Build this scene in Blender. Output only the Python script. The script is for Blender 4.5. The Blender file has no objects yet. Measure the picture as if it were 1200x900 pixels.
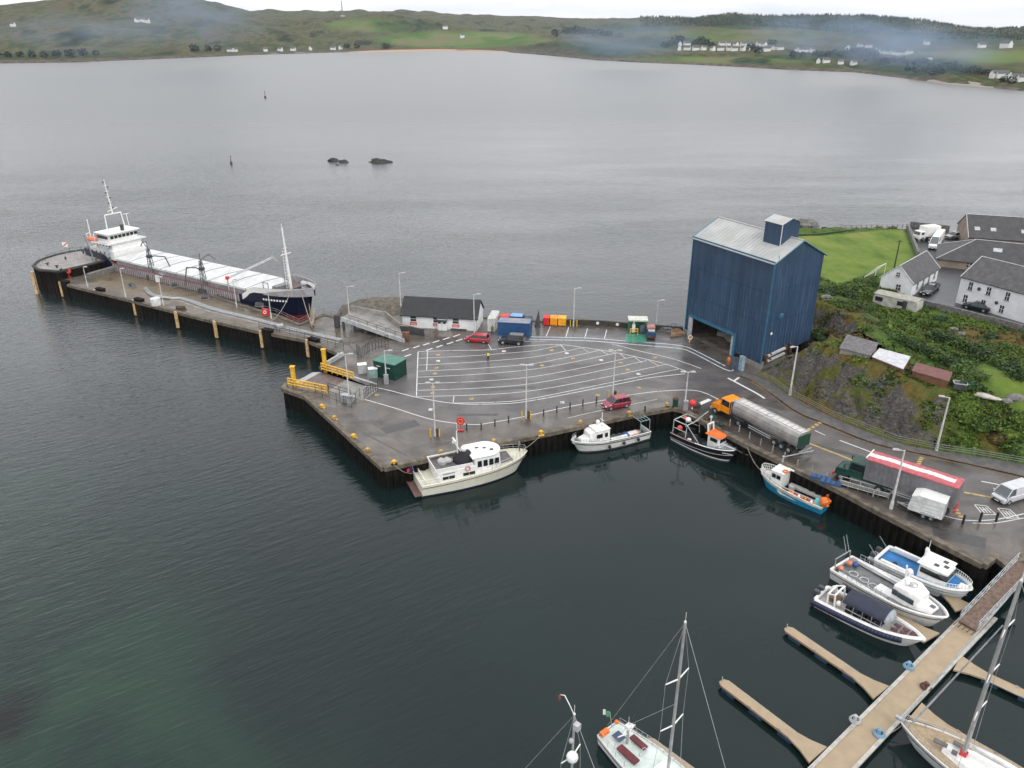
import bpy, math, random
from math import sin, cos, pi, radians, sqrt, atan2, floor, exp
from mathutils import Vector, noise, Matrix
random.seed(7)
S = bpy.context.scene
COL = S.collection
# ---------------------------------------------------------------- camera
FPX = 917.0; TH = math.atan(417/917.0); CH = 50.0
cam = bpy.data.cameras.new('camera'); co = bpy.data.objects.new('camera', cam); COL.objects.link(co)
co.location = (0, 0, CH); co.rotation_euler = (pi/2-TH, 0, 0)
cam.sensor_width = 36; cam.lens = 36*FPX/1200; cam.clip_end = 30000; cam.clip_start = 0.5
S.camera = co
# ---------------------------------------------------------------- world: overcast
W = bpy.data.worlds.new('World'); S.world = W; W.use_nodes = True
nt = W.node_tree; nt.nodes.clear()
SUN_EL, SUN_AZ = radians(48), radians(150)       # azimuth clockwise from +Y
def N(t, **k):
    n = nt.nodes.new(t)
    for a, b in k.items(): setattr(n, a, b)
    return n
out = N('ShaderNodeOutputWorld'); bg = N('ShaderNodeBackground')
sky = N('ShaderNodeTexSky', sky_type='NISHITA'); sky.sun_disc = False
sky.sun_elevation = SUN_EL; sky.sun_rotation = SUN_AZ
geo = N('ShaderNodeTexCoord')
mp = N('ShaderNodeMapping'); mp.inputs['Scale'].default_value = (1.0, 1.0, 7.0)
nz = N('ShaderNodeTexNoise'); nz.inputs['Scale'].default_value = 3.0; nz.inputs['Detail'].default_value = 8; nz.inputs['Roughness'].default_value = .6
cr = N('ShaderNodeValToRGB')
cr.color_ramp.elements[0].position = .36; cr.color_ramp.elements[0].color = (10.4, 10.5, 10.8, 1)
cr.color_ramp.elements[1].position = .62; cr.color_ramp.elements[1].color = (13.2, 13.2, 13.3, 1)
mx = N('ShaderNodeMix', data_type='RGBA'); mx.inputs[0].default_value = .9
L = nt.links.new
L(geo.outputs['Generated'], mp.inputs['Vector']); L(mp.outputs[0], nz.inputs['Vector']); L(nz.outputs['Fac'], cr.inputs['Fac'])
sx = N('ShaderNodeSeparateXYZ'); L(geo.outputs['Generated'], sx.inputs[0])
el = N('ShaderNodeMapRange'); el.inputs[1].default_value = 0.02; el.inputs[2].default_value = .75; el.inputs[3].default_value = 1.0; el.inputs[4].default_value = 1.12
L(sx.outputs[2], el.inputs[0])
mu = N('ShaderNodeMix', data_type='RGBA', blend_type='MULTIPLY'); mu.inputs[0].default_value = 1
L(cr.outputs[0], mu.inputs[6]); L(el.outputs[0], mu.inputs[7])
L(sky.outputs[0], mx.inputs[6]); L(mu.outputs[2], mx.inputs[7]); L(mx.outputs[2], bg.inputs['Color'])
bg.inputs['Strength'].default_value = .1; L(bg.outputs[0], out.inputs[0])
sl = bpy.data.lights.new('sun', 'SUN'); so = bpy.data.objects.new('sun', sl); COL.objects.link(so)
sl.energy = 1.3; sl.angle = radians(25); sl.color = (1, .96, .9)
sd = Vector((sin(SUN_AZ)*cos(SUN_EL), cos(SUN_AZ)*cos(SUN_EL), sin(SUN_EL)))
so.rotation_euler = sd.to_track_quat('Z', 'Y').to_euler()
S.view_settings.view_transform = 'Standard'; S.view_settings.look = 'None'
S.view_settings.exposure = 0.2; S.view_settings.gamma = 1
WZ = -3.2                                          # sea level; quay deck is z = 0

def P(u, v, z=0.0):
    "surveyed spot: where the sight line of the photograph meets the level z (metres)"
    x = (u-600)/FPX; y = -(v-450)/FPX
    d = (x, cos(TH)+y*sin(TH), -sin(TH)+y*cos(TH)); t = (z-CH)/d[2]
    return Vector((d[0]*t, d[1]*t, z))
def PD(u, v, D):
    "spot at ground distance D"
    x = (u-600)/FPX; y = -(v-450)/FPX
    d = (x, cos(TH)+y*sin(TH), -sin(TH)+y*cos(TH)); t = D/math.hypot(d[0], d[1])
    return Vector((d[0]*t, d[1]*t, CH+d[2]*t))
def proj(p):
    z = p[2]-CH; d = p[1]*cos(TH)-z*sin(TH); up = p[1]*sin(TH)+z*cos(TH)
    return 600+FPX*p[0]/d, 450-FPX*up/d
def HT(u, v, vt, z=0.0):
    "height of an upright whose foot is seen at u, v and whose top is at row vt"
    p = P(u, v, z); a, b = z, 60.0
    for _ in range(50):
        m = (a+b)/2
        if m >= 49.9 or proj((p.x, p.y, m))[1] < vt: b = m
        else: a = m
    return a-z
# ---------------------------------------------------------------- materials
MATS = {}
def mat(name, c, rough=.6, metal=0.0, var=.12, scale=1.5, bump=0.0, bscale=8.0, c2=None, lo=.4, hi=.65, stretch=(1, 1, 1), spec=.5, rvar=0.0, coat=0, dist=.02, detail=5):
    if name in MATS: return MATS[name]
    m = bpy.data.materials.new(name); m.use_nodes = True; t = m.node_tree; b = t.nodes['Principled BSDF']; l = t.links.new
    b.inputs['Roughness'].default_value = rough; b.inputs['Metallic'].default_value = metal
    b.inputs['Specular IOR Level'].default_value = spec
    if coat: b.inputs['Coat Weight'].default_value = coat
    tc = t.nodes.new('ShaderNodeNewGeometry'); ma = t.nodes.new('ShaderNodeMapping'); ma.inputs['Scale'].default_value = stretch
    l(tc.outputs['Position'], ma.inputs['Vector'])
    n = t.nodes.new('ShaderNodeTexNoise'); n.inputs['Scale'].default_value = scale; n.inputs['Detail'].default_value = detail; n.inputs['Roughness'].default_value = .65
    l(ma.outputs[0], n.inputs['Vector'])
    r = t.nodes.new('ShaderNodeValToRGB'); e = r.color_ramp.elements
    e[0].position = lo; e[1].position = hi
    a = c2 if c2 else tuple(max(0, q*(1-var*2)) for q in c)
    bb = c if c2 else tuple(min(1, q*(1+var)) for q in c)
    e[0].color = (*a[:3], 1); e[1].color = (*bb[:3], 1)
    l(n.outputs['Fac'], r.inputs['Fac']); l(r.outputs[0], b.inputs['Base Color'])
    if rvar:
        mr = t.nodes.new('ShaderNodeMapRange'); mr.inputs[1].default_value = .35; mr.inputs[2].default_value = .65
        mr.inputs[3].default_value = max(.02, rough-rvar); mr.inputs[4].default_value = min(1, rough+rvar)
        l(n.outputs['Fac'], mr.inputs[0]); l(mr.outputs[0], b.inputs['Roughness'])
    if bump:
        n2 = t.nodes.new('ShaderNodeTexNoise'); n2.inputs['Scale'].default_value = bscale; n2.inputs['Detail'].default_value = 4
        l(ma.outputs[0], n2.inputs['Vector'])
        bp = t.nodes.new('ShaderNodeBump'); bp.inputs['Strength'].default_value = bump; bp.inputs['Distance'].default_value = dist
        l(n2.outputs['Fac'], bp.inputs['Height']); l(bp.outputs[0], b.inputs['Normal'])
    MATS[name] = m; return m
white = mat('white_paint', (.76, .76, .74), .35, var=.06, scale=2)
cream = mat('cream_paint', (.68, .66, .52), .35, var=.05, scale=1.2)
offwhite = mat('weathered_white', (.66, .67, .66), .5, var=.12, scale=1.2)
navy = mat('navy_paint', (.012, .018, .05), .3, var=.2)
black = mat('black_rubber', (.018, .018, .02), .7, var=.2)
darkgrey = mat('dark_grey', (.06, .06, .065), .6, var=.2)
midgrey = mat('mid_grey', (.2, .2, .21), .55, var=.15)
lightgrey = mat('light_grey', (.42, .43, .44), .5, var=.12)
steel = mat('galvanised_steel', (.45, .47, .48), .42, .55, var=.15, scale=4)
glass = mat('dark_glass', (.012, .015, .018), .08, var=.1, spec=.8)
blueg = mat('grey_blue_glass', (.07, .09, .1), .08, var=.1, spec=.8)
red = mat('red_paint', (.42, .02, .03), .3, var=.1, coat=.3)
bred = mat('bright_red', (.62, .03, .03), .45, var=.1)
orange = mat('orange_paint', (.75, .17, .02), .4, var=.1)
yellow = mat('yellow_paint', (.72, .42, .03), .5, var=.15, scale=3)
yelfend = mat('yellow_fender', (.58, .4, .2), .6, var=.2, scale=2)
bluep = mat('blue_paint', (.02, .1, .28), .4, var=.15)
skyblue = mat('turquoise_blue', (.02, .22, .42), .35, var=.1)
green = mat('green_paint', (.008, .055, .038), .45, var=.2)
rope = mat('rope', (.35, .32, .26), .9)
rust = mat('rusty_steel', (.16, .07, .04), .8, c2=(.05, .035, .03), scale=3)
sheetpile = mat('sheet_pile', (.018, .014, .011), .75, c2=(.006, .005, .004), scale=1.1, stretch=(1, 1, .25), bump=.4, bscale=4, spec=.12)
weed = mat('weed_wet_steel', (.006, .007, .004), .6, c2=(.002, .0025, .002), scale=1.5, spec=.2)
cope = mat('coping_concrete', (.17, .14, .105), .7, c2=(.07, .058, .042), scale=1.2, bump=.3)
conc = mat('concrete', (.28, .27, .25), .7, c2=(.17, .165, .155), scale=.7, bump=.3)
woodb = mat('brown_timber', (.2, .09, .045), .7, c2=(.11, .05, .03), scale=2)
teak = mat('teak_deck', (.36, .27, .17), .6, var=.1, scale=3)
linew = mat('line_paint_white', (.6, .6, .6), .55, c2=(.2, .195, .195), scale=1.3, lo=.32, hi=.44)
liney = mat('line_paint_yellow', (.48, .32, .1), .6, c2=(.18, .14, .09), scale=2, lo=.36, hi=.5)
lineb = mat('line_paint_pale', (.5, .56, .62), .35, c2=(.25, .28, .32), scale=1.3, lo=.34, hi=.48)
# ---------------------------------------------------------------- mesh kit
class MB:
    def __init__(s): s.v = []; s.f = []; s.m = []
    def add(s, vs, fs, mi=0):
        o = len(s.v); s.v += [tuple(p) for p in vs]
        for f in fs: s.f.append([o+i for i in f]); s.m.append(mi)
        return s
    def box(s, c, d, rz=0, mi=0, top=1.0, ry=0):
        x, y, z = c; a, b, h = d[0]/2, d[1]/2, d[2]/2; k = top
        pts = [(-a, -b, -h), (a, -b, -h), (a, b, -h), (-a, b, -h), (-a*k, -b*k, h), (a*k, -b*k, h), (a*k, b*k, h), (-a*k, b*k, h)]
        if ry: pts = [(p[0]*cos(ry)+p[2]*sin(ry), p[1], -p[0]*sin(ry)+p[2]*cos(ry)) for p in pts]
        c_, s_ = cos(rz), sin(rz)
        pts = [(x+p[0]*c_-p[1]*s_, y+p[0]*s_+p[1]*c_, z+p[2]) for p in pts]
        return s.add(pts, [(3, 2, 1, 0), (4, 5, 6, 7), (0, 1, 5, 4), (1, 2, 6, 5), (2, 3, 7, 6), (3, 0, 4, 7)], mi)
    def prism(s, poly, z0, z1, mi=0, mt=None, z1f=None):
        n = len(poly); a = area(poly)
        if a < 0: poly = poly[::-1]
        vs = [(p[0], p[1], z0) for p in poly]+[(p[0], p[1], z1) for p in poly]
        s.add(vs, [list(range(n))[::-1]]+[[i, (i+1) % n, n+(i+1) % n, n+i] for i in range(n)], mi)
        return s.add(vs[n:], [list(range(n))], mi if mt is None else mt)
    def slab(s, prof, y0, y1, mi=0, k=1.0, kz=None):
        "profile in x, z pushed out in y; k narrows what lies above kz"
        n = len(prof)
        def w(y, z): return y*k if kz is not None and z > kz else y
        vs = [(p[0], w(y0, p[1]), p[1]) for p in prof]+[(p[0], w(y1, p[1]), p[1]) for p in prof]
        a = sum(prof[i][0]*prof[(i+1) % n][1]-prof[(i+1) % n][0]*prof[i][1] for i in range(n))
        fs = [list(range(n)), list(range(n, 2*n))[::-1]]+[[i, n+i, n+(i+1) % n, (i+1) % n] for i in range(n)]
        if (a < 0) == (y1 > y0): fs = [f[::-1] for f in fs]
        return s.add(vs, fs, mi)
    def tube(s, p, q, r, r2=None, n=6, mi=0, caps=True):
        p, q = Vector(p), Vector(q); r2 = r if r2 is None else r2
        d = (q-p)
        if d.length < 1e-6: return s
        d.normalize(); a = d.cross(Vector((0, 0, 1)))
        if a.length < 1e-3: a = Vector((1, 0, 0))
        a.normalize(); b = d.cross(a)
        vs = []
        for c, rr in ((p, r), (q, r2)):
            for i in range(n):
                t = 2*pi*i/n; vs.append(c+a*rr*cos(t)+b*rr*sin(t))
        fs = [[i, (i+1) % n, n+(i+1) % n, n+i][::-1] for i in range(n)]
        if caps: fs += [list(range(n)), list(range(n, 2*n))[::-1]]
        return s.add(vs, fs, mi)
    def path(s, pts, r, n=5, mi=0):
        for a, b in zip(pts[:-1], pts[1:]): s.tube(a, b, r, n=n, mi=mi)
        return s
    def ball(s, c, r, n=10, m=6, mi=0, z0=-1.0):
        if not hasattr(r, '__len__'): r = (r, r, r)
        vs = []; fs = []
        for j in range(m+1):
            a = math.asin(z0)+(pi/2-math.asin(z0))*j/m
            for i in range(n):
                t = 2*pi*i/n; vs.append((c[0]+r[0]*cos(a)*cos(t), c[1]+r[1]*cos(a)*sin(t), c[2]+r[2]*sin(a)))
        for j in range(m):
            for i in range(n): fs.append([j*n+i, j*n+(i+1) % n, (j+1)*n+(i+1) % n, (j+1)*n+i])
        return s.add(vs, fs, mi)
    def ring(s, c, R, r, axis='z', n=16, mi=0):
        pts = []
        for i in range(n+1):
            t = 2*pi*i/n
            if axis == 'z': pts.append((c[0]+R*cos(t), c[1]+R*sin(t), c[2]))
            elif axis == 'y': pts.append((c[0]+R*cos(t), c[1], c[2]+R*sin(t)))
            else: pts.append((c[0], c[1]+R*cos(t), c[2]+R*sin(t)))
        return s.path(pts, r, 6, mi)
    def wheel(s, c, r, w, mi=0, mh=1):
        x, y, z = c
        s.tube((x, y-w/2, z), (x, y+w/2, z), r, n=16, mi=mi)
        return s.tube((x, y-w/2-.012, z), (x, y+w/2+.012, z), r*.55, n=12, mi=mh)
    def build(s, name, mats, parent=None, loc=None, smooth=False, bevel=0, rz=0):
        me = bpy.data.meshes.new(name); me.from_pydata(s.v, [], s.f)
        if not isinstance(mats, (list, tuple)): mats = [mats]
        for m in mats: me.materials.append(m)
        k = len(mats)-1
        me.polygons.foreach_set('material_index', [min(i, k) for i in s.m])
        if smooth: me.polygons.foreach_set('use_smooth', [True]*len(s.f))
        me.update()
        o = bpy.data.objects.new(name, me); COL.objects.link(o)
        if parent: o.parent = parent
        if loc is not None: o.location = loc
        if rz: o.rotation_euler.z = rz
        if bevel:
            b = o.modifiers.new('bevel', 'BEVEL'); b.width = bevel; b.segments = 2; b.limit_method = 'ANGLE'
        return o
def area(p): return sum(p[i][0]*p[(i+1) % len(p)][1]-p[(i+1) % len(p)][0]*p[i][1] for i in range(len(p)))/2
def tag(o, label=None, cat=None, group=None, kind=None):
    if label: o['label'] = label
    if cat: o['category'] = cat
    if group: o['group'] = group
    if kind: o['kind'] = kind
    return o
def E(name, label, cat, loc=(0, 0, 0), rz=0, group=None):
    o = bpy.data.objects.new(name, None); COL.objects.link(o); o.location = loc; o.rotation_euler = (0, 0, rz); o.empty_display_size = .3
    return tag(o, label, cat, group)
def dup(o, loc=None, rz=None, label=None, parent=None):
    kids = list(o.children) ; c = o.copy(); COL.objects.link(c); c.parent = parent
    if loc is not None: c.location = loc
    if rz is not None: c.rotation_euler.z = rz
    if label: c['label'] = label
    for k in kids: dup(k, parent=c)
    return c
def pose(a, b):
    "ground frame from tail point a to head point b"
    m = (a+b)/2; return m, atan2(b.y-a.y, b.x-a.x), math.hypot(b.x-a.x, b.y-a.y)
def px(l, z=0): return [P(u, v, z) for u, v in l]
def spline(pts, n=8):
    out = []
    q = [pts[0]]+list(pts)+[pts[-1]]
    for i in range(1, len(q)-2):
        for k in range(n):
            t = k/n; out.append(.5*((2*q[i])+(q[i+1]-q[i-1])*t+(2*q[i-1]-5*q[i]+4*q[i+1]-q[i+2])*t*t+(-q[i-1]+3*q[i]-3*q[i+1]+q[i+2])*t**3))
    out.append(pts[-1]); return out
def strip(mb, pts, w, dz=0, mi=0):
    "flat painted line"
    for i, p in enumerate(pts):
        a = pts[max(0, i-1)]; b = pts[min(len(pts)-1, i+1)]
        d = Vector((b.x-a.x, b.y-a.y, 0)).normalized(); nrm = Vector((-d.y, d.x, 0))*w/2
        mb.v.append(tuple(p+nrm+Vector((0, 0, dz)))); mb.v.append(tuple(p-nrm+Vector((0, 0, dz))))
        if i:
            k = len(mb.v); mb.f.append([k-4, k-3, k-1, k-2]); mb.m.append(mi)
def fbm(x, y, s=1.0, o=4, seed=0):
    return noise.fractal((x*s+seed*17.3, y*s-seed*9.1, seed*3.7), 1.0, 2.0, o)
def inpoly(x, y, poly):
    r = False; n = len(poly)
    for i in range(n):
        a, b = poly[i], poly[i-1]
        if (a[1] > y) != (b[1] > y) and x < (b[0]-a[0])*(y-a[1])/(b[1]-a[1])+a[0]: r = not r
    return r
def dseg(x, y, a, b):
    dx, dy = b[0]-a[0], b[1]-a[1]; t = max(0, min(1, ((x-a[0])*dx+(y-a[1])*dy)/(dx*dx+dy*dy+1e-9)))
    return math.hypot(x-a[0]-dx*t, y-a[1]-dy*t)
def dpoly(x, y, pl, closed=False):
    n = len(pl); return min(dseg(x, y, pl[i], pl[(i+1) % n]) for i in range(n if closed else n-1))
def sst(a, b, x):
    t = max(0, min(1, (x-a)/(b-a))); return t*t*(3-2*t)
# ================================================================ WATER
def water_mat():
    m = bpy.data.materials.new('sea_water'); m.use_nodes = True; t = m.node_tree; b = t.nodes['Principled BSDF']; l = t.links.new
    def n(ty, **k):
        q = t.nodes.new(ty)
        for a, v in k.items(): setattr(q, a, v)
        return q
    g = n('ShaderNodeNewGeometry')
    b.inputs['Roughness'].default_value = .04
    def math_(op, a, bb, c=None):
        q = n('ShaderNodeMath', operation=op)
        for i, x in enumerate((a, bb, c)):
            if x is None: continue
            if isinstance(x, (int, float)): q.inputs[i].default_value = x
            else: l(x, q.inputs[i])
        return q.outputs[0]
    def rng(x, a, c, d=0, e=1, smooth=True):
        q = n('ShaderNodeMapRange'); q.interpolation_type = 'SMOOTHSTEP' if smooth else 'LINEAR'
        l(x, q.inputs[0])
        for i, v in enumerate((a, c, d, e)): q.inputs[1+i].default_value = v
        return q.outputs[0]
    def nz(scale, st=(1, 1, 1), det=3, rot=0, ro=.5, dis=0):
        mp = n('ShaderNodeMapping', vector_type='TEXTURE'); mp.inputs['Scale'].default_value = tuple(1/k for k in st); mp.inputs['Rotation'].default_value = (0, 0, rot)
        l(g.outputs['Position'], mp.inputs['Vector'])
        q = n('ShaderNodeTexNoise'); q.inputs['Scale'].default_value = scale; q.inputs['Detail'].default_value = det; q.inputs['Roughness'].default_value = ro
        q.inputs['Distortion'].default_value = dis
        l(mp.outputs[0], q.inputs['Vector']); return q.outputs['Fac']
    sp = n('ShaderNodeSeparateXYZ'); l(g.outputs['Position'], sp.inputs[0]); X, Y = sp.outputs[0], sp.outputs[1]
    # seabed seen through the shallows in the near left
    d1 = math_('ADD', math_('MULTIPLY', X, .9), math_('MULTIPLY', Y, .75))
    sh = rng(d1, 30, 0)
    patch = rng(nz(.055, det=5, ro=.6, dis=.4), .35, .62)
    # dark weed bed at the left
    weedd = n('ShaderNodeVectorMath', operation='DISTANCE'); weedd.inputs[1].default_value = (*P(2, 838, WZ)[:2], WZ); l(g.outputs['Position'], weedd.inputs[0])
    wd = rng(math_('ADD', weedd.outputs['Value'], math_('MULTIPLY', nz(.4), 5)), 7.5, 3.0)
    near = rng(Y, 120, 60)
    fac = math_('MULTIPLY', math_('MULTIPLY', sh, math_('MULTIPLY_ADD', patch, .75, .25)), near)
    mA = n('ShaderNodeMix', data_type='RGBA'); mA.inputs[6].default_value = (.0062, .0135, .0138, 1); mA.inputs[7].default_value = (.015, .041, .027, 1); l(fac, mA.inputs[0])
    mB = n('ShaderNodeMix', data_type='RGBA'); l(mA.outputs[2], mB.inputs[6]); mB.inputs[7].default_value = (.006, .008, .008, 1); l(wd, mB.inputs[0])
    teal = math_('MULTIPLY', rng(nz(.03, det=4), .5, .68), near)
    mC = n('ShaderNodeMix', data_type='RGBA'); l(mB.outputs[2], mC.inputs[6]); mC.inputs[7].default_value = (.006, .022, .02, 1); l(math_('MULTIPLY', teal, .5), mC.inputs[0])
    mD = n('ShaderNodeMix', data_type='RGBA'); l(mC.outputs[2], mD.inputs[6]); mD.inputs[7].default_value = (.04, .045, .046, 1); l(rng(Y, 100, 300), mD.inputs[0]); l(mD.outputs[2], b.inputs['Base Color']); l(rng(math_('ADD', Y, math_('MULTIPLY', X, -.45)), 70, 230, 1.33, 1.78), b.inputs['IOR'])  # far water tinted paler, IOR raised, standing in for brighter sky sheen
    # wind ripple: sheltered water in the basin, open water beyond the pier
    dd = math_('ADD', math_('MULTIPLY', X, 1.0), math_('MULTIPLY', Y, -.62))
    calm = rng(dd, -100, -48)            # 1 inside the basin
    north = rng(Y, 128, 142)
    east = rng(X, -48, -36)
    opn = math_('MAXIMUM', math_('SUBTRACT', 1, calm), math_('MULTIPLY', north, 1.0))
    fade = rng(Y, 130, 520, 1.0, .3)
    a1 = nz(.55, (1, 2.6, 1), 4, radians(12), .6, .3)
    a2 = nz(2.2, (1, 2.2, 1), 2, radians(20), .5)
    a3 = nz(.09, (1, 2, 1), 3, radians(10))
    gust = rng(nz(.012, (1, 3, 1), 3), .3, .7, .55, 1.15)
    h_open = math_('ADD', math_('MULTIPLY', a1, .11), math_('ADD', math_('MULTIPLY', a2, .018), math_('MULTIPLY', a3, .06)))
    h_calm = math_('ADD', math_('MULTIPLY', nz(.5, (.6, 3.2, 1), 3, radians(34), .55), .05), math_('MULTIPLY', nz(2.5, (.5, 3, 1), 2, radians(34)), .007))
    h_open = math_('ADD', h_open, math_('MULTIPLY', math_('MULTIPLY', nz(.2, (1, 1.7, 1), 4, radians(-8), .7), rng(Y, 110, 260)), .5))
    w = math_('MULTIPLY', opn, math_('MULTIPLY', gust, fade))
    inleft = rng(X, 14, -34, .3, 2.3)
    hh = math_('ADD', math_('MULTIPLY', h_open, w), math_('MULTIPLY', h_calm, inleft))
    bp = n('ShaderNodeBump'); bp.inputs['Strength'].default_value = 1; bp.inputs['Distance'].default_value = 1.0
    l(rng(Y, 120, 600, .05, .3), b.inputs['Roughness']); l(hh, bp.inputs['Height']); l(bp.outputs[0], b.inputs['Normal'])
    return m
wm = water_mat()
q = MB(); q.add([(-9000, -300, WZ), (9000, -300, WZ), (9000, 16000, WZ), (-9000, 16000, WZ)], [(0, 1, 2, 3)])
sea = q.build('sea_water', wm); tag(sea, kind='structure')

# ================================================================ FAR COAST AND HILLS
SHORE = [(-260, 86), (-100, 79), (0, 74.5), (80, 73.5), (200, 69), (300, 64.5), (400, 61.5), (520, 60), (590, 61), (640, 65), (700, 71), (760, 74), (800, 75.5), (870, 79), (920, 82), (1000, 85), (1050, 91), (1090, 96), (1110, 99), (1160, 103), (1200, 107), (1300, 116), (1460, 128)]
def lerp(t, x):
    if x <= t[0][0]: return t[0][1]
    for a, b in zip(t[:-1], t[1:]):
        if x <= b[0]: return a[1]+(b[1]-a[1])*(x-a[0])/(b[0]-a[0])
    return t[-1][1]
# skyline rows of successive ridges and their distances
R1 = [(-260, 66), (0, 62), (100, 58), (200, 57), (300, 56), (400, 53), (500, 54), (560, 55), (610, 52), (660, 46), (720, 55), (800, 61), (900, 63), (1000, 70), (1100, 74), (1200, 80), (1460, 96)]
D1 = [(-260, 1150), (0, 1480), (200, 1700), (400, 2080), (560, 2250), (610, 2120), (700, 1720), (800, 1500), (900, 1350), (1000, 1160), (1100, 1000), (1200, 850), (1460, 650)]
R2 = [(-260, 30), (0, 34), (100, 30), (200, 30), (300, 32), (400, 40), (450, 38), (500, 44), (560, 43), (650, 43), (720, 46), (800, 46), (860, 50), (1000, 52), (1100, 52), (1200, 54), (1460, 60)]
D2 = [(-260, 1700), (0, 2050), (200, 2300), (400, 2600), (600, 2850), (800, 2000), (1000, 1800), (1200, 1500), (1460, 1300)]
R3 = [(-260, 10), (-100, 12), (0, 9), (50, 4), (100, 0), (170, -8), (225, -8), (260, 2), (300, 14), (350, 24), (400, 21), (450, 16), (500, 22), (540, 31), (600, 36), (700, 37), (760, 33), (820, 31), (870, 30), (920, 33), (980, 39), (1060, 45), (1200, 47), (1460, 48)]
D3 = [(-260, 2500), (0, 2700), (250, 2850), (450, 3000), (700, 3400), (870, 2400), (1000, 2300), (1200, 2200), (1460, 2000)]
R4 = [(-260, 16), (0, 16), (200, 10), (320, 15), (400, 13.5), (470, 13.5), (520, 16), (600, 18.5), (700, 22.5), (760, 21), (800, 20), (850, 19), (900, 19), (960, 17.5), (1000, 18), (1060, 24), (1110, 33), (1160, 35), (1200, 33), (1300, 36), (1460, 38)]
D4 = [(-260, 4200), (0, 4200), (400, 4600), (700, 5200), (760, 3600), (850, 2950), (1000, 2750), (1200, 3000), (1460, 3000)]
cols = 330; rowsets = []
us = [-260+1720*i/cols for i in range(cols+1)]
def hillrow(u, k):
    "k in 0..5: water line, bank, R1, R2, R3, R4, behind"
    s = P(u, lerp(SHORE, u), WZ); D0 = math.hypot(s.x, s.y)
    if k == 0: return D0, WZ-.6
    if k == 1: return D0+14, WZ+2.2+1.4*noise.noise((u*.06, 3, 1))
    R, D = ((R1, D1), (R2, D2), (R3, D3), (R4, D4))[k-2] if k < 6 else (R4, D4)
    d = max(lerp(D, u), D0*(1.0+.13*(k-1))+20*(k-1))
    if k == 6: d *= 1.5; z = -20
    else: z = PD(u, lerp(R, u)+{2: .8, 3: .9, 4: .9, 5: .5}[k]*fbm(u*.03, k, 1, 4, k), d).z
    return d, z
def hz(u, k, t):
    d0, z0 = hillrow(u, k); d1, z1 = hillrow(u, k+1)
    d = d0+(d1-d0)*t; s = t*t*(3-2*t)*.55+t*.45
    z = z0+(z1-z0)*s
    a = 2.0+.006*(d-900) if k else .4
    p = PD(u, 100, d)
    z += a*fbm(p.x, p.y, .006, 5, 5)*(1 if k < 6 else 0)*(min(1, 4*t*(1-t)+.15) if k else t)
    return Vector((p.x, p.y, z))
mb = MB(); ks = [(0, 3), (1, 14), (2, 14), (3, 14), (4, 12), (5, 5)]
nrow = 0
for k, n in ks:
    for j in range(n):
        for u in us: mb.v.append(tuple(hz(u, k, j/n)))
        nrow += 1
for u in us: mb.v.append(tuple(hz(u, 5, 1)))
nrow += 1
for j in range(nrow-1):
    for i in range(cols):
        a = j*(cols+1)+i; mb.f.append([a, a+1, a+cols+2, a+cols+1]); mb.m.append(0)
def hill_mat():
    m = bpy.data.materials.new('moor_and_pasture'); m.use_nodes = True; t = m.node_tree; b = t.nodes['Principled BSDF']; l = t.links.new
    g = t.nodes.new('ShaderNodeNewGeometry'); b.inputs['Roughness'].default_value = .95; b.inputs['Specular IOR Level'].default_value = .1
    def nz(sc, st, seed, det=6):
        mp = t.nodes.new('ShaderNodeMapping'); mp.inputs['Scale'].default_value = st; mp.inputs['Location'].default_value = (seed, seed, 0)
        l(g.outputs['Position'], mp.inputs[0]); q = t.nodes.new('ShaderNodeTexNoise'); q.inputs['Scale'].default_value = sc; q.inputs['Detail'].default_value = det; q.inputs['Roughness'].default_value = .62
        l(mp.outputs[0], q.inputs['Vector']); return q.outputs['Fac']
    def ramp(x, els):
        r = t.nodes.new('ShaderNodeValToRGB'); l(x, r.inputs[0]); e = r.color_ramp.elements
        while len(e) < len(els): e.new(.5)
        for i, (p, c) in enumerate(els): e[i].position = p; e[i].color = (*c, 1)
        return r.outputs[0]
    def mix(f, a, c):
        q = t.nodes.new('ShaderNodeMix'); q.data_type = 'RGBA'; l(f, q.inputs[0]); l(a, q.inputs[6]); l(c, q.inputs[7]); return q.outputs[2]
    base = ramp(nz(.016, (1, .28, 1), 40, 12), [(.36, (.01, .018, .009)), (.43, (.045, .055, .02)), (.48, (.1, .085, .045)), (.52, (.028, .042, .015)), (.57, (.075, .085, .03)), (.64, (.085, .06, .045))])
    fields = ramp(nz(.006, (1, .4, 1), 300, 3), [(.42, (.06, .11, .022)), (.5, (.095, .145, .035)), (.58, (.13, .125, .06))])
    vc = t.nodes.new('ShaderNodeVertexColor'); vc.layer_name = 'zones'
    sp = t.nodes.new('ShaderNodeSeparateColor'); l(vc.outputs[0], sp.inputs[0])
    c = mix(sp.outputs[0], base, fields)
    wood = ramp(nz(.05, (1, 1, 1), 9, 6), [(.42, (.01, .024, .012)), (.58, (.04, .07, .028))])
    c = mix(sp.outputs[1], c, wood)
    rock = ramp(nz(.12, (1, 1, 1), 5, 6), [(.4, (.05, .04, .036)), (.6, (.15, .12, .1))])
    c = mix(sp.outputs[2], c, rock)
    l(c, b.inputs['Base Color']); return m
hills = mb.build('hills', hill_mat(), smooth=True); tag(hills, kind='structure')
vcl = hills.data.color_attributes.new('zones', 'FLOAT_COLOR', 'POINT')
def blob(u, v, u0, v0, ru, rv, e=1.0):
    return max(0, 1-((u-u0)/ru)**2-((v-v0)/rv)**2)**.5
zone = []
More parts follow.
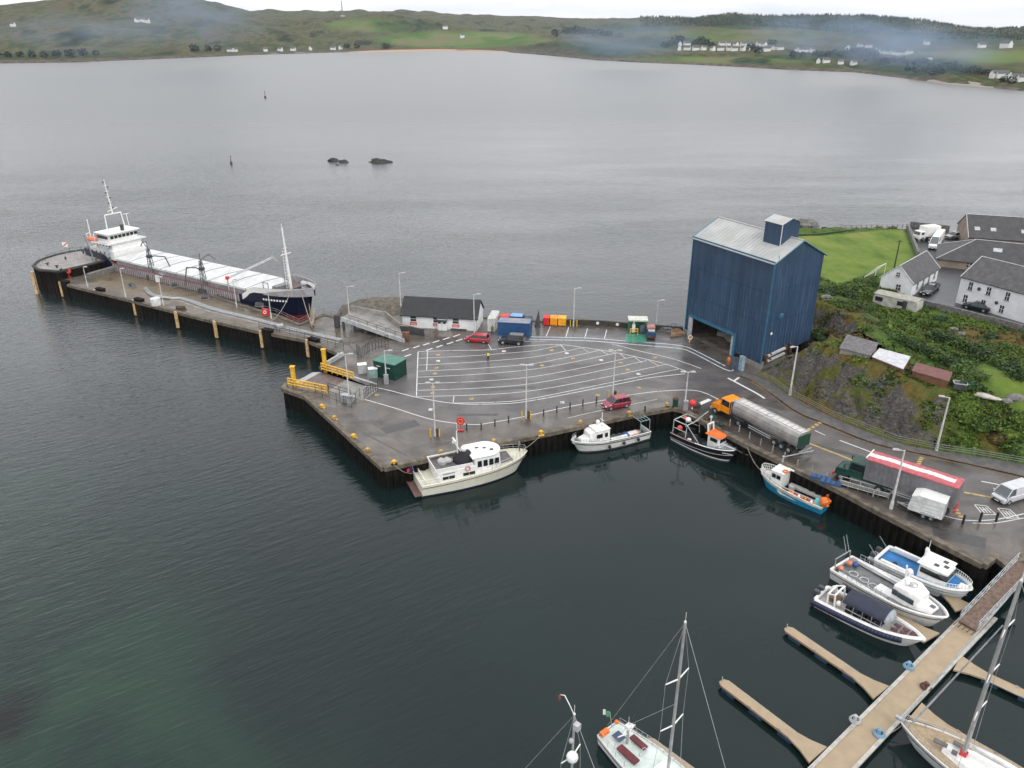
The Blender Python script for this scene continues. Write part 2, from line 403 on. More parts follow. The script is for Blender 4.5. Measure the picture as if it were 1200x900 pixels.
for (x, y, z) in mb.v:
    u, v = proj((x, y, z)); nn = noise.noise((u*.05, v*.2, 1))*.35
    f = max(blob(u, v, 540, 46, 110, 11), .9*blob(u, v, 1150, 66, 110, 9), .7*blob(u, v, 430, 30, 55, 9), .8*blob(u, v, 830, 71, 120, 5), .45*blob(u, v, 860, 42, 110, 10))
    f = min(1, max(0, f*1.6+nn-.15))
    wd = max(blob(u, v, 730, 33, 80, 5), blob(u, v, 900, 26, 100, 9)*1.2, blob(u, v, 1010, 30, 70, 12)*1.2, blob(u, v, 1120, 45, 90, 9), blob(u, v, 480, 30, 60, 8)*.55, blob(u, v, 60, 66, 200, 5)*.6, blob(u, v, 300, 56, 80, 5)*.5, blob(u, v, 680, 60, 85, 12)*.85, blob(u, v, 1080, 78, 75, 14)*.9, blob(u, v, 770, 50, 55, 8), blob(u, v, 960, 66, 70, 6)*.9, blob(u, v, 880, 72, 30, 5))
    wd = min(1, max(0, (wd+nn-.25)*2.2))
    s = v-lerp(SHORE, u)
    rk = sst(-5.5+2*nn, -1.5, s)*(.9 if u > 600 or u < 250 else .6)
    rk = max(rk, .55*blob(u, v, 640, 62, 50, 8))
    zone.append((f, wd, min(1, rk)))
flat = []
for c in zone: flat += [*c, 1]
vcl.data.foreach_set('color', flat)
# surface finder on the hills: column u, row v -> point
def on_hill(u, v):
    best = None
    for k, n in ks[:5]:
        for j in range(n*3):
            p = hz(u, k, j/(n*3)); q_ = proj(p)
            if q_[1] <= v: return p
    return p

def beach(u0, u1, col, wdt, k):
    mb = MB(); n = 40; o = 0
    for i in range(n+1):
        u = u0+(u1-u0)*i/n; s = P(u, lerp(SHORE, u)+.1, WZ); d = math.hypot(s.x, s.y); e = sin(pi*i/n)**.5; b2 = Vector((s.x, s.y, 0))*((d+wdt*e+1)/d); mb.v += [(s.x, s.y, WZ+.05), (b2.x, b2.y, WZ+.3+wdt*.12*e)]
        if i: k_ = len(mb.v); mb.f.append([k_-4, k_-2, k_-1, k_-3]); mb.m.append(0)
    tag(mb.build('beach', col), kind='structure')
beach(405, 600, mat('orange_sand', (.42, .27, .17), .9), 34, 0); beach(1085, 1165, mat('pale_sand', (.26, .23, .19), .9), 26, 0)
# ================================================================ QUAY
FR = lambda l: [(p.x, p.y) for p in px(l)]
east_edge = [(800, 480), (872, 519), (990, 577), (1025, 596), (1152, 661)]
quay_poly = FR([(332, 455), (359, 464.5), (450, 548), (535, 530), (660, 503), (740, 486), (788, 477.5)]+east_edge+[(1166, 651), (1183, 664), (1215, 640), (1330, 700), (1420, 640), (1300, 580),
    (1200, 556), (1080, 531), (1025, 519), (962, 494), (932, 481), (900, 459)])
bA, bB, bC = P(813.5, 277.7, 17.6), P(908.4, 308, 17.6), P(962, 297, 17.6)
dx = Vector((bB.x-bA.x, bB.y-bA.y, 0)); bLen = dx.length; bAng = atan2(dx.y, dx.x); bWid = 10.6
ex = Vector((cos(bAng), sin(bAng), 0)); ey = Vector((-sin(bAng), cos(bAng), 0))
bO = Vector((bB.x, bB.y, 0))                        # near corner of the tower shed
if True:
    c0 = bO+ex*.6-ey*.3; c1 = bO+ex*.6+ey*(bWid+.5); c2 = bO-ex*(bLen+1.2)+ey*(bWid+.5)
    quay_poly += [(c0.x, c0.y), (c1.x, c1.y), (c2.x, c2.y)]
quay_poly += FR([(800, 386), (640, 377), (565, 372), (470, 366), (425, 366)])
# pier: lower deck out to the round head
quay_poly += FR([(398, 373), (379, 369), (351, 381), (324, 370), (282, 358), (225, 339), (154, 316.5), (128, 306), (70, 318), (72, 331), (90, 336), (127, 345), (171, 356), (240, 373.5), (304, 388), (360, 398.5), (402, 415.5), (383, 427), (377, 431), (443, 456.5), (426, 469.5), (352, 449.5), (337, 449)])
def asphalt():
    m = bpy.data.materials.new('wet_asphalt'); m.use_nodes = True; t = m.node_tree; b = t.nodes['Principled BSDF']; l = t.links.new
    g = t.nodes.new('ShaderNodeNewGeometry')
    def nz(sc, det=6, st=(1, 1, 1), ro=.6, dist=0):
        mp = t.nodes.new('ShaderNodeMapping'); mp.inputs['Scale'].default_value = st; l(g.outputs['Position'], mp.inputs[0])
        q = t.nodes.new('ShaderNodeTexNoise'); q.inputs['Scale'].default_value = sc; q.inputs['Detail'].default_value = det; q.inputs['Roughness'].default_value = ro; q.inputs['Distortion'].default_value = dist
        l(mp.outputs[0], q.inputs['Vector']); return q.outputs['Fac']
    def ramp(x, els):
        r = t.nodes.new('ShaderNodeValToRGB'); l(x, r.inputs[0]); e = r.color_ramp.elements
        while len(e) < len(els): e.new(.5)
        for i, (p, c) in enumerate(els): e[i].position = p; e[i].color = (*c, 1)
        return r.outputs[0]
    def mix(f, a, c, bl='MIX'):
        q = t.nodes.new('ShaderNodeMix'); q.data_type = 'RGBA'; q.blend_type = bl
        if isinstance(f, float): q.inputs[0].default_value = f
        else: l(f, q.inputs[0])
        l(a, q.inputs[6]); l(c, q.inputs[7]); return q.outputs[2]
    sp = t.nodes.new('ShaderNodeVertexColor'); sp.layer_name = 'zones'
    sc = t.nodes.new('ShaderNodeSeparateColor'); l(sp.outputs[0], sc.inputs[0])
    base = ramp(nz(.16, 7), [(.3, (.058, .053, .052)), (.5, (.09, .084, .083)), (.68, (.115, .108, .105))])
    brown = ramp(nz(.22, 7, dist=.8), [(.32, (.045, .038, .033)), (.5, (.09, .077, .066)), (.66, (.14, .122, .105))])
    moss = ramp(nz(.3, 6), [(.35, (.095, .07, .045)), (.52, (.15, .115, .07)), (.66, (.11, .105, .05))])
    dark = ramp(nz(.3, 6), [(.35, (.02, .018, .017)), (.6, (.05, .045, .04))])
    c = mix(sc.outputs[0], base, brown); c = mix(sc.outputs[1], c, moss); c = mix(sc.outputs[2], c, dark)
    fine = ramp(nz(6, 4), [(.3, (.8, .8, .8)), (.7, (1.12, 1.12, 1.12))]); c = mix(1.0, c, fine, 'MULTIPLY')
    l(c, b.inputs['Base Color'])
    rr = t.nodes.new('ShaderNodeMapRange'); rr.inputs[1].default_value = .36; rr.inputs[2].default_value = .62; rr.inputs[3].default_value = .12; rr.inputs[4].default_value = .5
    l(nz(.12, 5, (1, 2, 1), .6, .6), rr.inputs[0]); l(rr.outputs[0], b.inputs['Roughness'])
    bp = t.nodes.new('ShaderNodeBump'); bp.inputs['Strength'].default_value = .35; bp.inputs['Distance'].default_value = .02
    l(nz(9, 3), bp.inputs['Height']); l(bp.outputs[0], b.inputs['Normal'])
    return m
asph = asphalt()
import bmesh
def deck_mesh(name, poly, z, zones=None, step=2.5, mats=None):
    "top sheet cut into cells so that worn, brown and mossy areas can be placed"
    bm = bmesh.new(); vs = [bm.verts.new((x, y, z)) for x, y in poly]
    from mathutils.geometry import tessellate_polygon
    for t3 in tessellate_polygon([[Vector((x, y, 0)) for x, y in poly]]):
        try: bm.faces.new([vs[i] for i in t3])
        except ValueError: pass
    xs = [p[0] for p in poly]; ys = [p[1] for p in poly]
    for ax, lo, hi in ((0, min(xs), max(xs)), (1, min(ys), max(ys))):
        k = lo+step
        while k < hi:
            no = (1, 0, 0) if ax == 0 else (0, 1, 0); cpt = (k, 0, 0) if ax == 0 else (0, k, 0)
            bmesh.ops.bisect_plane(bm, geom=bm.verts[:]+bm.edges[:]+bm.faces[:], plane_co=cpt, plane_no=no); k += step
    bmesh.ops.recalc_face_normals(bm, faces=bm.faces)
    if sum(f.normal.z for f in bm.faces) < 0: bmesh.ops.reverse_faces(bm, faces=bm.faces)
    me = bpy.data.meshes.new(name); bm.to_mesh(me); bm.free()
    me.materials.append(mats or asph); print(name, 'area', area(poly), sum(p.area for p in me.polygons))
    a = me.color_attributes.new('zones', 'FLOAT_COLOR', 'POINT'); fl = []
    for v in me.vertices: fl += [*(zones(v.co.x, v.co.y) if zones else (0, 0, 0)), 1]
    a.data.foreach_set('color', fl)
    o = bpy.data.objects.new(name, me); COL.objects.link(o); return o
lot = FR([(400, 440), (427, 468), (460, 477), (508, 491), (553, 496), (610, 488), (700, 471), (780, 458), (840, 468), (900, 462), (850, 425), (800, 388), (640, 380), (560, 392), (520, 395)])
pierz = FR([(60, 300), (30, 330), (240, 380), (380, 405), (400, 385), (330, 372), (130, 300)])
mossl = FR([(100, 310), (100, 335), (300, 385), (400, 402), (420, 398), (330, 376), (230, 342), (150, 314)])
drk = FR([(770, 480), (870, 519), (1030, 598), (1165, 660), (1130, 600), (1010, 560), (940, 530), (870, 480), (830, 455)])
drk2 = FR([(795, 398), (860, 445), (940, 492), (1080, 545), (1090, 535), (960, 485), (900, 452), (830, 395)])
roadz = FR([(900, 470), (960, 500), (1200, 570), (1200, 620), (1080, 600), (940, 530), (880, 490)])
def qz(x, y):
    inl = inpoly(x, y, lot); d = dpoly(x, y, lot, True)
    brown = sst(2.5, -2.5, d if inl else -d) if True else 0
    brown = (sst(1.5, 0, d) if inl else 1.0)
    if inpoly(x, y, roadz): brown *= .35
    moss = 0; inm = inpoly(x, y, mossl)
    if inm: moss = sst(0, 2, dpoly(x, y, mossl, True))
    dk = 0
    for pz, s in ((drk, .75), (drk2, .6)):
        if inpoly(x, y, pz): dk = max(dk, s*sst(0, 2.5, dpoly(x, y, pz, True)))
    # wet dark strips beside the shed door and along the far wall
    return (brown, moss, dk)
quay = deck_mesh('quay_deck', quay_poly, 0.0, qz); tag(quay, kind='structure')

def pile_wall(pts, label, zt=-.35, zb=-7, name='quay_wall', out=.25, copew=.55, period=.9, flip=False, cz=.16, par=None):
    "corrugated sheet piling under a concrete cope, along the quay edge"
    root = E(name, label, 'quay wall')
    mb = MB(); cp = MB(); wd = MB(); k_ = 0
    for a, b in zip(pts[:-1], pts[1:]):
        a = Vector((a[0], a[1], 0)); b = Vector((b[0], b[1], 0)); d = b-a; Ln = d.length; d.normalize()
        nrm = Vector((d.y, -d.x, 0))*(-1 if flip else 1)
        n = max(1, int(Ln/period)); prof = []
        for i in range(n):
            t0 = i/n*Ln; w = Ln/n
            for f_, o_ in ((0, 0), (.2, out), (.5, out), (.7, 0)): prof.append(a+d*(t0+w*f_)+nrm*o_)
        prof.append(b)
        for z0, z1, M_ in ((-1.5, zt, mb), (zb, -1.5, wd)):
            o = len(M_.v)
            for p in prof: M_.v += [(p.x, p.y, z0), (p.x, p.y, z1)]
            for i in range(len(prof)-1): M_.f.append([o+2*i, o+2*i+2, o+2*i+3, o+2*i+1]); M_.m.append(0)
        m_ = (a+b)/2+nrm*(out/2-.02)-nrm*copew*.15
        cp.box((m_.x, m_.y, cz/2-.2), (Ln+.1, copew+out, cz+.4+.008*(k_ % 3)), atan2(d.y, d.x)); k_ += 1
    mb.build('sheet_piling', sheetpile, root); wd.build('weedy_piling', weed, root); cp.build('cope', cope, root)
    return root
pile_wall(FR([(337, 449), (332, 455), (359, 464.5), (450, 548)]), 'dark sheet piled quay wall under the yellow mooring bollards, facing open water at left')
pile_wall(FR([(450, 548), (535, 530), (660, 503), (740, 486), (788, 477.5)]), 'dark sheet piled quay wall behind the cream yacht and the white workboat')
pile_wall(FR([(788, 477.5)]+east_edge+[(1166, 651), (1183, 664), (1215, 640)]), 'dark quay wall below the lorries and the horse trailer')
pile_wall(FR([(72, 331), (90, 336), (127, 345), (171, 356), (240, 373.5), (304, 388), (360, 398.5), (402, 415.5)]), 'long black pier wall with yellow fender strips along its seaward side', name='pier_wall')
pile_wall(FR([(402, 415.5), (383, 427), (377, 431)]), 'short dark wall at the inner end of the pier beside the ferry ramp', name='pier_wall')
pile_wall(FR([(128, 306), (154, 316.5), (225, 339), (282, 358), (324, 370), (351, 381), (379, 369), (398, 373)]), 'pier wall on the berth side alongside the cargo ship', name='pier_wall', flip=True)
pile_wall(FR([(398, 373), (425, 366), (470, 366), (565, 372), (640, 377), (800, 386)]), 'back quay wall facing the outer bay behind the harbour office', flip=True)
# landing under the ferry ramp end
# round head of the pier, raised
hp = [(39, 312), (44, 307), (52, 303.5), (66, 299), (82, 295.5), (95, 293.5), (108, 293), (118, 295), (126, 299), (134, 302.5), (110, 309), (88, 314), (68, 318.5), (46, 316.5)]
HZ = 1.9
hpw = [(P(u, v, HZ).x, P(u, v, HZ).y) for u, v in hp]
headc = mat('pale_pier_concrete', (.3, .28, .27), .6, c2=(.2, .18, .175), scale=.5)
root = E('round_pier', 'raised rounded pier head with pale deck at the seaward end of the pier', 'pier head')
hc_ = (sum(p[0] for p in hpw)/len(hpw), sum(p[1] for p in hpw)/len(hpw)); mb = MB(); mb.prism([(hc_[0]+(x-hc_[0])*.965, hc_[1]+(y-hc_[1])*.965) for x, y in hpw], HZ-.5, HZ, 0); mb.build('head_deck', headc, root)
mb = MB(); n = len(hpw)
for i in range(n):
    a, b = Vector((*hpw[i], 0)), Vector((*hpw[(i+1) % n], 0)); d = (b-a); Ln = d.length; d.normalize(); k = max(1, int(Ln/.9))
    ar = 1 if area(hpw) > 0 else -1; nr = Vector((d.y, -d.x, 0))*ar
    prof = []
    for j in range(k):
        for f_, o_ in ((0, 0), (.2, .25), (.5, .25), (.7, 0)): prof.append(a+d*(j+f_)*Ln/k+nr*(o_-.1))
    prof.append(b-nr*.1); o = len(mb.v)
    for p in prof: mb.v += [(p.x, p.y, -7), (p.x, p.y, HZ-.12)]
    for j in range(len(prof)-1): mb.f.append([o+2*j, o+2*j+2, o+2*j+3, o+2*j+1]); mb.m.append(0)
mb.build('sheet_piling', sheetpile, root)
mb = MB()
for i in range(n):
    a, b = Vector((*hpw[i], HZ+.16)), Vector((*hpw[(i+1) % n], HZ+.16)); mb.tube(a-Vector((0, 0, .15)), b-Vector((0, 0, .15)), .34, n=6)
mb.build('kerb_beam', mat('dark_kerb_beam', (.035, .032, .03), .7), root)
for u, v in ((56, 311), (67, 314), (77, 304), (98, 297), (72, 318), (125, 302)):
    mb = MB(); p = P(u, v, HZ); mb.tube(p, p+Vector((0, 0, .5)), .16, .22, 8); mb.box((p.x, p.y, HZ+.55), (.8, .25, .16), random.random()*3); mb.build('bollard', darkgrey, root)
mb = MB(); p0 = P(40.5, 317, HZ); p0 -= Vector((.35, .5, 0)); mb.box((p0.x, p0.y, -.8), (.55, .55, 5.2)); mb.build('corner_fender', yelfend, root)
# stone wall behind the low deck
stone = mat('rubble_stone', (.22, .21, .2), .85, c2=(.09, .085, .08), scale=2.2, bump=.6, bscale=5)
mb = MB(); a, b = P(104, 327, 0), P(148, 314, 0); m_, r_, l_ = pose(a, b)
mb.box((m_.x, m_.y, .6), (l_, .9, 1.2), r_); w_ = mb.build('stone_wall', stone); tag(w_, 'short grey rubble wall below the raised pier head', 'wall')

# fender dolphins and yellow strips on the pier
mbp = E('pier_fender', 'yellow fender strip on the black pier wall, first pile from the round head', 'fender', group='yellow fenders on the pier')
ords = ['seaward-most, next to the pier head', 'second from the pier head', 'third from the pier head', 'fourth from the pier head', 'fifth from the pier head, beside a dark dolphin', 'last one, nearest the ferry ramp']
for i, (u, v, dol) in enumerate(((73, 331, 1), (114, 340, 1), (159, 352, 1), (208.5, 366, 0), (254, 377, 0), (308, 388, 1), (362, 398.5, 1))):
    p = P(u, v, 0); nx = P(72, 331); ny = P(402, 415.5); d = (ny-nx).normalized(); nr = Vector((d.y, -d.x, 0)); rz = atan2(d.y, d.x)
    r = mbp if i == 0 else E('pier_fender', '', 'fender', group='yellow fenders on the pier')
    r.location = p+nr*.3; r.rotation_euler.z = rz
    r['label'] = 'yellow fender strip on the pier wall, ' + (ords+['last one, nearest the ferry ramp'])[i] if i < 5 else ('yellow fender strip on the pier wall, ' + ('next to last before the ferry ramp' if i == 5 else 'nearest the ferry ramp'))
    mb = MB(); mb.box((0, -.25, -1.35), (.6, .35, 3.3)); mb.build('fender_strip', yelfend, r, bevel=.03)
    if dol:
        mb = MB(); mb.box((1.5, .1, -3.0), (2.1, .9, 7.2)); mb.box((1.5, .1, .66), (2.3, 1.1, .16)); mb.build('dolphin', darkgrey if False else sheetpile, r, bevel=.04)
# ================================================================ PAINTED LINES
mk = MB()
Lz = .006
def ln(pts, w=.13, n=6, z=Lz, mi=0):
    w *= 1.15
    p = px(pts)
    if len(pts) > 2: p = spline(p, n)
    strip(mk, p, w, z, mi)
ln([(490, 412), (489.2, 430), (488, 465)], n=2)
ln([(490, 412), (530, 410.8), (572, 410), (600, 407), (630, 404.5), (657, 404), (682, 407), (723, 413.5), (762, 422), (780, 426.5), (804, 435)])
lanes = [((490, 420), (620, 411.7), (657, 404.5)), ((490, 428), (620, 419), (682, 407.5)), ((490, 435), (620, 426.7), (705, 410)), ((490, 442), (620, 433.3), (723, 413.5)),
         ((489.5, 449.7), (620, 442), (743, 418)), ((489, 457.5), (620, 450), (758, 422.5)), ((488, 464.7), (620, 458.3), (780, 427))]
for i, (a, m, b) in enumerate(lanes):
    q1 = ((a[0]+m[0])/2, (a[1]+m[1])/2+.9+.1*i); q2 = ((m[0]+b[0])/2, (m[1]+b[1])/2+.5+.15*i)
    ln([a, q1, m, q2, b], .11)
ln([(532, 472.3), (575, 471.5), (620, 467.5), (717, 448), (797, 432)], .12)
ln([(427, 452.5), (450, 456), (488, 465.5), (532, 472.7), (575, 473.5), (620, 470), (717, 451.5), (760, 443), (803, 438)], .14, z=Lz+.004)
ln([(427, 468), (460, 477.5), (508, 492), (553, 497.5), (577, 495), (610, 489), (660, 478), (713, 468), (737, 463), (780, 458), (817, 458), (842, 468)], .14, z=Lz+.004)
ln([(501, 412), (500, 434)], .1, z=Lz+.008); ln([(532, 464.5), (531, 472)], .1, z=Lz+.008)
for a, b in (((657, 404), (663, 411)), ((682, 408), (690, 412.5)), ((703, 410), (713, 416)), ((726, 414), (733, 420)), ((743, 418), (752, 425)), ((760, 422), (772, 429)), ((572, 403), (576, 410))): ln([a, b], .1, z=Lz+.008)
for a, b in (((645, 382.5), (640, 394)), ((666.5, 383.5), (663, 395)), ((688.5, 385), (685, 397)), ((711, 386.5), (708, 398))): ln([a, b], .12)
ln([(717, 403), (750, 411.5), (787, 420), (822, 432)], .13)
ln([(602, 400), (640, 400)], .1)
for p in ((475, 410), (488, 406.5), (499.5, 403.3), (511, 400.3), (523, 396.7), (535, 393.3), (478, 416.5), (503, 409.5), (515, 405.8), (527.5, 402), (538, 398.5)): ln([(p[0]-3.8, p[1]+1.3), (p[0]+3.8, p[1]-1.3)], .28)
# road
ln([(955, 504.5), (967, 510)], .14); ln([(984, 516), (1020, 529.5)], .16); ln([(1150, 564), (1171, 568)], .18)
ln([(853, 443), (885, 460), (896, 467)], .3); ln([(860, 446.5), (866, 442.5)], .3, z=Lz+.008)
ln([(815, 475.5), (832, 468)], .6)
ln([(665, 490), (700, 482), (770, 468)], .08)
ln([(700, 474), (720, 470)], .08, z=Lz+.01)
ln([(1105, 604), (1130, 609.5), (1165, 609), (1200, 602)], .12); ln([(1140, 613), (1165, 613), (1200, 607)], .1)
for k in range(3):
    u0 = 1142+k*0
for (cx_, cy_) in ((1154, 597), (1181, 601)):
    a, b, c, d = P(cx_-12, cy_-5.5), P(cx_-2, cy_+6.5), P(cx_+13, cy_+6), P(cx_+2, cy_-4)
    for s, e in ((a, b), (b, c), (c, d), (d, a)): strip(mk, [s, e], .12, Lz+.01)
    for t in (.25, .5, .75):
        s = a.lerp(d, t); e = b.lerp(c, t); strip(mk, [s.lerp(e, .2), s.lerp(e, .8)], .12, Lz+.008)
    strip(mk, [a.lerp(b, .5).lerp(d.lerp(c, .5), .25), a.lerp(b, .5).lerp(d.lerp(c, .5), .6)], .12, Lz+.016)
o = mk.build('white_road_markings', linew); tag(o, kind='structure')
mk = MB()
ln([(583, 393.5), (620, 394.7), (684, 396), (717, 398.3), (750, 401), (780, 403), (802, 406), (817, 412), (850, 429)], .22)
ln([(620, 397.5), (684, 399.2), (717, 401.5), (770, 406), (797, 408.5), (812, 413.5), (850, 433), (860, 433.5)], .22)
o = mk.build('pale_walkway_lines', lineb); tag(o, kind='structure')
mk = MB()
def glyphs(u, v, w=5.2):
    "worn stencilled lane mark"
    a, b = P(u-w/2, v), P(u+w/2, v); d = (b-a)/5
    for k in range(4):
        c = a+d*(k+.5); y = Vector((0, .36, 0))
        strip(mk, [c-y, c+y], .16, Lz+.012)
        if k % 2: strip(mk, [c-y*.9, c-y*.9+d*.8], .14, Lz+.016)
        else: strip(mk, [c+y*.8, c+y*.8+d*.8], .14, Lz+.016)
ym = [(514, 416), (514, 423), (512, 431), (510, 438), (506, 444.7), (508, 453.7), (507.5, 461), (591, 411.7), (553, 467.5), (647, 410.5), (664.7, 414), (672, 420.3), (636, 428.3), (705, 422), (727.5, 425.3), (736, 433.3), (748.7, 438.3), (749, 454.5), (701, 463), (659.5, 471.7), (768, 419), (442, 463), (505, 480)]
for i, (u, v) in enumerate(ym):
    if i % 3 != 1: glyphs(u, v)
ln([(947, 519), (1009, 543)], .25); ln([(1130, 577), (1163, 583)], .3); ln([(880, 446.5), (905, 462)], .12)
ln([(882, 445), (925, 474)], .1, z=Lz)
for a, b in (((947, 504), (964, 493.5)), ((1076, 544), (1081, 535)), ((1117, 593), (1128, 608))):
    for k in range(4):
        s = P(*a).lerp(P(*b), k/4); e = P(*a).lerp(P(*b), k/4+.16); strip(mk, [s, e], .5, Lz+.012)
o = mk.build('yellow_road_markings', liney); tag(o, kind='structure')
mk = MB()
for i, (u, v) in enumerate(ym):
    if i % 3 == 1: glyphs(u, v)
o = mk.build('white_lane_marks', linew); tag(o, kind='structure')
pm_ = [mat('tar_patch_dark', (.05, .048, .048), .3, c2=(.03, .029, .029)), mat('tar_patch_pale', (.13, .125, .12), .5, c2=(.09, .086, .083))]
for i, (u, v, w_, h_, a_) in enumerate(((470, 500, 5, 2, .5), (430, 485, 2.5, 4, .2), (600, 455, 7, .9, .12), (690, 440, 3, 1.6, .3), (560, 486, 6, .7, .0), (650, 394, 4, 1, 0), (980, 528, 5, 1.0, -.6), (1110, 560, 6, 1.2, -.35), (1080, 606, 3, 3, -.5), (905, 480, 6, 1.0, -.7), (520, 440, 8, .35, .05), (740, 462, 5, .4, .25), (1125, 630, 5, 2.2, -.45), (250, 362, 5, 1.3, -.4), (450, 520, 9, .25, -.75), (540, 515, 11, .2, .18), (760, 398, 5, 1.2, 0))):
    p = P(u, v); mb = MB(); c_, s_ = cos(a_), sin(a_); q = [(-w_/2, -h_/2), (w_/2+.3*sin(i), -h_/2), (w_/2, h_/2), (-w_/2-.3*cos(i), h_/2*.9)]; mb.add([(p.x+x*c_-y*s_, p.y+x*s_+y*c_, .0025) for x, y in q], [(0, 1, 2, 3)]); tag(mb.build('tarmac_patch', pm_[i % 2]), kind='structure')
gp = mat('green_ground_paint', (.04, .3, .2), .3, c2=(.05, .17, .12), scale=1.5)
mb = MB(); g4 = px([(732, 401), (757.5, 401.5), (757.5, 391.5), (734, 391)], .012); mb.add(g4, [(0, 1, 2, 3)]); o = mb.build('green_painted_bay', gp); tag(o, kind='structure')
# pavement with kerb along the foot of the rock
pav_in = [(868, 441), (880, 446), (905, 462), (932.5, 482), (962, 495), (1025, 520), (1080, 532), (1140, 545), (1200, 559), (1300, 583)]
pav_out = [(868, 437), (884, 441), (903, 448), (922, 462), (975, 490), (1050, 519), (1095, 528.5), (1140, 535), (1200, 545), (1300, 565)]
ki, ko = spline(px(pav_in), 4), spline(px(pav_out), 4)
pavm = mat('pavement_tarmac', (.12, .118, .115), .5, c2=(.075, .072, .07), scale=1)
mb = MB()
for i in range(len(ki)-1):
    a, b, c, d = ki[i], ki[i+1], ko[i+1], ko[i]
    z = Vector((0, 0, .13)); mb.add([a+z, b+z, c+z, d+z], [(0, 1, 2, 3)]); mb.add([a-z, b-z, b+z, a+z], [(0, 1, 2, 3)], 1)
kerb = mat('kerb_stone', (.16, .11, .075), .7, c2=(.07, .045, .03), scale=2)
o = mb.build('pavement', [pavm, kerb]); tag(o, kind='structure')
mb = MB(); strip(mb, [p+Vector((0, 0, .134)) for p in ki], .25); o = mb.build('kerb', kerb); tag(o, kind='structure')
mk = MB(); off = [p+Vector((-.35, -.3, 0)) for p in ki[4:]]; strip(mk, off, .1, .006)
o = mk.build('roadside_yellow_line', mat('old_yellow', (.3, .15, .04), .6, c2=(.12, .08, .05), scale=2)); tag(o, kind='structure')
# ================================================================ HILLSIDE BEHIND THE QUAY
GZ = 5.0
foot = [(p.x, p.y) for p in px([(868, 437), (884, 440.5), (903, 447.5), (922, 461.5), (975, 489.5), (1050, 518.5), (1095, 528), (1140, 534.5), (1200, 544.5), (1300, 564), (1460, 600)])]
s1 = bO+ex*.35; s2 = bO+ex*.35+ey*(bWid+.3); s3 = bO-ex*(bLen+.5)+ey*(bWid+.3)
foot = [(s3.x-1, s3.y), (s2.x, s2.y), (s1.x, s1.y-.2)]+foot[1:]
edge = [(p.x, p.y) for p in px([(838, 300), (860, 275), (880, 266), (935, 263), (960, 262.5), (1000, 263.5), (1040, 263), (1065, 263), (1110, 268), (1160, 268), (1200, 268), (1300, 266), (1460, 266)], 4.2)]
def side(x, y, pl):
    "signed distance, positive on the left of the polyline"
    bd = 1e9; sg = 1
    for a, b in zip(pl[:-1], pl[1:]):
        d = dseg(x, y, a, b)
        if d < bd-1e-6:
            bd = d; sg = 1 if (b[0]-a[0])*(y-a[1])-(b[1]-a[1])*(x-a[0]) > 0 else -1
    return bd*sg
yard = [(p.x, p.y) for p in px([(1064, 266), (1112, 272), (1160, 271), (1260, 275), (1300, 420), (1200, 386.5), (1083, 357.5), (1066, 352), (1076, 338), (1098, 318), (1080, 303), (1075, 299)], GZ)]
fieldp = [(p.x, p.y) for p in px([(905, 285), (935, 276), (960, 275), (1000, 272), (1040, 268), (1062, 268), (1074, 299), (1060, 312), (1040, 320), (1015, 322), (985, 335), (955, 322), (925, 320)], GZ)]
lawn2 = [(p.x, p.y) for p in px([(1150, 428), (1200, 446), (1260, 470), (1230, 490), (1180, 470), (1150, 462), (1140, 440)], GZ)]
def ground(x, y):
    d1 = side(x, y, foot); d2 = -side(x, y, edge)
    w = proj((x, y, 3))[0] if y > 5 else 1500
    ramp = 7 if w < 1090 else 7+min(8, (w-1090)*.09)
    crag = sst(0, 1, d1/ramp)
    h = .02+5.3*(crag**.75)
    inside = min(sst(3, 12, d1), sst(2, 9, d2))
    n = .5*fbm(x, y, .09, 4, 2)+.22*fbm(x, y, .35, 3, 3)
    flat_ = 0
    if inpoly(x, y, yard): flat_ = 1
    elif inpoly(x, y, fieldp): flat_ = .92
    else:
        flat_ = max(sst(4, 0, dpoly(x, y, yard, True)), .92*sst(3, 0, dpoly(x, y, fieldp, True)))
    r_ = noise.noise((x*.45, y*.45, 7)); rid = (1-abs(noise.noise((x*.22+9, y*.22, 2)))*2)
    vd = noise.voronoi((x*.42+y*.1, y*.3, 1.0))[0]; vd2 = noise.voronoi((x*1.1, y*.8, 3.0))[0]
    rockh = (.5*rid+.5*r_+2.2*(vd[1]-vd[0])+.9*(vd2[1]-vd2[0])-1.1)*min(1, max(0, d1/2.5))*sst(9, 5, d1)
    if w > 1120: rockh *= .35
    bump_ = (n*1.3)*inside*(1-flat_)
    h = h*(1-flat_)+(GZ-.05)*flat_ + bump_+rockh*(1-flat_)
    gr = (1.45*exp(-((d1-8.5)/4.2)**2)*(1-.75*sst(1030, 1080, w))*sst(0, 4, d1)+(.9*exp(-((d1-9)/7)**2)*sst(1080, 1140, w)))*(1-flat_)
    if d2 < 9:
        hb = WZ-1.2+(9.2)*sst(-3, 7, d2)+1.3*fbm(x, y, .25, 4, 9)*sst(10, 2, d2)
        h = min(h, hb)
    return h+gr, d1, d2
gx0, gx1, gy0, gy1, st = 26.0, 150.0, 68.0, 205.0, .62
nx_, ny_ = int((gx1-gx0)/st)+1, int((gy1-gy0)/st)+1
vs, fs, keep, zc = [], [], {}, []
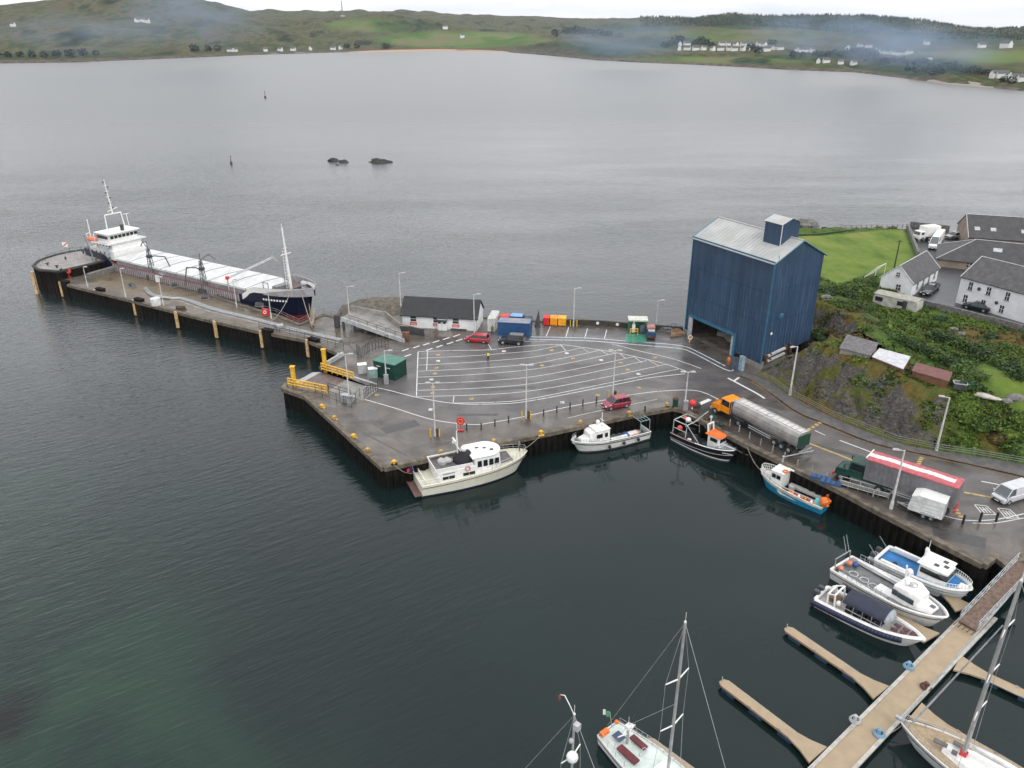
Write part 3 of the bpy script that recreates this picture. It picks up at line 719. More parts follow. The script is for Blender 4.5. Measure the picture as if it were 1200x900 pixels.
for j in range(ny_):
    for i in range(nx_):
        x, y = gx0+i*st, gy0+j*st
        d1 = side(x, y, foot); d2 = -side(x, y, edge)
        if d1 < -.9 or d2 < -5 or (y < 175 and x > 125): continue
        if d1 < 0 and d1 > -.9:
            # pull rim vertices on to the foot line
            z = -.02; h = (z, d1, d2)
        else: h = ground(x, y)
        keep[(i, j)] = len(vs); vs.append((x, y, h[0]))
        w = proj((x, y, h[0])); u, v = w
        rock = sst(7.2, 4.6, d1+2.2*fbm(x, y, .15, 3, 4))*sst(.3, 1.5, d1)*sst(1135, 1085, u)
        low = sst(6, 0, d1)*.5
        rock = max(0, min(1, rock*.95+1.1*noise.noise((x*.3, y*.3, 3))-.12))*(1 if rock > .05 else 0)
        if u < 940: rock = max(rock*.5, rock)
        rock = max(rock, sst(6, 1, d2)*.9 if (u < 960 or u > 1090) else sst(2.5, 0, d2)*.8)
        br = max(0, min(1, .5+1.6*fbm(x, y, .11, 4, 8)))
        brk = min(1, .5+br)*sst(11, 6, d1)*sst(1145, 1060, u)
        brk = max(brk, br*blob(u, v, 1170, 402, 60, 16)*1.2, br*blob(u, v, 1130, 388, 30, 10), .8*blob(u, v, 1160, 515, 18, 22))
        lawn = 0
        if inpoly(x, y, fieldp): lawn = sst(0, 1.2, dpoly(x, y, fieldp, True))
        if inpoly(x, y, lawn2): lawn = max(lawn, .75*sst(0, 1.5, dpoly(x, y, lawn2, True)))
        zc.append((rock, min(1, brk), lawn))
for (i, j), a in keep.items():
    q_ = [keep.get(k) for k in ((i, j), (i+1, j), (i+1, j+1), (i, j+1))]
    if None not in q_: fs.append(q_)
def ground_mat():
    m = bpy.data.materials.new('grass_and_rock'); m.use_nodes = True; t = m.node_tree; b = t.nodes['Principled BSDF']; l = t.links.new
    g = t.nodes.new('ShaderNodeNewGeometry'); b.inputs['Roughness'].default_value = .85; b.inputs['Specular IOR Level'].default_value = .2
    def nz(sc, det=6, ro=.62, st=(1, 1, 1), dist=0):
        mp = t.nodes.new('ShaderNodeMapping'); mp.inputs['Scale'].default_value = st; l(g.outputs['Position'], mp.inputs[0])
        q = t.nodes.new('ShaderNodeTexNoise'); q.inputs['Scale'].default_value = sc; q.inputs['Detail'].default_value = det; q.inputs['Roughness'].default_value = ro; q.inputs['Distortion'].default_value = dist
        l(mp.outputs[0], q.inputs['Vector']); return q.outputs['Fac']
    def ramp(x, els):
        r = t.nodes.new('ShaderNodeValToRGB'); l(x, r.inputs[0]); e = r.color_ramp.elements
        while len(e) < len(els): e.new(.5)
        for i, (p, c) in enumerate(els): e[i].position = p; e[i].color = (*c, 1)
        return r.outputs[0]
    def mix(f, a, c):
        q = t.nodes.new('ShaderNodeMix'); q.data_type = 'RGBA'; l(f, q.inputs[0]); l(a, q.inputs[6]); l(c, q.inputs[7]); return q.outputs[2]
    vc = t.nodes.new('ShaderNodeVertexColor'); vc.layer_name = 'zones'; sp = t.nodes.new('ShaderNodeSeparateColor'); l(vc.outputs[0], sp.inputs[0])
    grass = ramp(nz(.5, 9, .75), [(.34, (.012, .028, .006)), (.45, (.035, .07, .011)), (.52, (.075, .125, .02)), (.6, (.04, .075, .014)), (.7, (.1, .11, .03))])
    lawn = ramp(nz(.16, 8, .7, (1, .6, 1)), [(.34, (.065, .11, .015)), (.46, (.1, .155, .022)), (.55, (.125, .175, .028)), (.66, (.17, .18, .045))])
    brk = ramp(nz(.8, 8, .75), [(.34, (.03, .028, .01)), (.46, (.085, .055, .016)), (.52, (.14, .08, .022)), (.57, (.06, .062, .016)), (.66, (.05, .075, .015))])
    rk = ramp(nz(1.3, 10, .8, (1, 1, 2.2), .5), [(.34, (.016, .016, .018)), (.43, (.05, .047, .045)), (.48, (.115, .11, .105)), (.52, (.04, .037, .034)), (.57, (.17, .16, .145)), (.61, (.07, .068, .06)), (.68, (.34, .32, .28))])
    c = mix(sp.outputs[1], grass, brk); c = mix(sp.outputs[2], c, lawn)
    ma_ = t.nodes.new('ShaderNodeMath'); ma_.operation = 'MULTIPLY_ADD'; l(nz(.28, 7, .7, (1, 1, 1), .8), ma_.inputs[0]); ma_.inputs[1].default_value = 3.2; sb = t.nodes.new('ShaderNodeMath'); sb.operation = 'ADD'; l(sp.outputs[0], sb.inputs[0]); sb.inputs[1].default_value = -1.86; l(sb.outputs[0], ma_.inputs[2])
    m2_ = t.nodes.new('ShaderNodeMath'); m2_.operation = 'MULTIPLY'; m2_.use_clamp = True; l(sp.outputs[0], m2_.inputs[0]); m2_.inputs[1].default_value = 4; m3_ = t.nodes.new('ShaderNodeMath'); m3_.operation = 'MULTIPLY'; l(ma_.outputs[0], m3_.inputs[0]); l(m2_.outputs[0], m3_.inputs[1])
    sh = t.nodes.new('ShaderNodeMapRange'); l(m3_.outputs[0], sh.inputs[0]); sh.inputs[1].default_value = .25; sh.inputs[2].default_value = .5
    c = mix(sh.outputs[0], c, rk)
    cr_ = ramp(nz(.7, 6, .6, (.5, 1.6, 2.6), 1.6), [(.42, (1.1, 1.1, 1.1)), (.47, (.12, .11, .1)), (.5, (1.5, 1.45, 1.4)), (.54, (.3, .26, .22)), (.58, (1.15, 1.12, 1.05))]); mm = t.nodes.new('ShaderNodeMix'); mm.data_type = 'RGBA'; mm.blend_type = 'MULTIPLY'; l(sh.outputs[0], mm.inputs[0]); l(c, mm.inputs[6]); l(cr_, mm.inputs[7]); c = mm.outputs[2]
    l(c, b.inputs['Base Color'])
    bp = t.nodes.new('ShaderNodeBump'); bp.inputs['Strength'].default_value = .9; bp.inputs['Distance'].default_value = .25
    iv = t.nodes.new('ShaderNodeMath'); iv.operation = 'MULTIPLY_ADD'; l(sp.outputs[2], iv.inputs[0]); iv.inputs[1].default_value = -.8; iv.inputs[2].default_value = 1
    l(iv.outputs[0], bp.inputs['Strength'])
    l(nz(1.6, 6, .7), bp.inputs['Height']); l(bp.outputs[0], b.inputs['Normal'])
    return m
gmat = ground_mat()
me = bpy.data.meshes.new('hillside'); me.from_pydata(vs, [], fs); me.materials.append(gmat); me.polygons.foreach_set('use_smooth', [zc[f[0]][0] < .3 for f in fs])
a_ = me.color_attributes.new('zones', 'FLOAT_COLOR', 'POINT'); fl = []
for c_ in zc: fl += [*c_, 1]
a_.data.foreach_set('color', fl); me.update()
hs = bpy.data.objects.new('hillside', me); COL.objects.link(hs); tag(hs, kind='structure')
def gh(x, y): return ground(x, y)[0]
def on_ground(u, v):
    "spot of the hillside seen at u, v"
    z = 5.0
    for _ in range(25):
        p = P(u, v, z); z = .6*z+.4*max(-3, min(9, gh(p.x, p.y)))
    p = P(u, v, z); return Vector((p.x, p.y, z))
yt = mat('dark_yard_tarmac', (.04, .042, .047), .35, c2=(.02, .021, .024), scale=.5)
mb = MB(); mb.prism(yard, GZ-.4, GZ+.03); o = mb.build('yard', yt); tag(o, kind='structure')

# leafy things -------------------------------------------------------
def leafmat(name, a, b):
    return mat(name, b, .6, c2=a, scale=1.4, lo=.38, hi=.62, spec=.25)
lf = [leafmat('leaf_dark', (.014, .03, .008), (.035, .068, .016)), leafmat('leaf_mid', (.025, .052, .01), (.065, .12, .022)),
      leafmat('leaf_yellow_green', (.055, .1, .012), (.12, .18, .025)), leafmat('leaf_brown', (.04, .03, .01), (.11, .07, .022)), leafmat('leaf_bluish', (.015, .045, .02), (.045, .1, .045))]
def leaves(mb, c, r, n, sz, flatten=.8, rnd=random, mi=0):
    for _ in range(n):
        a = rnd.random()*2*pi; zz = rnd.random()*1.1-.1; q = sqrt(max(0, 1-min(1, zz)**2)); k = .55+.5*rnd.random()
        wob = 1+.35*noise.noise((c[0]+cos(a)*2, c[1]+sin(a)*2, zz*2))
        p = Vector((c[0]+r*q*cos(a)*k*wob, c[1]+r*q*sin(a)*k*wob, c[2]+r*flatten*zz*k*wob))
        d1 = Vector((rnd.uniform(-1, 1), rnd.uniform(-1, 1), rnd.uniform(-.5, .8))).normalized(); d2 = d1.cross(Vector((rnd.uniform(-1, 1), rnd.uniform(-1, 1), 1))).normalized()
        s = sz*(.5+rnd.random()); mb.add([p-d1*s, p+d2*s*.6, p+d1*s, p-d2*s*.6], [(0, 1, 2, 3)], 1 if rnd.random() < .3 else 0)
def bush(p, r, k, label, name='bush', cat='bush', group='bushes on the hillside', h=.8, n=None):
    root = E(name, label, cat, p, random.random()*6, group)
    mb = MB(); nn = n or int(130+90*r*r)
    for _ in range(4):
        c = (random.uniform(-.45, .45)*r, random.uniform(-.45, .45)*r, .15*r); leaves(mb, c, r*random.uniform(.55, .85), nn//3, .11+.04*r, h)
    mb.ball((0, 0, 0), (r*.72, r*.72, r*h*.62), 9, 4, z0=-.2)
    mb.build('foliage', [lf[k], lf[(k+1) % 3 if k < 3 else 1]], root)
    mb = MB()
    for i in range(3): mb.tube((0, 0, -.4), (cos(i*2)*r*.3, sin(i*2)*r*.3, r*.5), .05, .02, 4)
    mb.build('stems', woodb, root); return root
bl = [ # u, v, radius, kind, wording
 (905, 262, 2.0, 0, 'round dark bush just left of the shed roof tower'), (932, 264, 2.2, 3, 'brownish bush right behind the shed roof tower'), (968, 268, 1.5, 0, 'low dark bush on the shore bank above the field, leftmost'), (985, 268, 1.4, 1, 'low green bush on the shore bank above the field, second'), (1003, 268, 1.3, 3, 'low brown bush on the shore bank above the field, middle'), (1030, 267, 1.6, 1, 'low green bush on the shore bank above the field, fourth'), (1046, 267, 1.6, 0, 'low dark bush on the shore bank above the field, rightmost'),
 (955, 334, 2.0, 1, 'green bush beside the blue shed at the lower edge of the field'), (968, 343, 2.3, 0, 'dark bush below the field, second from the shed'), (984, 339, 2.4, 1, 'green bush below the field, third from the shed'),
 (998, 347, 2.3, 0, 'dark bush left of the football goal'), (1012, 343, 2.0, 2, 'yellow green bush left of the football goal'), (1004, 335, 1.6, 1, 'small bush at the field edge left of the goal'),
 (1007, 360, 1.8, 0, 'dark bush at the left end of the static caravan'), (962, 392, 2.2, 0, 'dark bush near the lower right corner of the blue shed'), (975, 388, 1.6, 3, 'brown bush between the blue shed and the grey shed'),
 (1048, 393, 1.9, 1, 'green bush above the grey corrugated shed roof'), (1060, 399, 1.8, 0, 'dark bush above the white shed roof'), (1072, 405, 1.9, 0, 'dark bush above the gap between white and red sheds'),
 (1087, 411, 2.0, 0, 'dark bush above the left of the red shed'), (1101, 417, 2.1, 1, 'green bush above the red shed'), (1116, 424, 2.0, 0, 'dark bush above the right end of the red shed'), (1128, 433, 2.0, 1, 'green bush right of the red shed'),
 (1098, 394, 2.2, 0, 'dark hedge bush, leftmost of the upper hedge'), (1112, 399, 2.3, 0, 'dark hedge bush, second of the upper hedge'), (1126, 404, 2.2, 1, 'green hedge bush, third of the upper hedge'), (1140, 410, 2.3, 0, 'dark hedge bush, fourth of the upper hedge'),
 (1154, 416, 2.3, 0, 'dark hedge bush, fifth of the upper hedge'), (1168, 423, 2.2, 1, 'green hedge bush, sixth of the upper hedge'), (1182, 431, 2.3, 0, 'dark hedge bush, seventh of the upper hedge'), (1196, 439, 2.3, 0, 'dark hedge bush at the right end of the upper hedge'),
 (1160, 393, 1.5, 4, 'blue green bush below the dark parked saloon'), (1102, 372, 1.4, 4, 'bluish shrub right of the static caravan'), (1092, 378, 1.3, 1, 'small green shrub below the static caravan'),
 (1065, 384, 1.6, 2, 'yellow green bush below the static caravan'), (1040, 380, 1.5, 2, 'yellow green bush above the grey shed'), (1015, 384, 1.5, 1, 'green bush left above the grey shed'),
 (1134, 450, 1.5, 4, 'bluish bush beside the red shed wreckage'), (1148, 440, 1.4, 1, 'green bush on the edge of the garden lawn'),
 (1168, 512, 2.0, 3, 'rusty brown bush above the road near the second hillside lamp'), (1183, 505, 2.2, 2, 'yellow green bush right of the rusty brown bush'), (1150, 497, 2.0, 1, 'green bush left of the rusty brown bush'), (1190, 525, 2.0, 1, 'green bush just above the road at the right edge'), (1130, 488, 1.8, 2, 'yellow green bush behind the second hillside lamp'), (1197, 490, 2.0, 2, 'yellow green bush high above the road at the right edge')]
for u, v, r, k, lab in bl:
    p = on_ground(u, v+3) if v > 270 else P(u, v+(3 if u > 940 else 5), 4.0)
    bush(p, r*.85, k, lab, h=.8)
# ground cover on the slope: tussocks, brambles and fern
for nm, kk, cnt, sz, cond in (('grass_tussocks', 2, 9000, .24, 0), ('bramble_cover', 1, 7000, .26, 0), ('dead_bracken', 3, 4200, .22, 1), ('dark_undergrowth', 0, 2600, .26, 0)):
    mb = MB(); tries = 0; got = 0
    rr = random.Random(kk+5)
    while got < cnt and tries < cnt*14:
        tries += 1; x = rr.uniform(40, 110); y = rr.uniform(74, 150)
        d1 = side(x, y, foot)
        if d1 < .8: continue
        if inpoly(x, y, yard) or inpoly(x, y, fieldp) or inpoly(x, y, lawn2): continue
        if proj((x, y, 5))[0] > 1250: continue
        nn = fbm(x, y, .13, 3, 11+kk*3)
        if nn < .05: continue
        if d1 < 8 and proj((x, y, 3))[0] < 1110 and noise.noise((x*.35, y*.35, 3)) > -.15: continue
        if cond and d1 > 14 and rr.random() < .6: continue
        z = gh(x, y); p = Vector((x, y, z+.12)); got += 1
        for _ in range(2):
            d_ = Vector((rr.uniform(-1, 1), rr.uniform(-1, 1), rr.uniform(.0, .9))).normalized(); e_ = d_.cross(Vector((rr.uniform(-1, 1), rr.uniform(-1, 1), 1))).normalized(); s = sz*(.5+rr.random())
            mb.add([p-d_*s*.4, p+e_*s*.5, p+d_*s, p-e_*s*.5], [(0, 1, 2, 3)])
    o = mb.build(nm, lf[kk]); tag(o, nm.replace('_', ' ')+' spread over the slope above the road', 'ground cover', kind='stuff')
# loose boulders
for i, (u, v, r, lab) in enumerate(((1118, 386, .9, 'pale boulder in a heap below the yard wall, left one'), (1126, 391, .8, 'pale boulder in a heap below the yard wall, right one'), (1190, 466, 1.2, 'grey boulder at the right edge of the garden lawn'), (1180, 470, .8, 'small dark boulder left of the garden edge boulder'), (1095, 414, .9, 'flat grey slab lying above the red shed'), (968, 349, 1.2, 'pale flat rock below the football field'))):
    p = on_ground(u, v); mb = MB(); mb.ball((0, 0, 0), (r, r*.7, r*.45), 9, 6)
    mb.v = [tuple(Vector(q)*(1+.3*noise.noise((q[0]*1.5+i, q[1]*1.5, q[2]*2)))) for q in mb.v]
    o = mb.build('boulder', stone, loc=p); tag(o, lab, 'boulder')
for i, (u, v, r, h) in enumerate(((916, 268, 3.0, 2.2), (925, 267, 2.2, 2.4), (944, 265, 3.6, 2.6))):
    p = P(u, v, 2.6); mb = MB(); mb.ball((0, 0, 0), (r, r*.6, h), 12, 8)
    mb.v = [tuple(Vector(q)*(1+.35*noise.noise((q[0]*.8+i*5, q[1]*.8, q[2]*.9)))) for q in mb.v]
    o = mb.build('shore_rock', stone, loc=p-Vector((0, 0, .6))); tag(o, ('grey crag on the shore left, beside the shed roof tower', 'grey crag on the shore, between two others', 'broad pale crag on the shore at the top of the field')[i], 'rock')

# ================================================================ THE BLUE TOWER SHED
def clad(name, base, kind):
    m = bpy.data.materials.new(name); m.use_nodes = True; t = m.node_tree; b = t.nodes['Principled BSDF']; l = t.links.new
    g = t.nodes.new('ShaderNodeNewGeometry'); mp = t.nodes.new('ShaderNodeMapping'); mp.inputs['Scale'].default_value = (1, 1, .06)
    l(g.outputs['Position'], mp.inputs[0]); q = t.nodes.new('ShaderNodeTexNoise'); q.inputs['Scale'].default_value = 1.1; q.inputs['Detail'].default_value = 6; l(mp.outputs[0], q.inputs['Vector'])
    q2 = t.nodes.new('ShaderNodeTexNoise'); q2.inputs['Scale'].default_value = .22; q2.inputs['Detail'].default_value = 5; l(g.outputs['Position'], q2.inputs['Vector'])
    ad = t.nodes.new('ShaderNodeMath'); ad.operation = 'MULTIPLY_ADD'; l(q.outputs['Fac'], ad.inputs[0]); ad.inputs[1].default_value = .55
    ml = t.nodes.new('ShaderNodeMath'); ml.operation = 'MULTIPLY'; l(q2.outputs['Fac'], ml.inputs[0]); ml.inputs[1].default_value = .45; l(ml.outputs[0], ad.inputs[2])
    r = t.nodes.new('ShaderNodeValToRGB'); e = r.color_ramp.elements; e[0].position = .36; e[1].position = .62
    e[0].color = (base[0]*.72, base[1]*.75, base[2]*.72, 1); e[1].color = (base[0]*1.35, base[1]*1.25, base[2]*1.12, 1)
    l(ad.outputs[0], r.inputs[0]); l(r.outputs[0], b.inputs['Base Color']); b.inputs['Roughness'].default_value = .45
    return m
cladb = clad('blue_cladding', (.028, .06, .12), 0)
ribm = mat('lit_blue_rib', (.1, .19, .3), .5, c2=(.02, .075, .17), scale=1.0, stretch=(1, 1, .15), lo=.42, hi=.6)  # paler blue painted on for the light the ribs catch
roofm = mat('grey_sheet_roof', (.42, .43, .42), .45, c2=(.34, .345, .335), scale=.4)
teal = mat('teal_trim', (.03, .14, .22), .4)
root = E('tower_shed', 'tall windowless blue clad shed with grey pitched roof and small rooftop tower', 'shed', bO, bAng)
# local frame: x runs from the back left (-bLen) to the near corner (0); y runs across (0..bWid)
HE = 17.6; HR = 20.4; Lx = bLen
def wl(u, v, z=None):
    "where a sight line meets the long wall: returns along, height"
    a, b = P(u, v, 0), P(u, v, 20)
    nrm = ey; t = ((bO-a).dot(nrm))/((b-a).dot(nrm)); p = a+(b-a)*t; return (p-bO).dot(ex), p.z
d0x, d0h = wl(812, 372); d1x, d1h = wl(861, 392.6)
DH = (d0h+d1h)/2; X0, X1 = d0x-.1, d1x
mb = MB()
def ribwall(mb, p0, p1, z0, z1, pitch=1.0, rib=None):
    "cladding sheet from p0 to p1 (outward on the right)"
    a = Vector((*p0, 0)); b = Vector((*p1, 0)); d = b-a; Ln = d.length; d.normalize(); nr = Vector((d.y, -d.x, 0)); n = max(1, int(Ln/.33))
    prof = []
    for i in range(n):
        t = i*Ln/n; w = Ln/n
        for f_, o_ in ((0, 0), (.3, 0), (.42, .045), (.78, .045), (.9, 0)): prof.append(a+d*(t+w*f_)+nr*o_)
    prof.append(b); o = len(mb.v)
    for p in prof: mb.v += [(p.x, p.y, z0(p) if callable(z0) else z0), (p.x, p.y, z1(p) if callable(z1) else z1)]
    for i in range(len(prof)-1): mb.f.append([o+2*i, o+2*i+2, o+2*i+3, o+2*i+1]); mb.m.append(0)
gable = lambda p: HE+(HR-HE)*(1-abs(p.y-bWid/2)/(bWid/2))-.03
base_top = .9
ribwall(mb, (-Lx, 0), (X0, 0), 0.9, DH); ribwall(mb, (X1, 0), (0, 0), base_top, DH); ribwall(mb, (-Lx, 0), (0, 0), DH, HE)
mb.build('front_cladding', cladb, root)
mb = MB(); ribwall(mb, (0, 0), (0, bWid), lambda p: base_top+.22*p.y, gable); mb.build('gable_cladding', cladb, root)
mb = MB(); ribwall(mb, (0, bWid), (-Lx, bWid), .5, HE); ribwall(mb, (-Lx, bWid), (-Lx, 0), .5, gable); mb.build('rear_cladding', cladb, root)
mb = MB()
n = int(Lx/.66)
for i in range(n+1):
    x = -Lx+i*Lx/n; zb_ = DH+.35 if X0-.3 < x < X1+.3 else .95
    zt = HE-random.uniform(.3, 6.5) if i % 2 else HE-random.uniform(4, 9)
    mb.box((x, -.05, (zb_+zt)/2), (.05, .06, zt-zb_))
n = int(bWid/.66)
for i in range(1, n):
    y = i*bWid/n; zb_ = 1.0+.22*y+.3; zt = HE+1.2-random.uniform(0, 5); mb.box((.05, y, (zb_+zt)/2), (.06, .05, zt-zb_))
mb.build('lit_ribs', ribm, root)
mb = MB()
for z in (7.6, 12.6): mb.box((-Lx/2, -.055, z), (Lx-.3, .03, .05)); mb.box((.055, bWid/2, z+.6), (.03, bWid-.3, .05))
mb.build('sheet_laps', mat('lap_dark_blue', (.012, .028, .06), .6), root)  # lap seams in a darker blue than the sheets
mb = MB(); mb.box((-Lx/2, -.1, HE+.02), (Lx+.3, .14, .25)); mb.box((.06, 0-.06, HE/2+.4), (.16, .16, HE-.9)); mb.box((-Lx, -.06, HE/2+.4), (.16, .16, HE-.9)); mb.build('corner_trim', teal, root)
mb = MB()
for s in (0, 1):
    y0, y1 = (-.35, bWid/2) if s == 0 else (bWid+.35, bWid/2)
    za = HE-.18; mb.add([(-Lx-.25, y0, za), (.25, y0, za), (.25, y1, HR), (-Lx-.25, y1, HR)], [(0, 1, 2, 3) if s == 0 else (3, 2, 1, 0)])
    mb.add([(-Lx-.25, y0, za-.1), (.25, y0, za-.1), (.25, y1, HR-.1), (-Lx-.25, y1, HR-.1)], [(3, 2, 1, 0) if s == 0 else (0, 1, 2, 3)])
for i in range(26):
    x = -Lx+i*(Lx)/25
    mb.tube((x, -.35, HE-.15), (x, bWid/2, HR+.02), .03, n=4)
mb.tube((-Lx-.25, bWid/2, HR+.03), (.25, bWid/2, HR+.03), .14, n=6)
rf = mb.build('roof', roofm, root)
for s in (0, 1):
    mb = MB(); y0 = -.4 if s == 0 else bWid+.4
    for xx in (-Lx-.3, .3): mb.tube((xx, y0, HE-.2), (xx, bWid/2, HR+.02), .1, n=4)
    mb.build('verge_trim', teal, root)
# small tower on the ridge
tx0, tx1, ty0, ty1 = -5.9, -2.4, 3.1, 6.9
mb = MB(); HT_ = HR+2.2
for a, b in (((tx0, ty0), (tx1, ty0)), ((tx1, ty0), (tx1, ty1)), ((tx1, ty1), (tx0, ty1)), ((tx0, ty1), (tx0, ty0))):
    ribwall(mb, a, b, HE+.6, (lambda p: HT_+.7*(1-abs(p.y-(ty0+ty1)/2)/((ty1-ty0)/2))) if a[0] == b[0] else HT_)
tw = mb.build('roof_tower', cladb, root)
mb = MB(); ym_ = (ty0+ty1)/2
mb.add([(tx0-.2, ty0-.2, HT_-.05), (tx1+.2, ty0-.2, HT_-.05), (tx1+.2, ym_, HT_+.75), (tx0-.2, ym_, HT_+.75), (tx1+.2, ty1+.2, HT_-.05), (tx0-.2, ty1+.2, HT_-.05)], [(0, 1, 2, 3), (3, 2, 4, 5)])
mb.build('tower_roof', roofm, tw)
mb = MB(); mb.tube((tx1+.1, ty0-.06, HE+1.2), (tx1+.1, ty0-.06, HT_), .06); mb.build('downpipe', white, tw)
# plinth
mb = MB()
mb.prism([(X1+2.0, -.12), (.15, -.12), (.15, bWid+.1), (-.5, bWid+.1), (-.5, .4), (X1+2, .4)], -1.0, base_top)
mb.box((.0, bWid*.25, .75), (.5, bWid*.5, 1.1)); mb.box((-Lx+.5, -.05, .45), (1.6, .3, .9)); mb.build('concrete_plinth', conc, root)
# doorway and the hall behind it
mb = MB(); mb.box(((X0+X1)/2, -.12, DH+.15), (X1-X0+1.0, .22, .5)); mb.box((X1+.25, -.1, DH/2), (.5, .3, DH)); mb.build('door_surround', teal, root)
mb = MB(); mb.box((X0-.25, -.08, DH/2), (.9, .25, DH)); mb.box((X1-.35, .2, DH/2), (.7, .35, DH)); mb.build('door_jamb', lightgrey, root)
hallm = mat('dusty_hall', (.07, .055, .05), .9, c2=(.02, .016, .015), scale=.8)
mb = MB(); mb.box((-Lx/2, bWid/2, .02), (Lx-.1, bWid-.2, .03)); fl_ = mb.build('hall_floor', mat('hall_floor', (.2, .16, .13), .8, c2=(.06, .05, .045), scale=.5), root)
mb = MB()
for c_, d_ in (((-Lx/2, bWid-.3, 4), (Lx-.4, .1, 8)), ((-Lx+.3, bWid/2, 4), (.1, bWid-.6, 8)), ((X1+2.5, bWid/2, 4), (.1, bWid-.6, 8)), ((-Lx/2, bWid/2, 8), (Lx-.4, bWid-.6, .1))): mb.box(c_, d_)
mb.build('inner_walls', hallm, root)
mb = MB()
for i in range(5): mb.tube((X0+i*2.2, bWid-1, .0), (X0+i*2.2, bWid-1, 7.8), .12, n=4)
mb.box((X0+3, bWid*.5, .5), (2.6, 1.2, .8), .5); mb.ball((X0+5.5, bWid*.55, 0), (2.6, 1.8, 1.2), z0=0); mb.build('hall_clutter', conc, root)
# lettering panels and pipes low on the gable
mb = MB()
for k in range(2):
    mb.tube((.5, .7, 2.2-k*.9+.1), (.5, 4.4, 3.0-k*.9), .28, n=8)
mb.build('exhaust_duct', lightgrey, root)
for k in range(2):
    for y in (.5, 1.3, 4.6, 5.6): mb = MB(); mb.box((.45, y, 2.2-k*.9+.22*y-.1), (.6, .35, .65)); mb.build('duct_bracket', rust, root)
mb = MB(); mb.ball((.08, 3.0, 8.6), (.12, .55, .45)); mb.build('wall_vent', teal, root)
mb = MB(); mb.ball((.1, 1.3, 5.9), (.1, .22, .25)); mb.build('wall_lamp', white, root)
# ================================================================ HOUSES
def winset(mb, fr, c, d, w, h, nr):
    pass
slate = mat('slate_roof', (.085, .083, .085), .6, c2=(.05, .048, .05), scale=1.2, bump=.4, bscale=4)
slate2 = mat('dark_slate_roof', (.055, .053, .056), .6, c2=(.034, .033, .035), scale=.8, bump=.3, bscale=4)
render = mat('white_render', (.74, .75, .76), .7, var=.06, scale=.6)
tanw = mat('tan_wall', (.3, .24, .19), .8, c2=(.2, .16, .13), scale=.5)
winm = mat('window_glass', (.03, .035, .04), .1)
def house(name, label, cat, O, ang, Lh, Wh, z, he, hr, wallm, roofmat, wins=(), hipped=False, chim=(), over=.25, group=None, hip2=False, extra=None):
    "x: along the ridge 0..Lh, y: 0..Wh; wins: (face, along, sill, width, height)"
    root = E(name, label, cat, (O.x, O.y, z), ang, group)
    mb = MB(); m = Wh/2
    mb.prism([(0, 0), (Lh, 0), (Lh, Wh), (0, Wh)], -.8, he)
    if not hipped: mb.add([(0, 0, he), (0, Wh, he), (0, m, hr)], [(0, 2, 1)])
    if not hip2: mb.add([(Lh, 0, he), (Lh, Wh, he), (Lh, m, hr)], [(0, 1, 2)])
    mb.build('wall', wallm, root)
    mb = MB(); o = over; k = (hr-he)/m; e = he-k*o+.04; r = hr+.04
    h1 = m if hipped else -.12; h2 = Lh-m if hip2 else Lh+.12; e1 = -o if hipped else -.12; e2 = Lh+o if hip2 else Lh+.12
    vsr = [(e1, -o, e), (e2, -o, e), (e2, Wh+o, e), (e1, Wh+o, e), (h1, m, r), (h2, m, r)]
    th = [(a, b, c-.14) for a, b, c in vsr]
    mb.add(vsr, [(0, 1, 5, 4), (2, 3, 4, 5)]+([(3, 0, 4)] if hipped else [])+([(1, 2, 5)] if hip2 else [])); mb.add(vsr[:4]+th[:4], [(0, 4, 5, 1), (2, 6, 7, 3)]+([(1, 5, 6, 2)] if hip2 else [])+([(3, 7, 4, 0)] if hipped else []))
    rf = mb.build('roof', roofmat, root)
    mb = MB(); mb.tube((h1, m, r+.02), (h2, m, r+.02), .09, n=5)
    for (xx, flag) in ((0, hipped), (Lh, hip2)):
        hx = h1 if xx == 0 else h2; ex_ = e1 if xx == 0 else e2
        for yy in (-o, Wh+o): mb.tube((ex_, yy, e+.03), (hx, m, r+.02), .08, n=4)
    mb.build('ridge_trim', mat('pale_trim', (.5, .5, .5), .6), rf)
    for x in chim:
        mb = MB(); mb.box((x, m, hr+.4), (.7, .9, 1.3)); mb.tube((x, m, hr+1.0), (x, m, hr+1.4), .13); mb.build('chimney', wallm, rf)
    for (f_, a, s, w, h) in wins:
        mb = MB(); fm = MB(); sm = MB()
        if f_ == 'y0': mb.box((a, -.015, s+h/2), (w, .05, h)); fm.box((a, -.03, s+h/2), (.06, .06, h)); fm.box((a, -.03, s+h/2), (w, .06, .06)); sm.box((a, -.07, s-.05), (w+.25, .16, .1)); 
        elif f_ == 'x0': mb.box((-.015, a, s+h/2), (.05, w, h)); fm.box((-.03, a, s+h/2), (.06, .06, h)); fm.box((-.03, a, s+h/2), (.06, w, .06)); sm.box((-.07, a, s-.05), (.16, w+.25, .1))
        else: mb.box((Lh+.015, a, s+h/2), (.05, w, h)); fm.box((Lh+.03, a, s+h/2), (.06, w, .06)); fm.box((Lh+.03, a, s+h/2), (.06, .06, h)); sm.box((Lh+.07, a, s-.05), (.16, w+.25, .1))
        g_ = mb.build('window', winm, root); fm.build('frame', white, g_); sm.build('sill', mat('sill_stone', (.3, .29, .28), .7), g_)
    return root
def frame2(a, b, z):
    "house frame from the front eave line a->b seen at height z"
    p, q = P(*a, z), P(*b, z); return p, atan2(q.y-p.y, q.x-p.x), math.hypot(q.x-p.x, q.y-p.y)
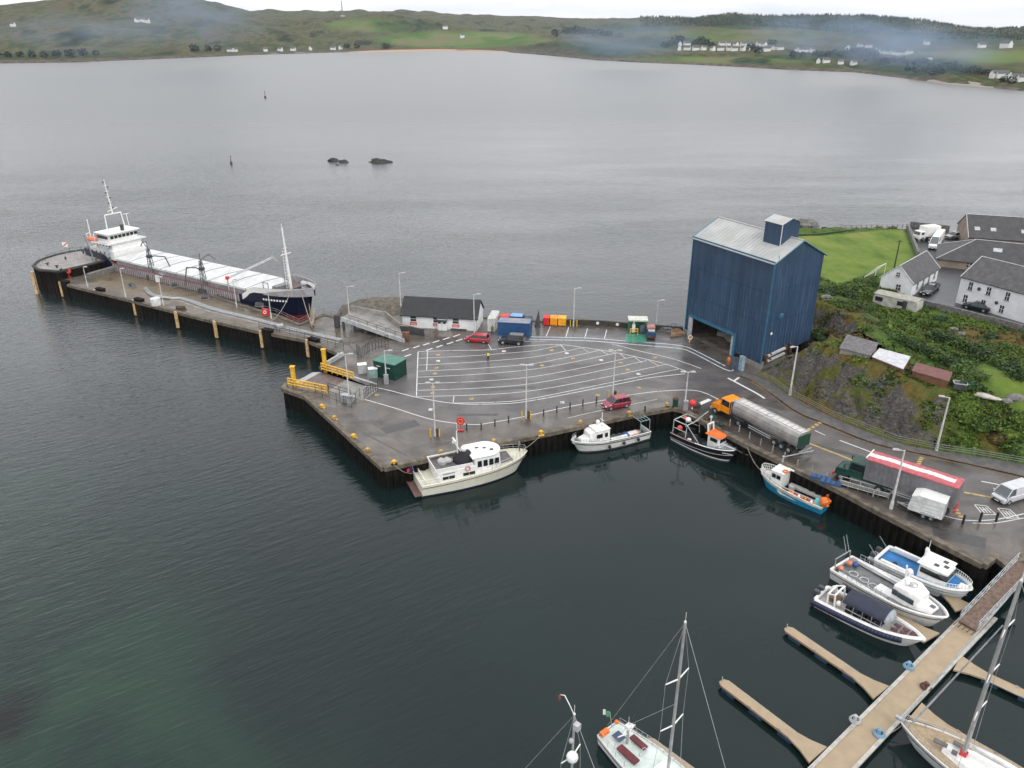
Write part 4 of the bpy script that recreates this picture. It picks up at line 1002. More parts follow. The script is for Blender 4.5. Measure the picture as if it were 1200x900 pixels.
# white gabled house: its gable faces the camera-left, ridge runs away to the upper right
g1, g2 = P(1028.4, 341.3, GZ), P(1066.7, 348.4, GZ); q1 = P(1097, 329, GZ)
an = atan2(q1.y-g2.y, q1.x-g2.x); Lh = math.hypot(q1.x-g2.x, q1.y-g2.y); Wd = abs((g1-g2).dot(Vector((-sin(an), cos(an), 0))))
house('white_house', 'white gable fronted house with grey slate roof beside the football field', 'house', g2, an, Lh, Wd, GZ, 2.7, 5.4, render, slate,
      [('x0', Wd*.42, .9, .8, 1.0), ('x0', Wd*.5, 3.4, .6, .7)]+[('y0', Lh*f, 1.0, .8, 1.1) for f in (.2, .42, .64, .86)])
mb = MB(); mb.tube((0, 0, 0), (-.12, 0, 0), .32, n=10)
w0, aw, lw = frame2((1119.5, 354.7), (1199, 378.7), GZ)
up = []
hw = HT(1119.5, 354.7, 323.5, GZ)
root = house('white_office_block', 'two storey white rendered building with grey slate roof and brown framed windows', 'building', w0, aw, lw*1.35, 9.5, GZ, hw, hw+2.9, render, slate,
      [('y0', x, hw*.60, .7, 1.35) for x in (2.0, 5.3, 8.6, 14.2)]+[('y0', x, hw*.14, .7, 1.2) for x in (1.6, 4.9, 8.2, 13.8)], group=None)
for x, z in ((3.6, hw*.72), (7.1, hw*.42)):
    mb = MB(); mb.tube((x, .02, z), (x, -.12, z), .3, n=12); mb.build('round_vent', darkgrey, root)
a_, an_, l_ = frame2((1096, 312), (1200, 324), GZ)
he2 = HT(1096, 311.5, 302, GZ)
house('long_warehouse', 'long tan walled warehouse with hipped dark slate roof in the middle row', 'warehouse', a_, an_, l_*1.6, 13.0, GZ, he2, he2+3.2, tanw, slate2, [('y0', 6, .6, .9, .9), ('y0', 12, .6, .9, .9)], hipped=True)
a_, an_, l_ = frame2((1132, 292), (1200, 297), GZ)
root = house('rear_warehouse', 'dark slate roofed warehouse nearest the open sea, with small rooflights', 'warehouse', a_, an_, l_*2.0, 14.0, GZ, 2.8, 6.4, tanw, slate2, [])
def rooflight(root, pts, w=1.1):
    for (x, y, z, k) in pts:
        mb = MB(); mb.add([(x-w/2, y-.5, z-.5*k+.1), (x+w/2, y-.5, z-.5*k+.1), (x+w/2, y+.5, z+.5*k+.1), (x-w/2, y+.5, z+.5*k+.1)], [(0, 1, 2, 3)]); mb.add([(x-w/2, y-.5, z-.5*k), (x+w/2, y-.5, z-.5*k), (x+w/2, y-.5, z-.5*k+.1), (x-w/2, y-.5, z-.5*k+.1)], [(0, 1, 2, 3)])
        mb.build('rooflight', lightgrey, root)
rooflight(root, [(x, 2.6, 2.8+2.6*3.6/7, 3.6/7) for x in (1.8, 5.0, 11, 17)])
house('low_store', 'low dark roofed store at the seaward end of the yard', 'store', P(1128, 281, GZ), an_, 9, 4, GZ, 1.6, 3.0, tanw, slate2, [], hipped=True)
rl = [o for o in bpy.data.objects if o.name == 'long_warehouse'][0]
rooflight(rl, [(x, 4.0, he2+4.0*3.2/6.5, 3.2/6.5) for x in (10.6, 16.2)], 1.6)
# caravan
c0, ca, cl = frame2((1022, 359.5), (1071, 371), GZ-.3)
cz = gh(c0.x+4, c0.y-1); root = E('static_caravan', 'long cream static caravan with pale roof below the white gabled house', 'caravan', (c0.x, c0.y, GZ-.25), ca)
cw = 2.9; mb = MB(); mb.slab([(0, .4), (cl, .4), (cl+.15, 1.2), (cl, 2.5), (0, 2.5), (-.15, 1.2)], 0, cw); mb.build('body', mat('caravan_cream', (.5, .49, .44), .5), root)
mb = MB(); mb.add([(-.1, -.1, 2.5), (cl+.1, -.1, 2.5), (cl+.1, cw+.1, 2.5), (-.1, cw+.1, 2.5), (-.1, cw/2, 2.8), (cl+.1, cw/2, 2.8)], [(0, 1, 5, 4), (2, 3, 4, 5), (3, 0, 4), (1, 2, 5)]); mb.build('roof', mat('caravan_roof', (.36, .35, .31), .6, c2=(.25, .24, .2)), root)
for x, w in ((.9, 1.3), (4.6, 1.1)):
    mb = MB(); mb.box((x, -.02, 1.65), (w, .05, .75)); mb.build('window', winm, root)
mb = MB(); mb.box((cl-1.9, -.02, 1.35), (.75, .05, 1.8)); mb.build('door', darkgrey, root)
mb = MB()
for i in range(6): mb.box((.4+i*(cl-.8)/5, .4, -.1), (.3, .3, 1.0)); mb.box((.4+i*(cl-.8)/5, cw-.4, -.1), (.3, .3, 1.0))
mb.build('block_support', conc, root)
# sheds below
def leanto(u0, z, pts, roofmat, wallmat, label, ribs=True):
    q = [P(u, v, z) for u, v in pts]      # back left, back right, front right, front left
    c = sum(q, Vector())/4; root = E('garden_shed', label, 'shed', (c.x, c.y, z-2.3))
    l = [(p.x-c.x, p.y-c.y) for p in q]; mb = MB()
    inn = [(x*.95, y*.95) for x, y in l]; mb.prism(inn, -1.8, 2.2); mb.build('wall', wallmat, root)
    mb = MB(); tp = [(l[0][0], l[0][1], 2.45), (l[1][0], l[1][1], 2.45), (l[2][0], l[2][1], 2.2), (l[3][0], l[3][1], 2.2)]
    mb.add(tp+[(a, b, c_-.08) for a, b, c_ in tp], [(3, 2, 1, 0), (4, 5, 6, 7), (3, 7, 6, 2), (2, 6, 5, 1), (1, 5, 4, 0), (0, 4, 7, 3)])
    if ribs:
        for i in range(1, 22):
            t = i/22; a = Vector(tp[0]).lerp(Vector(tp[1]), t); b = Vector(tp[3]).lerp(Vector(tp[2]), t); mb.tube(a+Vector((0, 0, .01)), b+Vector((0, 0, .01)), .05, n=4, caps=False)
    mb.build('roof', roofmat, root); return root
leanto(0, 7.2, [(992.5, 393), (1029.5, 403), (1020.5, 416), (983.7, 407)], mat('corrugated_asbestos', (.2, .19, .2), .8, c2=(.12, .115, .12), scale=1.5), conc, 'shed with grey corrugated roof, leftmost of three in the garden')
leanto(0, 7.2, [(1030.5, 409), (1067, 418.8), (1058.7, 431.7), (1022, 417)], mat('white_felt_roof', (.52, .53, .55), .6, var=.1), woodb, 'shed with flat white roof, middle of three in the garden', False)
leanto(0, 7.0, [(1073.7, 426), (1116, 437.5), (1112.5, 446), (1068.7, 433.7)], mat('red_sheet_roof', (.22, .1, .09), .7, c2=(.15, .07, .06)), woodb, 'shed with rusty red corrugated roof, rightmost of three in the garden')
# stone walls
def wallrun(pts, label, z=GZ, h=1.0, w=.5, name='stone_wall', m=stone):
    mb = MB(); q = [P(u, v, z) for u, v in pts]
    for a, b in zip(q[:-1], q[1:]):
        m_, r_, l_ = pose(a, b); n = max(1, int(l_/2))
        for i in range(n):
            c = a.lerp(b, (i+.5)/n); mb.box((c.x, c.y, z-.4+h/2), (l_/n+.02, w, h+.8+random.uniform(-.07, .07)), r_)
    o = mb.build(name, m); tag(o, label, 'wall'); return o
wallrun([(1068, 353.5), (1083, 358), (1140, 372.5), (1200, 388), (1290, 412)], 'rough stone wall along the front edge of the dark yard')
wallrun([(1063, 266.5), (1068, 280), (1075.6, 300)], 'stone wall between the football field and the yard')
wallrun([(1066, 265.5), (1112, 271)], 'dark stone wall at the seaward end of the yard', h=1.3)
wallrun([(905, 285), (925, 284), (965, 283), (1000, 279)][:1]+[(935, 277), (960, 276), (1000, 271)], 'low mossy wall along the seaward side of the football field', h=.5, z=4.8, m=lf[0])
# fence posts along the field top
mb = MB()
for i in range(14):
    p = P(985+i*6, 268.6-.1*i, 4.9); mb.box((p.x, p.y, 5.3), (.1, .1, 1.1))
for k in (.4, .9): mb.tube(P(985, 268.6, 4.9)+Vector((0, 0, k)), P(1063, 267.3, 4.9)+Vector((0, 0, k)), .03, n=4)
o = mb.build('field_fence', woodb); tag(o, 'thin post and wire fence along the seaward edge of the field', 'fence')
# goal
root = E('football_goal', 'white football goal with net on the near edge of the green field', 'goal', P(1030, 322, GZ))
mb = MB(); a, b = P(1025, 326.5, GZ)-P(1030, 322, GZ), P(1036, 321, GZ)-P(1030, 322, GZ); h = Vector((0, 0, 2.2)); bk = Vector((-2.0, .6, 0))
mb.tube(a, a+h, .06); mb.tube(b, b+h, .06); mb.tube(a+h, b+h, .06); mb.tube(a+bk, a+h, .04); mb.tube(b+bk, b+h, .04); mb.tube(a+bk, b+bk, .04); mb.build('goal_frame', white, root)
mb = MB()
for i in range(1, 14):
    t = i/14; mb.tube((a+bk).lerp(b+bk, t), (a+h).lerp(b+h, t), .012, n=3); mb.tube((a+bk).lerp(a+h, t), (b+bk).lerp(b+h, t), .012, n=3)
mb.build('net', lightgrey, root)
p = P(1048, 313.5, GZ); hh = HT(1048, 313.5, 281, GZ); mb = MB(); mb.tube((0, 0, -.5), (0, 0, hh), .16, .1, 8); mb.box((0, 0, hh-.4), (1.2, .1, .1)); o = mb.build('telegraph_pole', mat('dark_timber', (.05, .04, .035), .8), loc=p); tag(o, 'dark wooden telegraph pole behind the white gabled house', 'pole')
# fibreglass dinghy and scraps in the garden
root = E('upturned_dinghy', 'narrow cream dinghy lying on the grass right of the red shed', 'dinghy', on_ground(1152, 466)+Vector((0, 0, .3)), radians(-38))
mb = MB(); mb.ball((0, 0, 0), (2.2, .6, .35), 12, 5, z0=-.9); mb.build('hull', mat('old_gelcoat', (.45, .44, .38), .6), root); mb = MB(); mb.tube((-2, 0, .3), (2, 0, .3), .05); mb.build('keel', woodb, root)
root = E('cold_frame', 'small dark open box with pale frame beside the red shed', 'cold frame', on_ground(1124, 455), radians(-20))
mb = MB(); mb.box((0, 0, .4), (1.6, 1.2, .8)); mb.build('box', darkgrey, root); mb = MB()
for s in (-1, 1): mb.box((0, s*.6, .83), (1.7, .1, .08)); mb.box((s*.8, 0, .83), (.1, 1.3, .08))
mb.build('rim', lightgrey, root)
# ================================================================ LAMPS, RAILS, BOLLARDS
lampm = mat('lamp_column_white', (.55, .55, .53), .5, var=.1)
def lamp(foot, top, label, z=0, heads=1, guard=False, cab=False, ang=0.0, arm=.6, r=.1):
    p = P(*foot, z); h = HT(foot[0], foot[1], top, z)
    root = E('street_lamp', label, 'street lamp', p, ang, 'lamp columns around the harbour')
    mb = MB(); mb.tube((0, 0, 0), (0, 0, h), r*1.15, r*.7, 8); mb.tube((0, 0, 0), (0, 0, 1.0), r*1.7, r*1.5, 8)
    for s in ([1, -1][:heads]): mb.tube((0, 0, h-.05), (s*arm, 0, h+.05), .05)
    mb.build('column', lampm, root)
    for s in ([1, -1][:heads]):
        mb = MB(); mb.box((s*(arm+.3), 0, h+.07), (.75, .34, .16), top=.8); mb.build('lamp_head', lightgrey, root, bevel=.02)
    if guard:
        for s in (-1, 1): mb = MB(); mb.tube((s*.6, -.25, 0), (s*.6, -.25, 1.15), .09, n=8); mb.ball((s*.6, -.25, 1.15), .09, 8, 3, z0=0); mb.build('guard_post', yellow, root)
        mb = MB(); mb.box((.32, .05, .55), (.4, .35, 1.1)); mb.build('feeder_cabinet', darkgrey, root)
    if cab: mb = MB(); mb.box((.05, -.3, .8), (.7, .45, 1.6)); mb.build('control_cabinet', steel, root, bevel=.03)
    return root
lamp((510, 511), 449, 'lamp column with yellow guard posts near the yacht corner of the car lanes', guard=True, heads=2, arm=.35)
lamp((616.5, 490), 428, 'lamp column with yellow guard posts right of the red lifebuoy stand', guard=True, heads=2, arm=.35)
lamp((718, 466), 411, 'lamp column with guard posts right behind the red estate car', guard=True, heads=2, arm=.35)
lamp((802, 480), 436, 'short double headed lamp column with grey cabinet above the black fishing boat', heads=2, cab=True, arm=.4)
lamp((672, 382), 338, 'lamp column on the back quay right of the red and yellow bins', guard=True)
lamp((769, 381), 352, 'slim lamp column on the back quay beside the fuel kiosk skip')
lamp((556, 390), 345, 'lamp column in front of the harbour office door', cab=False)
lamp((470, 362), 320, 'lamp column at the left end of the harbour office', z=.5)
lamp((411, 387), 336, 'lamp column beside the raised loading ramp')
lamp((453, 449), 411, 'lamp column with cabinet in front of the green cabin', cab=True)
lamp((410, 474), 415, 'double headed lamp column with cabinet at the yellow railed ferry ramp', heads=2, cab=True, arm=.5)
for i, (f_, t_) in enumerate((((103, 337), 313), ((147.5, 348.5), 315), ((191.7, 358), 325), ((277.5, 359.5), 328), ((318, 373), 341))):
    lamp(f_, t_, 'slim white lamp column on the pier, ' + ('nearest the round head', 'second from the round head', 'beside the white tank', 'level with the ship hatches', 'beside the red lifebuoy box and the ship bow')[i], r=.09, arm=.15)
lamp((925.5, 463), 406, 'tall white lamp column against the rock below the blue shed', z=.1, ang=radians(200), r=.13)
lamp((1097, 528), 466, 'tall white lamp column against the rock above the striped trailer', z=.1, ang=radians(160), r=.13)
lamp((1044, 596), 528, 'tall white lamp column on the quay edge in front of the striped trailer', ang=radians(170), r=.13)
# lamps' own white foot
def rail(pts, label, z=0, h=1.1, post=1.8, rails=(1.05, .6), m=steel, r=.035, name='railing', zs=None, cat='railing'):
    root = E(name, label, cat)
    q = [P(u, v, z if zs is None else zs[i]) for i, (u, v) in enumerate(pts)]
    mb = MB(); pm = MB(); k = 0
    for a, b in zip(q[:-1], q[1:]):
        n = max(1, int((b-a).length/post))
        for i in range(n+1):
            if i == n and b is not q[-1]: continue
            c = a.lerp(b, i/n); pm.tube(c, c+Vector((0, 0, h)), r*1.1, n=5)
        for t in rails: mb.tube(a+Vector((0, 0, t*h/1.1)), b+Vector((0, 0, t*h/1.1)), r, n=5)
    pm.build('posts', m, root); mb.build('rails', m, root); return root
rail([(884, 441), (903, 448), (922, 462), (975, 490), (1050, 519), (1095, 528.5), (1140, 535), (1200, 545), (1260, 557)], 'grey guard rail along the pavement at the foot of the rock', z=.13, rails=(1.05, .75, .45), m=mat('dull_galvanised', (.2, .22, .21), .55, .3))
rail([(398, 373), (379, 367.5), (351, 380.5), (324, 368), (300, 362)], 'grey railing along the pier edge below the ship bow', m=mat('dull_rail', (.22, .23, .22), .5, .3))
rail([(300, 362), (282, 356.5), (225, 338), (154, 316)], 'low pipe rail along the ship berth side of the pier', h=.6, rails=(.6, .3), m=darkgrey)
dfence = mat('dark_fence_steel', (.045, .047, .05), .6)
rail([(304, 386), (340, 392), (403, 411)], 'dark fence on the seaward edge of the inner pier', m=darkgrey, h=1.3, rails=(1.1, .8, .5, .2))
rail([(419, 416), (424, 421), (433, 413), (455, 405)], 'dark steel security fence left of the green cabin', m=dfence, h=2.0, post=.6, rails=(1.05, .2), r=.05, name='security_fence', cat='fence')
rail([(427, 468), (432, 463), (443, 456.5)], 'dark gate across the inner end of the yellow ferry ramp', m=dfence, h=1.6, post=.5, rails=(1.05, .6, .2), r=.04, name='ramp_gate', cat='gate')
rail([(385, 457), (411, 465.5)], 'dark railing on the lower side of the ferry ramp after the yellow bars', m=dfence, h=1.2, rails=(1.05, .6), r=.05)
rail([(370, 461), (386, 469), (412, 478), (422, 466)], 'thin dark fence on the quay corner beside the double lamp', m=dfence, h=1.6, post=1.4, rails=(1.05, .3))
rail([(418, 415), (410, 405), (395, 398), (352, 390)], 'thin mesh fence dividing the pier roadway', m=darkgrey, h=1.5, post=2.2, rails=(1.05, .1), r=.025, name='mesh_fence', cat='fence')
rail([(44, 314.5), (56, 303), (82, 295), (108, 292.5), (134, 302)], 'thin dark railing around the seaward rim of the round pier head', z=HZ, h=.9, m=darkgrey, rails=(1.0,))
# rails between quay posts along the east quay
for i, (u, v) in enumerate(((855, 497), (866, 504), (878, 512), (891, 520), (905, 528), (919, 536), (934, 545), (951, 552), (968, 560), (985, 565), (1007, 572), (1023, 580))):
    p = P(u, v+2); mb = MB(); mb.tube((0, 0, 0), (0, 0, .95), .09, .08, 7); mb.ball((0, 0, .95), .08, 7, 3, z0=0)
    o = mb.build('quay_post', mat('old_pale_post', (.3, .28, .24), .7, var=.2), loc=p)
    tag(o, 'short pale post on the east quay, ' + ('first', 'second', 'third', 'fourth', 'fifth', 'sixth', 'seventh', 'eighth', 'ninth', 'tenth', 'eleventh', 'twelfth')[i] + ' counting from the tanker cab', 'post', 'short posts along the east quay')
for i, (u, v) in enumerate(((547, 503), (564, 502), (580, 498), (596, 493.5), (637, 486), (652.5, 482), (668, 477.5), (683, 474), (699, 470.5))):
    p = P(u, v+1.5); mb = MB(); mb.tube((0, 0, 0), (0, 0, 1.0), .11, .1, 8); mb.ball((0, 0, 1.0), .1, 8, 3, z0=0)
    o = mb.build('bollard', mat('dark_bollard', (.06, .05, .05), .6), loc=p)
    tag(o, 'dark traffic bollard on the curved white line, ' + ('first', 'second', 'third', 'fourth', 'fifth', 'sixth', 'seventh', 'eighth', 'ninth')[i] + ' from the red lifebuoy stand', 'bollard', 'dark bollards along the curved line')
for i, (u, v) in enumerate(((755.5, 484), (1128, 614), (1148, 611), (1167, 611))):
    h = 1.0 if i == 0 else 1.1; p = P(u, v); mb = MB(); mb.tube((0, 0, 0), (0, 0, h), .13, .12, 8); mb.ball((0, 0, h), .12, 8, 3, z0=0); mb.tube((0, 0, .7), (0, 0, .8), .14, n=8)
    o = mb.build('bollard', black if i else mat('dark_bollard', (.06, .05, .05), .6), loc=p); tag(o, ('single dark bollard on the quay edge right of the red estate car', 'black bollard nearest the striped trailer tail', 'black bollard in the middle, below the road lettering', 'black bollard nearest the white van')[i], 'bollard')
# yellow mooring bollards
def mooring(u, v, label, m=yellow):
    root = E('mooring_bollard', label, 'mooring bollard', P(u, v), random.random(), 'yellow mooring bollards on the quay edge'); m = mat('worn_yellow', (.58, .36, .06), .6, c2=(.3, .2, .08), scale=2.5) if 'worn' in label or 'half' in label or 'behind' in label or 'flat' in label else m
    mb = MB(); mb.box((0, 0, .1), (.8, .8, .12)); mb.build('base_plate', m, root, bevel=.02)
    mb = MB(); mb.tube((0, 0, .1), (0, 0, .55), .2, .16, 10); mb.ball((0, 0, .6), (.3, .3, .16), 10, 5); mb.tube((-.38, 0, .5), (.38, 0, .5), .09, n=8); mb.build('bollard_head', m, root, smooth=True)
for u, v, l_ in ((377.5, 479, 'yellow mooring bollard on the left quay edge, nearest the ferry ramp'), (392, 492.5, 'worn yellow mooring bollard, second along the left quay edge'), (414.5, 514, 'bright yellow mooring bollard, third along the left quay edge'), (431, 530.5, 'worn yellow mooring bollard, fourth along the left quay edge'), (462, 545, 'yellow mooring bollard at the quay corner holding the yacht stern line'), (517, 533, 'yellow bollard half hidden behind the yacht superstructure'),
    (578.5, 520, 'yellow bollard behind the yacht foredeck'), (634, 510, 'yellow bollard holding the yacht bow line'), (680, 498, 'yellow bollard behind the white workboat wheelhouse'), (737, 487, 'flat yellow bollard below the red estate car'), (781, 477, 'worn yellow bollard beside the green litter bin')): mooring(u, v, l_)
# lifebuoy stands
def lifebuoy(p, label, ang=0, s=1):
    root = E('lifebuoy_stand', label, 'lifebuoy stand', p, ang, 'red lifebuoy stands')
    mb = MB(); mb.tube((0, .1, 0), (0, .1, 1.2), .06); mb.box((0, 0, .12), (.9, .3, .1)); mb.build('stand', bred, root)
    mb = MB(); mb.tube((0, -.02, 1.5), (0, .12, 1.5), .58*s, n=18); mb.build('backing_board', bred, root)
    mb = MB(); mb.ring((0, -.09, 1.5), .3*s, .07, 'y', 16); mb.build('ring', white if s > 1 else mat('faded_orange', (.6, .2, .1), .6), root)
lifebuoy(P(540, 505), 'round red lifebuoy board on a stand beside the curved white line')
lifebuoy(P(81.5, 325.5, .1), 'red lifebuoy board on the wall of the round pier head', radians(15))
root = E('lifebuoy_box', 'red box with white ring mark on the pier below the ship bow', 'lifebuoy box', P(312, 371), radians(-15)); mb = MB(); mb.box((0, 0, .9), (1.3, .5, 1.25)); mb.build('box', bred, root, bevel=.05); mb = MB(); mb.ring((0, -.27, .95), .28, .07, 'y', 12); mb.build('ring', white, root)
# litter bin
root = E('litter_bin', 'dark green litter bin on the quay above the black fishing boat', 'bin', P(791, 477)); mb = MB(); mb.tube((0, 0, 0), (0, 0, 1.35), .38, .42, 12); mb.build('body', green, root); mb = MB(); mb.tube((0, 0, 1.35), (0, 0, 1.5), .46, .38, 12); mb.build('lid', rust, root)
# ================================================================ HARBOUR OFFICE
z0 = 0
oa, ob = P(472, 383), P(559, 388); m_, ra, la = pose(oa, ob)
W_ = 5.6; root = E('harbour_office', 'long single storey white building with black pitched roof and red signs below its windows', 'building', oa, ra)
he = 2.6; hr = 5.0; xg = la*.475; xg2 = la*.62
mb = MB(); mb.prism([(0, 0), (la, 0), (la, W_), (0, W_)], -.2, he); mb.add([(0, 0, he), (0, W_, he), (0, W_/2, hr)], [(0, 2, 1)]); mb.add([(la, 0, he), (la, W_, he), (la, W_/2, hr)], [(0, 1, 2)]); mb.build('wall', render, root)
mb = MB(); rb = mat('black_felt_roof', (.022, .023, .026), .6, var=.15)
k = (hr-he)/(W_/2)
def slope(x0, x1, y, yr=W_/2):
    z = he+.05+k*y; mb.add([(x0, y, z), (x1, y, z), (x1, yr, hr+.05), (x0, yr, hr+.05), (x0, y, z-.15), (x1, y, z-.15)], [(0, 1, 2, 3), (4, 5, 1, 0)])
slope(-.3, xg, -.35); slope(xg, xg2, -.95); slope(xg2, la+.3, -.35)
mb.add([(-.3, W_+.35, he-.25), (la+.3, W_+.35, he-.25), (la+.3, W_/2, hr+.05), (-.3, W_/2, hr+.05)], [(3, 2, 1, 0)])
mb.build('roof', rb, root)
mb = MB(); mb.box(((xg+xg2)/2, -.35, 1.05), (xg2-xg-.3, .7, 2.1)); mb.build('porch', render, root)
for x in (2.1, 6.4, la*.72):
    mb = MB(); mb.box((x, -.02, 1.7), (1.1, .05, 1.0)); g_ = mb.build('window', winm, root); mb = MB(); mb.box((x, -.05, 1.72), (1.2, .04, .06)); mb.box((x, -.05, 1.2), (1.25, .08, .06)); mb.build('frame', white, g_)
    mb = MB(); mb.box((x, -.03, .78), (1.3, .05, .5)); s_ = mb.build('sign_board', bred, root); mb = MB(); 
    for j in range(5): mb.box((x-.44+j*.22, -.06, .82), (.13, .02, .1))
    mb.box((x, -.06, .64), (1.0, .02, .06)); mb.build('lettering', white, s_)
for x in (xg+.55, xg2-.55):
    mb = MB(); mb.box((x, -.72, 1.55), (.5, .05, .45)); mb.build('door_window', winm, root)
mb = MB(); mb.box(((xg+xg2)/2, -.72, 1.0), (.06, .04, 2)); mb.box((xg+.3, -.72, 1.0), (.06, .04, 2)); mb.build('door_frame', lightgrey, root)
mb = MB(); mb.box((la*.76, -.25, .15), (2.9, .3, .3)); mb.build('bench', darkgrey, root)
mb = MB(); mb.tube((la, -.1, 0), (la, -.1, he), .06); mb.tube((0, -.1, 0), (0, -.1, he), .06); mb.build('downpipe', lightgrey, root)
# rocky mound beside it
mb = MB(); c = P(438, 366, 0)
gr_ = 26
for j in range(gr_+1):
    for i in range(gr_+1):
        x = -9+18*i/gr_; y = -5+11*j/gr_; e = max(0, 1-(x/8.8)**2-((y-.3)/5.2)**2)
        mb.v.append((x, y, -1.2+2.9*e**.6+.5*noise.noise((x*.6, y*.6, 1))*min(1, e*3)))
for j in range(gr_):
    for i in range(gr_): a = j*(gr_+1)+i; mb.f.append([a, a+1, a+gr_+2, a+gr_+1]); mb.m.append(0)
o = mb.build('rock_mound', mat('brown_gravel', (.15, .13, .1), .9, c2=(.07, .062, .05), scale=1.2, bump=.6), loc=(c.x+1.2, c.y+2.6, 0), smooth=True); tag(o, kind='structure')
# ================================================================ RAISED LOADING RAMP
root = E('loading_ramp', 'raised concrete loading ramp with parapets rising away to the left', 'ramp')
fl = [(400, 373, 2.3), (412, 364, 2.3), (452, 371.5, 1.5), (469, 385, .9), (474, 399, .35)]
top = [P(u, v, z) for u, v, z in fl]
mb = MB(); n = len(top); bot = [p-Vector((0, 0, .3)) for p in top]; mb.add(top+bot, [list(range(n))[::-1], list(range(n, 2*n))]+[[i, (i+1) % n, n+(i+1) % n, n+i] for i in range(n)]); mb.build('ramp_deck', conc, root)
def slabwall(mb, a, b, h, w=.3):
    d = (b-a); d.z = 0; d.normalize(); nr = Vector((-d.y, d.x, 0))*w/2; z = Vector((0, 0, h))
    mb.add([a-nr, a+nr, b+nr, b-nr, a-nr+z, a+nr+z, b+nr+z, b-nr+z], [(3, 2, 1, 0), (4, 5, 6, 7), (0, 1, 5, 4)[::-1], (1, 2, 6, 5)[::-1], (2, 3, 7, 6)[::-1], (3, 0, 4, 7)[::-1]])
mb = MB(); slabwall(mb, top[0]-Vector((0, 0, .5)), top[4]-Vector((0, 0, .5)), .75); mb.build('front_beam', lightgrey, root)
mb = MB(); slabwall(mb, top[1]-Vector((0, 0, 1.2)), top[2]-Vector((0, 0, 1.2)), 2.2); slabwall(mb, top[2]-Vector((0, 0, 1.2)), top[3]-Vector((0, 0, 1)), 2.0); e_ = P(497, 392, .2); mb.build('back_parapet', conc, root)
mb = MB(); slabwall(mb, top[3]-Vector((0, 0, .9)), e_-Vector((0, 0, .4)), 1.5); mb.build('timber_fender_wall', darkgrey, root)
mb = MB()
for k in (1.0, .6):
    mb.tube(top[2]+Vector((0, 0, k)), top[3]+Vector((0, 0, k)), .12, n=5); mb.tube(top[3]+Vector((0, 0, k)), e_+Vector((0, 0, k)), .12, n=5)
mb.build('timber_rail', mat('pale_timber', (.3, .26, .2), .7), root)
mb = MB()
for i in range(8): 
    c = top[0].lerp(top[4], i/7); mb.tube(c, c+Vector((0, 0, 1.15)), .035)
mb.tube(top[0]+Vector((0, 0, 1.15)), top[4]+Vector((0, 0, 1.15)), .04); mb.tube(top[0]+Vector((0, 0, .7)), top[4]+Vector((0, 0, .7)), .03); mb.build('handrail', darkgrey, root)
for i in range(6):
    c = top[0].lerp(top[4], i/5.5+.02); mb = MB(); mb.box((c.x, c.y+.3, c.z/2-.2), (.4, .4, c.z)); mb.build('leg', darkgrey, root)
mb = MB(); c = P(476, 399, 0); mb.box((c.x, c.y, .9), (1.2, .6, 1.4)); mb.build('end_stop', woodb, root, bevel=.04)
c = P(395.5, 384, 0); mb = MB(); mb.box((c.x, c.y, 1.2), (.9, .7, 2.6)); mb.build('corner_pile', darkgrey, root)
# fat white pole at the ship bow
p = P(366, 384); root = E('leaning_mast', 'rusty white pole leaning beside the ship bow on the pier', 'pole', p); mb = MB(); mb.tube((0, 0, 0), (.7, .2, 3.6), .22, .2, 8); mb.tube((-.1, 0, 0), (-.1, 0, 4.6), .08); mb.build('pole', mat('rusty_white', (.55, .5, .44), .7, c2=(.25, .12, .06), scale=1.5), root); mb = MB(); mb.tube((0, 0, 0), (0, 0, .5), .35, n=8); mb.build('socket', rust, root)
# ================================================================ FERRY RAMP (linkspan)
root = E('ferry_ramp', 'hinged ferry ramp with yellow barrier rails and two yellow posts', 'ramp')
A, B, C_, D_ = P(352, 449.5, -.75), P(376, 436, -.75), P(443, 456.5, .01), P(426, 469.5, .01)
rd = mat('ramp_deck_paint', (.16, .12, .115), .5, c2=(.09, .07, .068), scale=1.0)
def quad3(a, b, c, d, th=.4):
    mb = MB(); t = [a, b, c, d]; u_ = [p-Vector((0, 0, th)) for p in t]; mb.add(t+u_, [(0, 1, 2, 3)[::-1], (4, 5, 6, 7)]+[(i, (i+1) % 4, 4+(i+1) % 4, 4+i) for i in range(4)]); return mb
M1, M2 = A.lerp(D_, .45), B.lerp(C_, .45)
quad3(A, B, M2, M1).build('outer_deck', rd, root); quad3(M1, M2, C_, D_).build('inner_deck', conc, root)
A2, B2 = A+(A-D_)*.16, B+(B-C_)*.16; quad3(A2-Vector((0, 0, .5)), B2-Vector((0, 0, .5)), B, A, .15).build('flap', lightgrey, root)
def ybar(a, b, lift=0):
    mb = MB()
    n = max(2, int((b-a).length/1.1))
    for i in range(n+1): c = a.lerp(b, i/n); mb.box((c.x, c.y, c.z+.65), (.14, .14, 1.3))
    for k in (.35, .8, 1.25):
        m_, r_, l_ = pose(a, b); mb.tube(a+Vector((0, 0, k)), b+Vector((0, 0, k)), .12, n=6)
    return mb
ybar(P(377, 434, -.4), P(415, 445.5, -.1)).build('yellow_barrier', yellow, root); ybar(P(338, 452, 0), P(383, 461, 0)).build('yellow_barrier', yellow, root)
for (u, v) in ((381, 430), (345, 451)):
    p = P(u, v, 0); mb = MB(); mb.box((p.x, p.y, .4), (.55, .55, 5.2)); mb.box((p.x, p.y, 3.05), (.75, .75, .16)); mb.build('guide_post', yellow, root)
mb = MB(); mb.tube(P(415, 442, 1.0), P(441, 450, 1.0), .13); mb.tube(P(415, 442, .5), P(441, 450, .5), .13); mb.build('inner_barrier', lightgrey, root)
